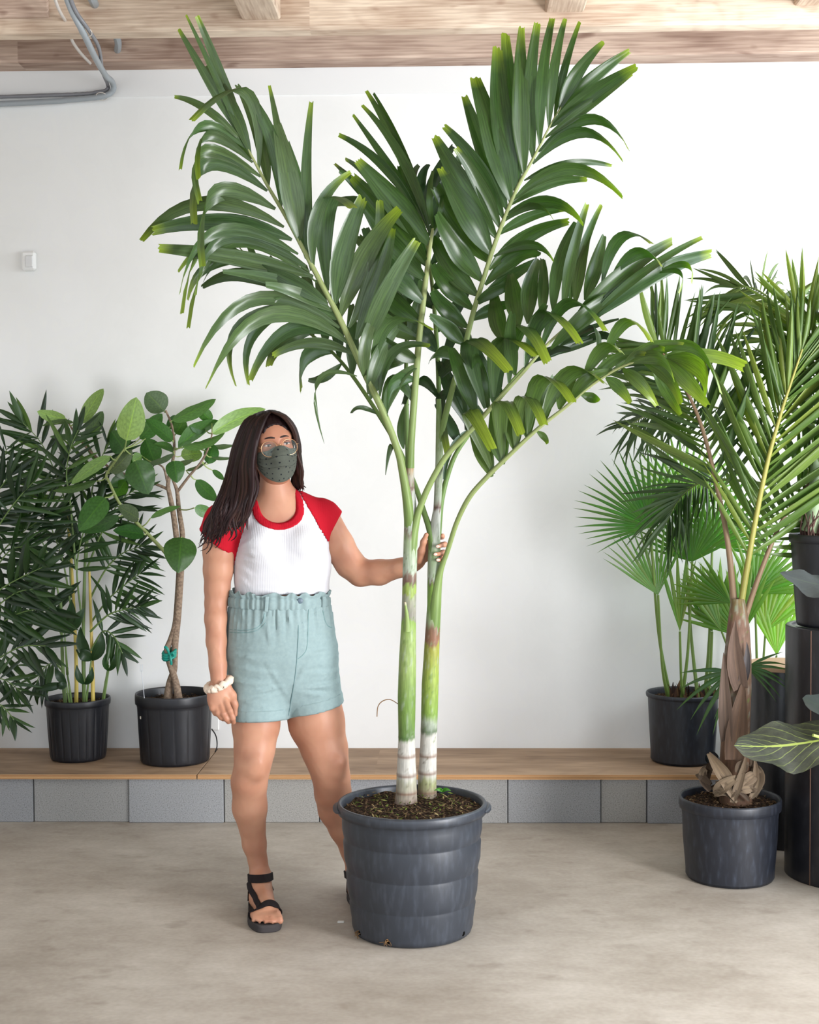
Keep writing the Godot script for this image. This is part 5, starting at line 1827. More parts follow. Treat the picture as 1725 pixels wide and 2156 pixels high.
	for k in lines.size():
		var lp := PackedVector3Array()
		for q in lines[k]:
			lp.append(Vector3(q[0], q[1], 0))
		var cv := curve(lp, 22)
		var path := PackedVector3Array()
		for q in cv:
			path.append(seen(shorts, q.x, q.y, 4.45, -0.0004))
		var sb := MB.new()
		sb.tube(path, radii_of([0.0016, 0.0016], 22), 5)
		obj("seam", sb, dark if k == 0 else seam, so)
	for x in [563.0, 683.0]:
		var lb2 := MB.new()
		var path := PackedVector3Array()
		for i in 9:
			var y := lerpf(1256, 1288, i / 8.0)
			path.append(trace(wf, P(x - i * 0.5, y, 4.2), P(x, y, 4.7), 0.003))
		var lp := MB.new()
		for i in 9:
			var tang := Vector3(fwd.z, 0, -fwd.x)
			for q in [[-1.0, 0.0], [-1.0, 0.0025], [1.0, 0.0025], [1.0, 0.0]]:
				lp.vert(path[i] + tang * q[0] * 0.0055 + fwd * q[1], Vector2(i, q[0]))
		for i in 8:
			for k in 3:
				lp.quad(i * 4 + k, i * 4 + k + 1, i * 4 + k + 5, i * 4 + k + 4)
		obj("belt_loop", lp, denim, so)

func build_sandals(o: Node3D, body: Field, heel: Vector3, fd: Vector3, fs: Vector3, ankle: Vector3, heel2: Vector3, fd2: Vector3) -> void:
	var sole_m := mat(C(62, 58, 58), 0.85, 0.3)
	var strap_m := mat(C(34, 28, 30), 0.85, 0.3)
	for k in 2:
		var h := heel if k == 0 else heel2
		var d := fd if k == 0 else fd2
		var s := fs if k == 0 else Vector3(-fd2.z, 0, fd2.x)
		var sand := Node3D.new()
		sand.name = "sandal"
		o.add_child(sand, true)
		var outline := []
		for i in 40:
			var a := TAU * i / 40.0
			var l := 0.5 - 0.5 * cos(a)      # 0 at the heel, 1 at the toes
			var w := sin(a)
			var half := lerpf(0.037, 0.057, smoothstep(0.25, 0.75, l)) * (1.0 if w > 0 else 0.98)
			outline.append(Vector3(h.x, 0, h.z) + d * (-0.034 + 0.287 * l) + s * (signf(w) * pow(absf(w), 0.55) * half - 0.006 * l))
		var b := MB.new()
		var levels := [[0.0, 0.93], [0.0, 0.985], [0.004, 1.0], [0.012, 0.985], [0.013, 0.995], [0.021, 0.985], [0.0245, 0.96], [0.0205, 0.90]]
		var c := Vector3(h.x, 0, h.z) + d * 0.11
		for q in levels:
			for i in 41:
				var p: Vector3 = outline[i % 40]
				b.vert(c + (p - c) * q[1] + Vector3.UP * (q[0] + 0.004), Vector2(i * 0.3, q[0] * 20.0))
		for r in levels.size() - 1:
			for i in 40:
				b.quad(r * 41 + i, r * 41 + i + 1, (r + 1) * 41 + i + 1, (r + 1) * 41 + i)
		var top := b.vert(c + Vector3.UP * 0.0245)
		var bot := b.vert(c)
		for i in 40:
			b.tri(top, 7 * 41 + i, 7 * 41 + i + 1)
			b.tri(bot, i + 1, i)
		b.normals()
		if b.n[top].y < 0:
			for i in range(0, b.idx.size(), 3):
				var t := b.idx[i + 1]
				b.idx[i + 1] = b.idx[i + 2]
				b.idx[i + 2] = t
			b.normals()
		for i in b.v.size():
			b.v[i].y -= 0.004
		obj("sole", b, sole_m, sand)
		var an := ankle if k == 0 else P(750, 1835, 4.655)
		var st := MB.new()
		band(st, body.at, an - Vector3.UP * 0.004 + d * 0.006, (Vector3.UP * 0.94 + d * -0.20).normalized(), d, 0, TAU, 0.022, 0.001, 0.004, 40)
		obj("ankle_strap", st, strap_m, sand)
		var hs := MB.new()
		band(hs, body.at, h + Vector3.UP * 0.012 + d * 0.02, Vector3.UP, -d, -1.5, 1.5, 0.03, 0.001, 0.003, 16)
		obj("heel_strap", hs, strap_m, sand)
		var fo := MB.new()
		band(fo, body.at, h + d * 0.160 - Vector3.UP * 0.004, (d * 0.97 - s * 0.10).normalized(), Vector3.UP, -1.75, 1.75, 0.024, 0.001, 0.004, 30)
		obj("toe_strap", fo, strap_m, sand)
		# the side strap that joins the two
		var sb := MB.new()
		var pa := trace(body.at, an - s * 0.3 + d * 0.12, an + d * 0.02 - Vector3.UP * 0.01, 0.003)
		var pc := trace(body.at, h + d * 0.150 - s * 0.10 + Vector3.UP * 0.2, h + d * 0.148 - s * 0.012, 0.003)
		var path := PackedVector3Array()
		for i in 9:
			var q := pa.lerp(pc, i / 8.0)
			path.append(trace(body.at, q + (Vector3.UP * 0.4 - s * 0.6 + d * 0.3).normalized() * 0.08, q - (Vector3.UP * 0.4 - s * 0.6 + d * 0.3).normalized() * 0.05, 0.003))
		for i in 9:
			var t := (path[mini(i + 1, 8)] - path[maxi(i - 1, 0)]).normalized()
			var nn := (Vector3.UP * 0.4 - s * 0.6 + d * 0.3).normalized()
			var wdt := t.cross(nn).normalized()
			for q in [[-1.0, -0.003], [-1.0, 0.002], [1.0, 0.002], [1.0, -0.003]]:
				sb.vert(path[i] + wdt * q[0] * 0.009 + nn * q[1], Vector2(i, q[0]))
		for i in 8:
			for j in 3:
				sb.quad(i * 4 + j, i * 4 + j + 1, i * 4 + j + 5, i * 4 + j + 4)
		obj("side_strap", sb, strap_m, sand)

# ---------------------------------------------------------------- the other plants
# leaflet of unit length along +Y, unit breadth along X, drooping towards -Z; variants differ in droop and twist
func unit_leaflet(droop: float, peak: float, twist: float, fold: float) -> ArrayMesh:
	var b := MB.new()
	var pts := PackedVector3Array()
	var uvs := PackedVector2Array()
	var cc := PackedColorArray()
	var n := 7
	for i in n + 1:
		var t := float(i) / n
		var w := 0.5 * (lerpf(0.2, 1.0, sin(PI * 0.5 * t / peak)) if t < peak else pow(cos(PI * 0.5 * (t - peak) / (1.0 - peak)), 0.8)) + 0.004
		var y := t * (1.0 - droop * droop * 0.35 * t)
		var z := -droop * t * t * 0.62
		var tw := twist * t
		for k in 3:
			var o := float(k - 1)
			pts.append(Vector3(o * w * cos(tw), y, z * 1.0 + (o * w * sin(tw) - absf(o) * w * fold) * 0.12))
			uvs.append(Vector2(0.5 + o * 0.47, t))
			cc.append(Color.WHITE.lerp(Color(1.25, 1.2, 0.8), t * t))
	b.grid(pts, 3, n + 1, uvs, cc)
	return b.mesh()

func path_at(pts: PackedVector3Array, t: float) -> Vector3:
	var f := clampf(t, 0.0, 1.0) * (pts.size() - 1)
	var k := mini(int(f), pts.size() - 2)
	return pts[k].lerp(pts[k + 1], f - k)

# a feather frond: rachis and paired leaflets. o = {n, t0, len:[..] px, w px, ang:[base, tip] degrees, face, tilt, droop index}
func pinnate(plant: Node3D, path: Array, r: Array, o: Dictionary, leaves: Array, mats: Array, rm: Material) -> Node3D:
	var steps := path.size() * 5
	var pts := curve(pxs(path), steps)
	var b := MB.new()
	b.tube(pts, radii_of(r, steps), 6, true)
	var f := obj("frond", b, rm, plant)
	var n: int = o.n
	var d0: float = path[0][2]
	var lens: Array = o.len
	for i in n:
		var t := lerpf(o.t0, 0.985, float(i) / (n - 1))
		var p := path_at(pts, t)
		var tan := (path_at(pts, t + 0.02) - path_at(pts, t - 0.02)).normalized()
		var view := (p - EYE).normalized()
		var side := tan.cross(view).normalized().rotated(tan, o.get("tilt", 0.0))
		for s in [-1.0, 1.0]:
			if o.has("only") and o.only != s:
				continue
			var lf := float(i) / (n - 1) * (lens.size() - 1)
			var li := mini(int(lf), lens.size() - 2)
			var ln := lerpf(lens[li], lens[li + 1], lf - li) * d0 / FL * rnd(0.85, 1.12)
			if o.has("right") and s > 0:
				ln *= o.right
			var ang := deg_to_rad(lerpf(o.ang[0], o.ang[1], float(i) / (n - 1)) + rnd(-1, 1) * o.get("loose", 7.0))
			var dir = (tan * cos(ang) + side * s * sin(ang) + side.cross(tan) * rnd(-0.22, 0.22)).normalized()
			var up = Vector3.UP - dir * dir.dot(Vector3.UP)
			var cam = -view - dir * dir.dot(-view)
			var nrm = (up.normalized() * (1.0 - o.face) + cam.normalized() * (o.face + rnd(-0.15, 0.15))).normalized()
			nrm = (nrm - dir * dir.dot(nrm)).normalized()
			var wd = dir.cross(nrm).normalized()
			var w: float = o.w * d0 / FL * rnd(0.85, 1.15)
			place("leaflet", leaves[rng.randi() % leaves.size()], mats[rng.randi() % mats.size()], Transform3D(Basis(wd * w, dir * ln, nrm * ln), p), f)
	return f

# a fan leaf: pleated, split into fingers towards the rim; hub in pixels, dir in degrees counted from the right
func fan(b: MB, hub: Vector3, dir_deg: float, spread: float, radius: float, segs: int, fuse: float, cup: float, tilt: float, col: Color, tipcol: Color, droop := 0.12) -> void:
	var view := (hub - EYE).normalized()
	var right := view.cross(Vector3.UP).normalized()
	var up := right.cross(view).normalized()
	var ax := right * cos(deg_to_rad(dir_deg)) + up * sin(deg_to_rad(dir_deg))
	var sd := ax.cross(-view).normalized().rotated(ax, tilt)
	var nr := sd.cross(ax)
	var step := deg_to_rad(spread) / segs
	for i in segs:
		var a := -deg_to_rad(spread) * 0.5 + (i + 0.5) * step
		var ln := radius * (0.72 + 0.28 * cos(a * 1.1)) * rnd(0.9, 1.05)
		var c := col
		c = Color(c.r * rnd(0.8, 1.2), c.g * rnd(0.85, 1.15), c.b * rnd(0.8, 1.2))
		var pts := PackedVector3Array()
		var uvs := PackedVector2Array()
		var cc := PackedColorArray()
		var m := 9
		var dp := rnd(0.4, 1.6) * droop
		for k in m + 1:
			var t := float(k) / m
			var r := ln * t
			var half := r * tan(step * 0.5) if t < fuse else lerpf(ln * fuse * tan(step * 0.5), 0.0, pow((t - fuse) / (1.0 - fuse), 1.5))
			var rd := ax * cos(a) + sd * sin(a)
			var td := -ax * sin(a) + sd * cos(a)
			var lift := nr * (cup * r * absf(sin(a)) + 0.0)
			var p := hub + rd * r + lift
			if t > fuse * 0.7:
				p += (Vector3.DOWN * 0.8 - nr * 0.3) * dp * ln * pow(t - fuse * 0.7, 2.0)
			for o in [-1.0, 0.0, 1.0]:
				pts.append(p + td * half * o + nr * (absf(o) * -half * 0.45))
				uvs.append(Vector2(0.5 + o * 0.47, t * 2.0))
				cc.append(c.lerp(tipcol, pow(t, 3.0)))
		b.grid(pts, 3, m + 1, uvs, cc)

func vein_tex(sd: int, count: float, slope: float, base: float, line: float) -> ImageTexture:
	var a := noise(sd, 1.0, 3)
	return paint(192, 256, func(u: float, v: float) -> Color:
		var x := absf(u - 0.5) * 2.0
		var k := base + 0.10 * a.get_noise_2d(u * 9.0, v * 9.0) + 0.05 * a.get_noise_2d(u * 40.0, v * 40.0)
		var lat := fposmod((v - x * slope) * count + 0.12 * a.get_noise_2d(u * 4.0, v * 4.0), 1.0)
		var d := minf(lat, 1.0 - lat)
		var ln := (1.0 - smoothstep(0.015, 0.07, d)) * line * (1.0 - 0.6 * x)
		k += 0.02 * sin(lat * TAU)
		var mid := 1.0 - smoothstep(0.012, 0.03, absf(u - 0.5))
		return Color(k, k, k).lerp(Color(0.98, 1.0, 0.75), clampf(maxf(ln, mid * (line + 0.35)), 0.0, 1.0)))

func ovate(b: MB, a: Vector3, e: Vector3, w: float, roll: float, arch: float, col: Color, fold := 0.25, wave := 0.05) -> void:
	var view := ((a + e) * 0.5 - EYE).normalized()
	var t0 := (e - a).normalized()
	var side := t0.cross(view).normalized().rotated(t0, roll)
	var nrm := side.cross(t0)
	var ln := a.distance_to(e)
	var pts := PackedVector3Array()
	var uvs := PackedVector2Array()
	var cc := PackedColorArray()
	var n := 14
	var ph := rnd(0, TAU)
	for i in n + 1:
		var t := float(i) / n
		var g := pow(maxf(sin(PI * pow(t, 0.86)), 0.0), 0.62) * (1.0 - 0.12 * t)
		if t > 0.93:
			g *= 0.55
		for k in 9:
			var o := (k - 4) / 4.0
			var hw := w * 0.5 * g
			pts.append(a + t0 * ln * t + nrm * (arch * ln * sin(PI * t)) + side * o * hw + nrm * (absf(o) * hw * fold + wave * hw * sin(t * 14.0 + o * 2.0 + ph) * absf(o)))
			uvs.append(Vector2(0.5 + o * 0.49, t))
			cc.append(col)
	b.grid(pts, 9, n + 1, uvs, cc)

func bifid(plant: Node3D, x: float, y: float, d: float, tips: Array, w: float, m: Material, rm: Material, foot: Array, col: Color) -> void:
	var b := MB.new()
	b.tube(curve(pxs([foot, [(foot[0] + x) * 0.5, (foot[1] + y) * 0.5, d], [x, y, d]]), 8), radii_of([0.006, 0.004, 0.003], 8), 6)
	var f := obj("frond", b, rm, plant)
	for q in tips:
		var l := MB.new()
		blade(l, P(x, y, d), P((x + q[0]) * 0.5 + q[2], (y + q[1]) * 0.5, d - 0.03), P(q[0], q[1], d - 0.02), w * d / FL, 0, rnd(-0.4, 0.4), 0.06, col, col, 0.0, 9, 0.5)
		obj("leaflet", l, m, f)

func build_left_plants() -> void:
	var tex := leaf_tex(91, 5.0, 0.25, 0.16)
	var mats := []
	for c in [L(60, 96, 48), L(48, 80, 42), L(74, 112, 56), L(42, 70, 38)]:
		var m := leaf_mat(tex, 0.4, Color(0.55, 0.68, 0.3))
		m.albedo_color = c.linear_to_srgb()
		mats.append(m)
	var lightm := leaf_mat(tex, 0.4, Color(0.6, 0.75, 0.3))
	lightm.albedo_color = C(112, 150, 70)
	var one := leaf_mat(tex, 0.4, Color(0.55, 0.68, 0.3))
	var leaves := [unit_leaflet(0.25, 0.35, 0.3, 1.0), unit_leaflet(0.45, 0.3, -0.4, 1.0), unit_leaflet(0.12, 0.4, 0.2, 1.5), unit_leaflet(0.6, 0.35, 0.5, 1.0)]
	M.leaves = leaves
	var rm := mat(C(104, 130, 70), 0.5)
	var potm := plastic(62, C(22, 23, 28), C(60, 62, 70), 0.2, 0.42)
	M.potm = potm
	# small pot at left with the bamboo palm
	var c := P(165, 1592, 5.85)
	c.y = DECK
	var o := thing("bamboo_palm", c, "dark leafy bamboo palm with yellow canes in the small black pot on the bench", "plant")
	var sc := 5.85 / FL
	pot_parts(o, c, rim_profile(58 * sc, 66 * sc, 0.262, 0.006, 0.03, [[0.1, 0.001], [0.5, 0.002], [0.8, 0.001]]), potm, 0.235, 0.128, 12, 22, 0.035, 0.21)
	var canes := [
		[[140, 1500, 5.82], [134, 1440, 5.83], [130, 1340, 5.84], [128, 1250, 5.85]], [[160, 1500, 5.84], [161, 1430, 5.84], [158, 1330, 5.85], [150, 1180, 5.86], [140, 1060, 5.86]],
		[[178, 1492, 5.86], [176, 1400, 5.86], [176, 1300, 5.86], [180, 1160, 5.86], [186, 1060, 5.86]], [[196, 1496, 5.83], [195, 1420, 5.83], [192, 1320, 5.84], [188, 1200, 5.86]],
		[[214, 1492, 5.86], [222, 1440, 5.85], [229, 1400, 5.85]], [[152, 1498, 5.80], [148, 1460, 5.79], [142, 1420, 5.79]]]
	var cm := [rm, mat(C(196, 176, 84), 0.5), rm, mat(C(208, 184, 92), 0.5), rm, rm]
	for k in canes.size():
		var b := MB.new()
		var n := 18
		var rr := PackedFloat32Array()
		for i in n + 1:
			rr.append(lerpf(0.0095, 0.005, float(i) / n) * (1.12 if i % 5 == 0 else 1.0) * (0.7 if k > 3 else 1.0))
		b.tube(curve(pxs(canes[k]), n), rr, 8)
		obj("cane", b, cm[k], o)
	var spec := [
		[[[150, 1250], [140, 1080], [122, 1010], [88, 935], [48, 890]], 12, [90, 110, 80], 12.2], [[[160, 1200], [148, 1060], [140, 1000], [148, 945], [165, 905]], 10, [80, 95, 60], 12.2],
		[[[182, 1180], [190, 1060], [205, 985], [228, 935]], 10, [100, 110, 70], 10.8], [[[182, 1200], [215, 1120], [250, 1060], [285, 1030]], 10, [90, 110, 70], 10.1],
		[[[190, 1260], [222, 1200], [258, 1165], [300, 1150]], 10, [80, 95, 60], 10.1], [[[192, 1310], [228, 1262], [262, 1232], [296, 1206]], 9, [80, 90, 60], 10.8],
		[[[190, 1330], [226, 1296], [258, 1284], [296, 1276]], 9, [80, 90, 55], 10.8], [[[132, 1300], [112, 1200], [84, 1132], [56, 1100]], 10, [90, 100, 70], 11.5],
		[[[132, 1340], [108, 1296], [84, 1280], [62, 1286]], 8, [80, 90, 60], 10.8], [[[130, 1410], [112, 1396], [90, 1410], [76, 1440]], 7, [70, 80, 50], 10.8],
		[[[150, 1280], [132, 1180], [104, 1100], [84, 1040]], 10, [90, 110, 80], 11.5], [[[192, 1370], [216, 1330], [240, 1340], [258, 1376]], 7, [70, 80, 50], 10.8],
		[[[172, 1300], [162, 1200], [176, 1120], [206, 1070]], 11, [90, 110, 80], 11.5]]
	for s in spec:
		var path := []
		var d := 5.86 + rnd(-0.1, 0.06)
		for q in s[0]:
			path.append([q[0], q[1], d])
			d -= 0.025
		pinnate(o, path, [0.005, 0.003, 0.0015], {"n": s[1], "t0": 0.34, "len": s[2], "w": s[3], "ang": [62, 24], "face": rnd(0.4, 0.85), "tilt": rnd(-0.6, 0.6), "loose": 15.0}, leaves, mats + ([lightm] if s[0][0][1] < 1255 else []), rm)
	bifid(o, 192, 1390, 5.76, [[170, 1320, -8], [214, 1330, 8], [160, 1368, 2]], 26, one, rm, [180, 1490, 5.8], L(50, 84, 44))
	bifid(o, 229, 1412, 5.8, [[228, 1370, -7], [244, 1368, 6]], 14, one, rm, [216, 1490, 5.84], L(60, 100, 50))
	bifid(o, 140, 1440, 5.74, [[116, 1404, -4], [118, 1448, 0], [74, 1452, 0]], 18, one, rm, [148, 1495, 5.78], L(44, 78, 42))
	bifid(o, 178, 1440, 5.76, [[162, 1400, -6], [194, 1404, 6]], 16, one, rm, [184, 1495, 5.8], L(52, 88, 48))
	bifid(o, 136, 1330, 5.72, [[112, 1268, -6], [150, 1262, 6], [178, 1280, 4]], 28, one, rm, [142, 1420, 5.78], L(56, 92, 48))
	# nearer bamboo palm at the left edge; its pot stands outside the frame
	var c2 := P(-105, 1600, 5.62)
	c2.y = DECK
	var o2 := thing("bamboo_palm", c2, "dense dark bamboo palm cut off by the left edge of the picture", "plant")
	pot_parts(o2, c2, rim_profile(0.13, 0.15, 0.27, 0.006, 0.03), potm, 0.24, 0.143, 13)
	for k in 4:
		var b := MB.new()
		b.tube(curve(pxs([[-120 + k * 12, 1500, 5.6], [-108 + k * 14, 1350, 5.55], [-86 + k * 16, 1200, 5.5]]), 12), radii_of([0.010, 0.006], 12), 8)
		obj("cane", b, rm, o2)
	var spec2 := [
		[[[-80, 1250], [-30, 1090], [-5, 1010], [14, 945]], 11, [90, 110, 80], 12.3], [[[-70, 1260], [-15, 1130], [30, 1060], [70, 1015]], 11, [90, 110, 70], 13.0],
		[[[-70, 1280], [-10, 1180], [48, 1120], [100, 1085]], 11, [95, 110, 70], 14.3], [[[-70, 1320], [-10, 1250], [40, 1218], [88, 1195]], 10, [90, 110, 70], 15.6],
		[[[-70, 1370], [-10, 1320], [44, 1290], [104, 1280]], 10, [90, 120, 80], 15.6], [[[-70, 1420], [-10, 1390], [44, 1362], [96, 1360]], 10, [90, 100, 70], 14.3],
		[[[-70, 1460], [-28, 1436], [6, 1430], [44, 1456]], 8, [70, 80, 55], 10.4], [[[-60, 1490], [-24, 1480], [4, 1486], [30, 1516]], 7, [60, 70, 50], 10.4],
		[[[-80, 1240], [-45, 1120], [-20, 1060], [20, 1000]], 10, [90, 110, 80], 13.0], [[[-70, 1300], [-20, 1215], [20, 1160], [60, 1150]], 10, [90, 110, 70], 14.3],
		[[[-70, 1350], [-20, 1290], [30, 1250], [70, 1240]], 10, [90, 100, 70], 14.3]]
	for s in spec2:
		var path := []
		var d := 5.45 + rnd(-0.1, 0.1)
		for q in s[0]:
			path.append([q[0], q[1], d])
			d -= 0.03
		pinnate(o2, path, [0.005, 0.003, 0.0015], {"n": s[1], "t0": 0.3, "len": s[2], "w": s[3], "ang": [60, 22], "face": rnd(0.4, 0.85), "tilt": rnd(-0.6, 0.6), "loose": 15.0}, leaves, mats, rm)
	build_ficus()

func build_ficus() -> void:
	var potm: Material = M.potm
	var c := P(369, 1606, 5.80)
	c.y = DECK
	var sc := 5.80 / FL
	var o := thing("rubber_tree", c, "rubber tree with twisted grey trunk and big oval leaves in the arch-ribbed black pot", "plant")
	pot_parts(o, c, rim_profile(73 * sc, 80 * sc, 0.292, 0.006, 0.045, [[0.1, 0.0], [0.5, 0.001], [0.8, 0.0]]), potm, 0.255, 0.155, 14, 16, 0.02, 0.225)
	# label stake and sticker
	var st := MB.new()
	for pth in [[[304, 1470, 5.66], [301, 1440, 5.66], [298, 1413, 5.66]], [[296, 1413, 5.66], [296, 1399, 5.66]], [[300, 1413, 5.66], [300, 1399, 5.66]], [[296, 1413, 5.66], [300, 1413, 5.66]]]:
		st.tube(pxs(pth), radii_of([0.0012, 0.0012], pth.size() - 1), 6)
	obj("label_stake", st, mat(C(196, 200, 206), 0.4), o)
	var sk := MB.new()
	var sp := P(296.5, 1511, 5.705)
	var sd := Vector3(sp.x - c.x, 0, sp.z - c.z).normalized()
	var sbx := Basis.looking_at(-sd, Vector3.UP)
	sk.box(Vector3(-0.005, -0.006, -0.0006), Vector3(0.005, 0.006, 0.0006), 0.0004)
	for i in sk.v.size():
		sk.v[i] = c + Vector3(0, sp.y - c.y, 0) + sd * 0.1575 + sbx * sk.v[i]
	obj("sticker", sk, mat(C(220, 214, 200), 0.6), o)
	var bark := tri_mat(noise_tex(95, 0.05, [[0.0, C(84, 66, 54)], [0.5, C(132, 112, 94)], [1.0, C(166, 146, 122)]], 256, 4), 5.0, 0.85, 0.15)
	var green := mat(C(140, 152, 92), 0.6)
	var d := 5.80
	var br := [
		[[[353, 1476, d], [357, 1440, d], [366, 1412, d - 0.01], [368, 1390, d - 0.02], [369, 1350, d], [374, 1300, d], [378, 1240, d], [381, 1190, d], [378, 1135, d]], [0.020, 0.015, 0.014, 0.013, 0.015, 0.0155, 0.0155, 0.014, 0.012], 0],
		[[[377, 1476, d - 0.02], [371, 1440, d - 0.02], [362, 1410, d - 0.02], [354, 1384, d - 0.015], [352, 1366, d - 0.01], [360, 1345, d], [370, 1310, d], [375, 1240, d + 0.01], [377, 1190, d + 0.01]], [0.018, 0.015, 0.014, 0.014, 0.013, 0.012, 0.013, 0.012, 0.010], 0],
		[[[376, 1180, d], [371, 1125, d - 0.01], [364, 1075, d - 0.02], [357, 1040, d - 0.02], [354, 1018, d - 0.02], [362, 980, d - 0.02], [367, 945, d - 0.03], [363, 900, d - 0.04], [349, 864, d - 0.05]], [0.012, 0.0125, 0.0115, 0.010, 0.009, 0.007, 0.006, 0.005, 0.004], 0],
		[[[382, 1180, d], [384, 1125, d + 0.01], [377, 1075, d + 0.01], [373, 1035, d], [366, 1015, d - 0.01], [360, 1000, d - 0.01]], [0.012, 0.0115, 0.010, 0.0085, 0.006, 0.005], 0],
		[[[374, 1035, d], [398, 1003, d - 0.02], [424, 972, d - 0.04], [440, 940, d - 0.06], [447, 912, d - 0.07]], [0.0065, 0.0055, 0.005, 0.004, 0.003], 0],
		[[[360, 1180, d - 0.02], [345, 1160, d - 0.04], [318, 1131, d - 0.06], [284, 1096, d - 0.08], [252, 1060, d - 0.1], [230, 1015, d - 0.12], [224, 1000, d - 0.12], [240, 975, d - 0.13], [262, 945, d - 0.14]], [0.008, 0.008, 0.0078, 0.007, 0.0062, 0.0055, 0.005, 0.0045, 0.003], 1],
		[[[354, 1030, d - 0.02], [330, 1020, d - 0.01], [290, 1005, d], [240, 990, d + 0.02], [195, 955, d + 0.03], [162, 918, d + 0.03], [139, 882, d + 0.03]], [0.007, 0.006, 0.0058, 0.0055, 0.005, 0.0045, 0.003], 0],
		[[[352, 1012, d - 0.02], [344, 985, d - 0.04], [328, 975, d - 0.05]], [0.006, 0.004, 0.003], 0]]
	var lines := []
	for q in br:
		var b := MB.new()
		var n: int = q[0].size() * 5
		b.tube(curve(pxs(q[0]), n), radii_of(q[1], n), 9)
		obj("trunk" if q[0][0][1] > 1400 else "branch", b, green if q[2] == 1 else bark, o)
		lines.append(q[0])
	# green tape
	var tb := MB.new()
	var tc := P(357, 1378, d - 0.02)
	for k in 3:
		var ring := PackedVector3Array()
		for i in 19:
			var a := TAU * i / 18.0
			ring.append(tc + Vector3(cos(a) * 0.026, 0.012 - 0.010 * k + 0.012 * cos(a + 1.0), sin(a) * 0.022))
		tb.tube(ring, radii_of([0.0065, 0.008, 0.0065], 18), 6, false)
	tb.ball(P(357, 1378, d - 0.045), Vector3(0.010, 0.008, 0.006), 8)
	tb.tube(curve(pxs([[357, 1378, d - 0.05], [352, 1366, d - 0.055], [347, 1362, d - 0.05]]), 6), radii_of([0.004, 0.007, 0.006], 6), 6)
	tb.tube(curve(pxs([[358, 1378, d - 0.05], [360, 1390, d - 0.055], [361, 1399, d - 0.05]]), 6), radii_of([0.004, 0.006, 0.005], 6), 6)
	tb.tube(curve(pxs([[358, 1378, d - 0.05], [364, 1374, d - 0.055], [367, 1382, d - 0.05]]), 6), radii_of([0.004, 0.006, 0.004], 6), 6)
	obj("plant_tape", tb, mat(C(20, 138, 122), 0.35), o)
	var lm := leaf_mat(vein_tex(96, 9.0, 0.22, 0.82, 0.32), 0.4, Color(0.6, 0.75, 0.35))
	var dk := L(74, 120, 58)
	var md := L(100, 146, 78)
	var lt := L(166, 202, 124)
	var gy := L(120, 142, 104)
	# base x, y, tip x, y, width px, roll, tone, depth offset
	var rows := [
		[346, 866, 308, 827, 54, 0.2, gy, 0.02], [362, 886, 455, 840, 30, 0.7, md, -0.1], [446, 887, 412, 857, 28, 0.3, md, 0.0], [364, 928, 306, 883, 32, 0.5, md, -0.1], [294, 924, 342, 871, 36, 0.4, md, 0.05],
		[266, 928, 287, 836, 62, 0.1, lt, -0.2], [262, 948, 234, 908, 54, 0.3, dk, -0.1], [306, 924, 328, 980, 48, -0.2, dk, 0.0], [284, 970, 313, 1041, 66, 0.0, dk, -0.25], [367, 970, 373, 1017, 43, 0.0, dk, -0.2],
		[438, 977, 450, 935, 34, 0.1, dk, 0.0], [381, 960, 426, 955, 36, 0.3, lt, 0.08], [384, 941, 474, 911, 20, 0.9, md, -0.12], [375, 944, 464, 886, 34, 0.7, md, -0.05], [445, 914, 560, 861, 36, 0.5, lt, -0.05],
		[413, 1010, 456, 1054, 32, -0.2, dk, 0.0], [410, 1069, 456, 1084, 28, 0.3, md, -0.1], [230, 995, 278, 946, 36, 0.4, gy, -0.1], [232, 960, 150, 1020, 28, 0.5, lt, -0.22], [203, 1013, 110, 1033, 18, 0.8, md, -0.1],
		[222, 1048, 166, 1118, 54, 0.1, md, -0.25], [251, 1088, 165, 1118, 30, 0.5, dk, -0.15], [292, 1092, 248, 1066, 34, 0.4, gy, -0.2], [304, 1125, 238, 1117, 32, 0.4, dk, -0.2], [317, 1091, 381, 1066, 14, 0.9, md, -0.1],
		[382, 1131, 375, 1207, 74, 0.0, dk, -0.22], [171, 893, 218, 818, 32, 0.2, lt, 0.0], [139, 882, 78, 866, 28, 0.5, lt, 0.0], [180, 920, 217, 866, 32, 0.4, gy, 0.02], [156, 890, 88, 897, 12, 0.9, gy, 0.0],
		[188, 929, 104, 920, 15, 0.8, gy, -0.02], [206, 985, 138, 1012, 38, 0.3, dk, 0.02], [268, 1005, 232, 1022, 26, 0.4, dk, 0.0], [240, 1046, 264, 1012, 34, 0.2, L(88, 140, 44), 0.0], [370, 914, 388, 882, 36, 0.3, md, 0.0],
		[366, 950, 324, 935, 18, 0.6, md, -0.05], [367, 955, 308, 977, 14, 0.8, gy, -0.1], [433, 906, 400, 898, 22, 0.4, dk, 0.0], [404, 934, 432, 936, 14, 0.5, gy, 0.0], [446, 940, 492, 938, 12, 0.8, gy, 0.0],
		[446, 962, 490, 964, 8, 0.9, gy, 0.0], [222, 990, 200, 996, 14, 0.4, dk, 0.0], [447, 990, 472, 1010, 14, 0.2, md, 0.0], [285, 960, 245, 985, 24, 0.6, md, 0.0], [350, 900, 372, 876, 24, 0.5, dk, 0.04],
		[240, 980, 262, 1008, 20, 0.4, gy, -0.05], [300, 960, 280, 975, 26, 0.5, lt, 0.0], [372, 975, 408, 968, 12, 0.7, gy, 0.0], [392, 990, 436, 972, 8, 0.9, gy, 0.0]]
	var pet := mat(C(156, 172, 104), 0.5)
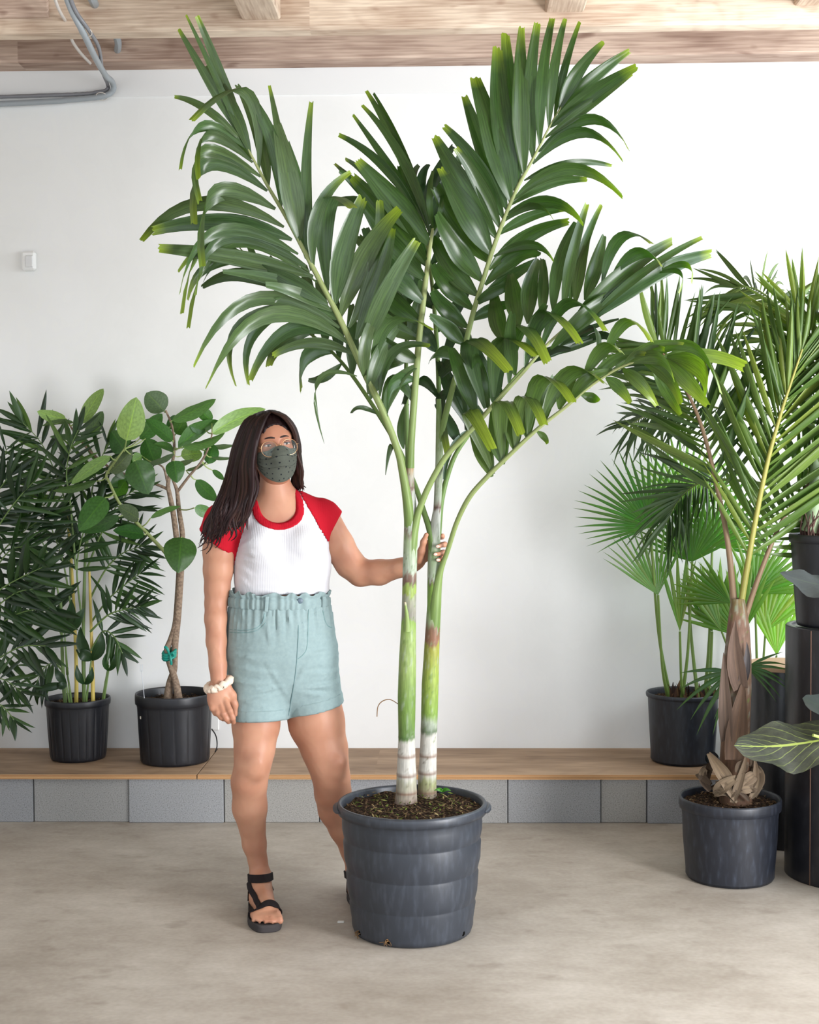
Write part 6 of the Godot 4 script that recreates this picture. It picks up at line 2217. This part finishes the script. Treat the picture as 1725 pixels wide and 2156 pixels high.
	for q in rows:
		# petiole from the nearest branch
		var best := 1e9
		var bp := Vector3.ZERO
		for ln in lines.slice(2):
			for i in ln.size() - 1:
				var a := Vector2(ln[i][0], ln[i][1])
				var e := Vector2(ln[i + 1][0], ln[i + 1][1])
				var s := Geometry2D.get_closest_point_to_segment(Vector2(q[0], q[1]), a, e)
				if s.distance_to(Vector2(q[0], q[1])) < best:
					best = s.distance_to(Vector2(q[0], q[1]))
					bp = Vector3(s.x, s.y, lerpf(ln[i][2], ln[i + 1][2], a.distance_to(s) / maxf(a.distance_to(e), 0.01)))
		var dl: float = d + q[7]
		if best > 60.0:
			dl = bp.z
		var pb := MB.new()
		pb.tube(curve(pxs([[bp.x, bp.y, bp.z], [(bp.x + q[0]) * 0.5, (bp.y + q[1]) * 0.5 + 3.0, (bp.z + dl) * 0.5], [q[0], q[1], dl]]), 6), radii_of([0.0032, 0.0024], 6), 6)
		var po := obj("petiole", pb, pet, o)
		var b := MB.new()
		var roll: float = q[5] * (1.0 if int(q[0]) % 2 else -1.0)
		var w: float = q[4] * dl / FL / maxf(cos(roll), 0.62)
		var col: Color = q[6]
		ovate(b, P(q[0], q[1], dl), P(q[2], q[3], dl - 0.04 * signf(q[7] + 0.01)), w, roll, rnd(0.03, 0.12), Color(col.r * rnd(0.9, 1.1), col.g * rnd(0.92, 1.08), col.b * rnd(0.9, 1.1)), rnd(0.1, 0.3))
		obj("leaf", b, lm, po)

func build_right_plants() -> void:
	var tex := leaf_tex(92, 4.0, 0.3, 0.14)
	var leaves: Array = M.leaves
	var rm := mat(C(112, 138, 66), 0.5)
	var potm: Material = M.potm
	var fm := leaf_mat(tex, 0.38, Color(0.7, 0.85, 0.34))
	# ---- fan palm on the bench
	var c := P(1438, 1596, 5.80)
	c.y = DECK
	var sc := 5.8 / FL
	var o := thing("fan_palm", c, "fan palm with wide split fan leaves in the black pot at the bench's right end", "plant")
	var bp := plastic(63, C(26, 29, 36), C(70, 78, 92), 0.4, 0.45)
	pot_parts(o, c, rim_profile(66 * sc, 73 * sc, 0.292, 0.008, 0.02, [[0.04, 0.002], [0.1, 0.0], [0.5, 0.001]]), bp, 0.262, 0.142, 15)
	var fans := [
		[1370, 1109, 5.62, 118, 176, 190, 34, 0.1, [1412, 1470], L(60, 118, 48), 0.0], [1386, 1253, 5.66, 108, 88, 172, 18, 0.35, [1408, 1470], L(78, 124, 52), 0.3], [1458, 1183, 5.72, 96, 140, 175, 26, 0.0, [1436, 1470], L(62, 112, 46), -0.3],
		[1442, 1066, 5.82, 84, 150, 180, 28, 0.0, [1470, 1470], L(96, 150, 60), 0.2], [1500, 1150, 5.78, 62, 150, 180, 26, 0.1, [1484, 1470], L(70, 124, 50), -0.2], [1432, 1330, 5.70, 92, 34, 190, 7, 0.3, [1440, 1465], L(96, 132, 62), 0.0],
		[1500, 1330, 5.76, 100, 70, 150, 12, 0.2, [1486, 1470], L(78, 120, 52), 0.1]]
	for q in fans:
		var b := MB.new()
		b.tube(curve(pxs([[q[8][0], q[8][1], 5.80], [(q[0] + q[8][0]) * 0.5 - (q[8][0] - q[0]) * 0.1, (q[1] + q[8][1]) * 0.5 + 40.0, (q[2] + 5.8) * 0.5], [q[0], q[1], q[2]]]), 14), radii_of([0.009, 0.006, 0.005], 14), 8)
		var f := obj("frond", b, rm, o)
		var l := MB.new()
		fan(l, P(q[0], q[1], q[2]), q[3], q[4], q[5] * q[2] / FL, int(q[6] * 0.8), 0.4, q[7], q[10], Color(q[9].r * 2.6, q[9].g * 2.1, q[9].b * 1.6), q[9].lerp(L(150, 180, 90), 0.5))
		obj("fan_blade", l, fm, f)
	var fib := MB.new()
	var brown := [L(92, 60, 40), L(122, 84, 56), L(70, 46, 34), L(150, 112, 78)]
	for i in 60:
		var x := 1408.0 + rnd(0, 100)
		if x > 1450 and x < 1462:
			continue
		var h := rnd(0.02, 0.09) if x < 1452 else rnd(0.015, 0.07)
		var p := P(x, 1470, 5.76 + rnd(0, 0.1))
		p.y = c.y + 0.26
		var col: Color = brown[rng.randi() % 4]
		blade(fib, p, p + Vector3(rnd(-0.006, 0.006), h * 0.6, 0.004), p + Vector3(rnd(-0.014, 0.014), h, 0.008), rnd(0.006, 0.016), 0, rnd(-0.6, 0.6), 0.2, col, col, 0.0, 4)
	var plainm := leaf_mat(tex, 0.85, Color(0.1, 0.1, 0.08))
	obj("fibrous_base", fib, plainm, o).set_meta("kind", "stuff")
	# ---- brown-stemmed palm in front of the bench
	var d := 4.84
	var c2 := G(1537, 1846, 0.0)
	d = -c2.z
	var s2 := d / FL
	var o2 := thing("feather_palm", c2, "feather palm with brown sheathed stem in the dented black pot on the floor", "plant")
	var bp2 := plastic(64, C(27, 30, 38), C(84, 92, 106), 0.35, 0.45)
	var prof := rim_profile(91 * s2, 101 * s2, 0.285, 0.009, 0.04, [[0.04, 0.001], [0.1, 0.0], [0.5, 0.003], [0.75, 0.001]])
	pot_parts(o2, c2, prof, bp2, 0.262, 0.165, 16)
	var rowsT := [[1690, 1516, 1584], [1640, 1514, 1580], [1560, 1519, 1578], [1450, 1522, 1582], [1380, 1526, 1582], [1320, 1532, 1578], [1290, 1536, 1574], [1260, 1540, 1568]]
	var stem := trunk_mesh(rowsT, [[1700, L(112, 84, 66)], [1600, L(124, 94, 74)], [1500, L(138, 108, 88)], [1420, L(126, 100, 84)], [1360, L(142, 116, 98)], [1300, L(150, 116, 98)], [1260, L(150, 130, 90)]], [], d, d, 44)
	var stm := mat(Color.WHITE, 0.7, 0.3)
	stm.vertex_color_use_as_albedo = true
	stm.albedo_texture = leaf_tex(93, 40.0, 0.0, 0.2)
	obj("trunk", stem, stm, o2)
	# sheaths that wrap the stem
	for q in [[[1546, 1600], [1556, 1510], [1567, 1426], 46, L(118, 92, 74)], [[1530, 1560], [1526, 1450], [1524, 1374], 30, L(116, 96, 82)], [[1560, 1450], [1548, 1380], [1549, 1306], 38, L(122, 98, 84)], [[1562, 1440], [1572, 1400], [1573, 1352], 20, L(104, 98, 98)]]:
		var b := MB.new()
		var dz := d - 0.062
		blade(b, P(q[0][0], q[0][1], dz + 0.008), P(q[1][0], q[1][1], dz), P(q[2][0], q[2][1], dz + 0.005), q[3] * dz / FL, 0, 0.0, 0.04, q[4], q[4], 0.0, 9, 0.3, 0.5, 0.8)
		obj("leaf_sheath", b, plainm, o2)
	# dry papery ball of old sheaths at the foot
	var sr := RandomNumberGenerator.new()
	for i in 40:
		var b := MB.new()
		var a0 := sr.randf() * TAU
		var a1 := a0 + (sr.randf() - 0.4) * 2.4
		var y0 := 1680.0 - sr.randf() * 70.0
		var y1 := 1672.0 - sr.randf() * 90.0
		var ctr := P(1538, 1640, d)
		var R := 0.085
		var pa := Vector3(ctr.x + cos(a0) * R, P(1538, y0, d).y, ctr.z + sin(a0) * R)
		var pe := Vector3(ctr.x + cos(a1) * R * 1.0, P(1538, y1, d).y, ctr.z + sin(a1) * R)
		var pm := ctr + ((pa + pe) * 0.5 - ctr).normalized() * R * 1.15
		pm.y = (pa.y + pe.y) * 0.5 + 0.01
		var col := L(158, 136, 110).lerp(L(84, 66, 52), sr.randf())
		blade(b, pa, pm, pe, 0.016 + sr.randf() * 0.034, 1, 0.0, 0.3, col, col, 0.0, 9, 0.4, 0.5, 0.5)
		obj("dry_sheath", b, plainm, o2)
	var fmats := []
	for cc in [C(132, 166, 80), C(114, 150, 72), C(152, 182, 90), C(102, 136, 68)]:
		var m := leaf_mat(tex, 0.4, Color(0.66, 0.8, 0.3))
		m.albedo_color = cc
		fmats.append(m)
	var yel := leaf_mat(tex, 0.4, Color(0.75, 0.88, 0.3))
	yel.albedo_color = C(168, 190, 84)
	var dmats := []
	for cc in [C(92, 128, 74), C(80, 112, 66), C(106, 140, 80)]:
		var m := leaf_mat(tex, 0.4, Color(0.5, 0.62, 0.3))
		m.albedo_color = cc
		dmats.append(m)
	var prm := mat(C(150, 146, 72), 0.5)
	var brm := mat(C(132, 108, 82), 0.55)
	pinnate(o2, [[1553, 1320, d], [1585, 1130, d - 0.02], [1615, 980, d - 0.05], [1645, 870, d - 0.08], [1668, 800, d - 0.1], [1690, 735, d - 0.12]], [0.013, 0.0095, 0.008, 0.006, 0.0045, 0.003],
		{"n": 32, "t0": 0.16, "len": [330, 440, 420, 320, 200], "right": 0.6, "w": 13.0, "ang": [40, 16], "face": 0.75, "tilt": 0.15}, leaves.slice(0, 3), fmats + [yel], prm)
	pinnate(o2, [[1550, 1320, d], [1534, 1150, d + 0.03], [1507, 1010, d + 0.06], [1477, 895, d + 0.09], [1442, 815, d + 0.12], [1405, 755, d + 0.15], [1378, 722, d + 0.16]], [0.014, 0.010, 0.008, 0.007, 0.005, 0.004, 0.002],
		{"n": 30, "t0": 0.3, "len": [230, 260, 240, 190, 130], "w": 9.0, "ang": [46, 40], "face": 0.6, "tilt": -0.5}, leaves, dmats + fmats, brm)
	pinnate(o2, [[1560, 1330, d], [1598, 1215, d + 0.03], [1648, 1095, d + 0.05], [1706, 1015, d + 0.06], [1765, 955, d + 0.06]], [0.012, 0.009, 0.007, 0.005, 0.003],
		{"n": 22, "t0": 0.35, "len": [160, 220, 200, 140], "w": 10.0, "ang": [60, 36], "face": 0.5, "tilt": 0.3}, leaves, fmats, brm)
	# ---- black cylinders
	var steel := plastic(65, C(28, 28, 32), C(70, 70, 76), 0.3, 0.32)
	var p1 := P(1790, 1700, 4.86)
	p1.y = 0.0
	var h1 := P(1790, 1316, 4.86).y
	var o3 := thing("cylinder_planter", p1, "tall dark steel cylinder standing at the right edge, with a pot on top", "planter", "dark cylinder stands")
	var r3 := P(1790, 1500, 4.86).x - P(1656, 1500, 4.86).x
	var cyl := MB.new()
	cyl.lathe(PackedVector2Array([Vector2(0, 0), Vector2(r3, 0), Vector2(r3, 0.003), Vector2(r3, h1 - 0.004), Vector2(r3 - 0.004, h1), Vector2(r3 - 0.02, h1), Vector2(r3 - 0.02, h1 - 0.006), Vector2(0, h1 - 0.006)]), 80, p1)
	obj("shell", cyl, steel, o3, true)
	var seamb := MB.new()
	var sdir := (Vector3(P(1692, 1700, 4.7).x, 0, -4.70) - p1).normalized()
	seamb.tube(PackedVector3Array([p1 + sdir * r3 + Vector3.UP * 0.002, p1 + sdir * r3 + Vector3.UP * (h1 - 0.004)]), PackedFloat32Array([0.0022, 0.0022]), 6)
	obj("weld_seam", seamb, mat(C(96, 70, 56), 0.8), o3)
	var p2 := P(1650, 1700, 5.28)
	p2.y = 0.0
	var h2 := P(1650, 1395, 5.28).y
	var r4 := P(1650, 1500, 5.28).x - P(1576, 1500, 5.28).x
	var o4 := thing("cylinder_planter", p2, "lower black cylinder with a pale wood top behind the feather palm", "planter", "dark cylinder stands")
	var cyl2 := MB.new()
	cyl2.lathe(PackedVector2Array([Vector2(0, 0), Vector2(r4, 0), Vector2(r4, 0.003), Vector2(r4, h2 - 0.02), Vector2(0, h2 - 0.02)]), 64, p2)
	obj("shell", cyl2, steel, o4, true)
	var lid := MB.new()
	lid.lathe(PackedVector2Array([Vector2(0, h2 - 0.02), Vector2(r4 + 0.004, h2 - 0.02), Vector2(r4 + 0.005, h2 - 0.018), Vector2(r4 + 0.005, h2 - 0.001), Vector2(r4 + 0.004, h2), Vector2(0, h2)]), 64, p2)
	obj("wood_top", lid, mat(C(206, 170, 140), 0.6), o4, true)
	# ---- pot with a palm on the tall cylinder
	var p5 := Vector3(P(1752, 1300, 4.84).x, h1, -4.84)
	var o5 := thing("palm_in_pot", p5, "light feathery palm with fibrous roots in the black pot on the tall steel cylinder", "plant")
	var ph := P(1752, 1124, 4.84).y - h1
	var s5 := 4.84 / FL
	pot_parts(o5, p5, rim_profile(72 * s5, 84 * s5, ph, 0.007, 0.03, [[0.1, 0.0], [0.5, 0.001]]), potm, ph - 0.015, 0.13, 17)
	var rootb := MB.new()
	for i in 120:
		var a := rnd(0, TAU)
		var rr := rnd(0.0, 0.075)
		var q := p5 + Vector3(cos(a) * rr - 0.04, ph - 0.02, sin(a) * rr)
		rootb.tube(curve(PackedVector3Array([q, q + Vector3(rnd(-0.02, 0.02), 0.04, rnd(-0.02, 0.02)), q + Vector3(rnd(-0.02, 0.03), rnd(0.06, 0.11), rnd(-0.02, 0.02))]), 4), radii_of([0.003, 0.002], 4), 4)
	obj("fibrous_roots", rootb, mat(C(92, 66, 58), 0.9), o5).set_meta("kind", "stuff")
	var tk := MB.new()
	tk.tube(curve(pxs([[1706, 1120, 4.84], [1712, 1090, 4.84], [1716, 1040, 4.85], [1718, 960, 4.87]]), 12), radii_of([0.034, 0.028, 0.022, 0.016], 12), 12)
	obj("trunk", tk, mat(C(132, 150, 112), 0.55), o5)
	var thin := [unit_leaflet(0.2, 0.3, 0.2, 1.0), unit_leaflet(0.5, 0.25, -0.3, 1.0), unit_leaflet(0.8, 0.3, 0.3, 1.0)]
	pinnate(o5, [[1718, 980, 4.9], [1708, 860, 4.95], [1684, 740, 5.05], [1640, 650, 5.15], [1590, 608, 5.25], [1545, 606, 5.3]], [0.010, 0.008, 0.006, 0.004, 0.003, 0.002],
		{"n": 34, "t0": 0.3, "len": [150, 190, 180, 120], "w": 5.0, "ang": [70, 30], "face": 0.25, "tilt": 0.6}, thin, fmats, rm)
	pinnate(o5, [[1720, 980, 4.88], [1728, 850, 4.86], [1722, 760, 4.84], [1704, 700, 4.82], [1680, 650, 4.80]], [0.010, 0.008, 0.006, 0.004, 0.002],
		{"n": 18, "t0": 0.3, "len": [160, 190, 170, 120], "w": 10.0, "ang": [50, 18], "face": 0.8, "tilt": 0.0}, leaves.slice(0, 3), [yel, fmats[2]], rm)
	pinnate(o5, [[1716, 1010, 4.9], [1640, 930, 5.05], [1540, 868, 5.25], [1450, 852, 5.4], [1380, 866, 5.5], [1330, 892, 5.55]], [0.009, 0.007, 0.005, 0.004, 0.003, 0.002],
		{"n": 30, "t0": 0.35, "len": [110, 130, 140, 110], "w": 4.0, "ang": [74, 30], "face": 0.3, "tilt": 0.7}, thin, dmats, rm)
	pinnate(o5, [[1722, 980, 4.86], [1750, 860, 4.84], [1790, 760, 4.82], [1850, 690, 4.8]], [0.009, 0.007, 0.005, 0.002],
		{"n": 22, "t0": 0.2, "len": [180, 200, 190, 120], "w": 7.0, "ang": [64, 30], "face": 0.4, "tilt": 0.4}, leaves, fmats, rm)
	# drooping fine frond over the fan palm
	pinnate(o5, [[1716, 1040, 4.9], [1620, 1020, 5.1], [1500, 1010, 5.3], [1440, 1040, 5.4], [1404, 1100, 5.45]], [0.008, 0.006, 0.005, 0.003, 0.002],
		{"n": 26, "t0": 0.45, "len": [110, 150, 160, 130], "w": 4.0, "ang": [70, 24], "face": 0.4, "tilt": -0.5}, thin, dmats, rm)
	# ---- low bright fan palm behind the black cylinders
	var p6 := P(1598, 1640, 5.78)
	p6.y = DECK - 0.02
	var o6 := thing("fan_palm", p6, "bright green backlit fan palm half hidden behind the black cylinders", "plant")
	pot_parts(o6, p6, rim_profile(0.11, 0.125, 0.22, 0.006, 0.025), potm, 0.2, 0.117, 18)
	var fans2 := [
		[1560, 1340, 5.70, 112, 110, 170, 16, L(78, 132, 44)], [1612, 1330, 5.74, 78, 90, 165, 12, L(110, 168, 50)], [1636, 1380, 5.72, 92, 60, 150, 8, L(120, 178, 56)], [1540, 1270, 5.62, 150, 70, 130, 10, L(64, 112, 40)],
		[1590, 1250, 5.72, 60, 120, 150, 16, L(70, 126, 42)], [1520, 1330, 5.72, 95, 80, 160, 10, L(80, 130, 48)]]
	for q in fans2:
		var b := MB.new()
		b.tube(curve(pxs([[1598, 1530, 5.78], [(q[0] + 1598) * 0.5, (q[1] + 1530) * 0.5, (q[2] + 5.78) * 0.5], [q[0], q[1], q[2]]]), 10), radii_of([0.007, 0.004], 10), 6)
		var f := obj("frond", b, rm, o6)
		var l := MB.new()
		fan(l, P(q[0], q[1], q[2]), q[3], q[4], q[5] * q[2] / FL, q[6], 0.55 if q[2] > 5.3 else 0.35, 0.1, rnd(-0.3, 0.3), Color(q[7].r * 2.2, q[7].g * 1.8, q[7].b * 1.2), L(170, 210, 84), 0.1 if q[2] > 5.3 else 0.35)
		obj("fan_blade", l, fm, f)
	var p8 := Vector3(P(1540, 1600, 5.16).x, 0.0, -5.16)
	var o8 := thing("fan_palm", p8, "little fan palm with drooping fingers hidden behind the feather palm's stem", "plant")
	pot_parts(o8, p8, rim_profile(0.07, 0.08, 0.16, 0.005, 0.02), potm, 0.14, 0.074, 20)
	for q in [[1545, 1412, 5.05, 214, 84, 130, 6, L(64, 108, 52)], [1572, 1404, 5.06, -8, 84, 92, 7, L(86, 130, 72)], [1550, 1420, 5.10, 262, 50, 110, 4, L(60, 100, 50)]]:
		var b := MB.new()
		b.tube(curve(pxs([[1540, 1640, 5.16], [1546, 1500, 5.14], [q[0], q[1], q[2]]]), 10), radii_of([0.006, 0.004], 10), 6)
		var f := obj("frond", b, rm, o8)
		var l := MB.new()
		fan(l, P(q[0], q[1], q[2]), q[3], q[4], q[5] * q[2] / FL, q[6], 0.35, 0.1, rnd(-0.3, 0.3), q[7], (q[7] as Color).lerp(L(150, 190, 80), 0.3), 0.35)
		obj("fan_blade", l, fm, f)
	# ---- veined elephant-ear leaves reaching in from the right edge
	var p7 := G(2010, 1960, 0.0)
	var o7 := thing("elephant_ear", p7, "elephant ear plant whose bronze leaf with pale veins reaches in at right", "plant")
	pot_parts(o7, p7, rim_profile(0.13, 0.15, 0.3, 0.008, 0.03), potm, 0.275, 0.142, 19)
	var vm := leaf_mat(vein_tex(97, 7.5, 0.42, 0.30, 0.85), 0.65, Color(0.4, 0.46, 0.26))
	var dkm := leaf_mat(vein_tex(98, 6.0, 0.3, 0.7, 0.5), 0.7, Color(0.3, 0.36, 0.2))
	var dl := -p7.z
	var earm := mat(C(168, 184, 96), 0.5)
	for q in [[[1712, 1548], [1546, 1570], 108, 0.5, L(140, 150, 92), true, 4.45], [[1790, 1232], [1642, 1206], 62, 0.7, L(34, 46, 34), false, 4.45], [[1800, 1500], [1690, 1470], 60, 0.5, L(26, 40, 28), false, 4.5]]:
		var b := MB.new()
		b.tube(curve(pxs([[2000, 1780, dl], [1900, (q[0][1] + 1700) * 0.5, dl - 0.02], [1790, q[0][1] + 24, q[6] + 0.02], [q[0][0], q[0][1], q[6]]]), 18), radii_of([0.012, 0.008, 0.005], 18), 8)
		var f := obj("petiole", b, earm, o7)
		var l := MB.new()
		ovate(l, P(q[0][0] + (70 if q[5] else 30), q[0][1] - (2 if q[5] else -4), q[6] + 0.02), P(q[1][0], q[1][1], q[6] - 0.06), q[2] * q[6] / FL * 1.15, q[3], 0.08, q[4], 0.12, 0.26)
		obj("leaf", l, vm if q[5] else dkm, f)
	# grey pipe end lying by the fan palm pot
	var pe := MB.new()
	pe.tube(pxs([[1512, 1612, 5.5], [1499, 1596, 5.40]]), PackedFloat32Array([0.026, 0.026]), 20, false)
	pe.tube(pxs([[1499, 1596, 5.40], [1512, 1612, 5.5]]), PackedFloat32Array([0.022, 0.022]), 20, false)
	tag(obj("pipe", pe, mat(C(84, 92, 102), 0.5)), "short grey pipe end lying between the fan palm pot and the dry sheaths", "pipe")

func _ready() -> void:
	rng.seed = 7
	setup_camera()
	build_room()
	build_palm()
	build_person()
	build_left_plants()
	build_right_plants()
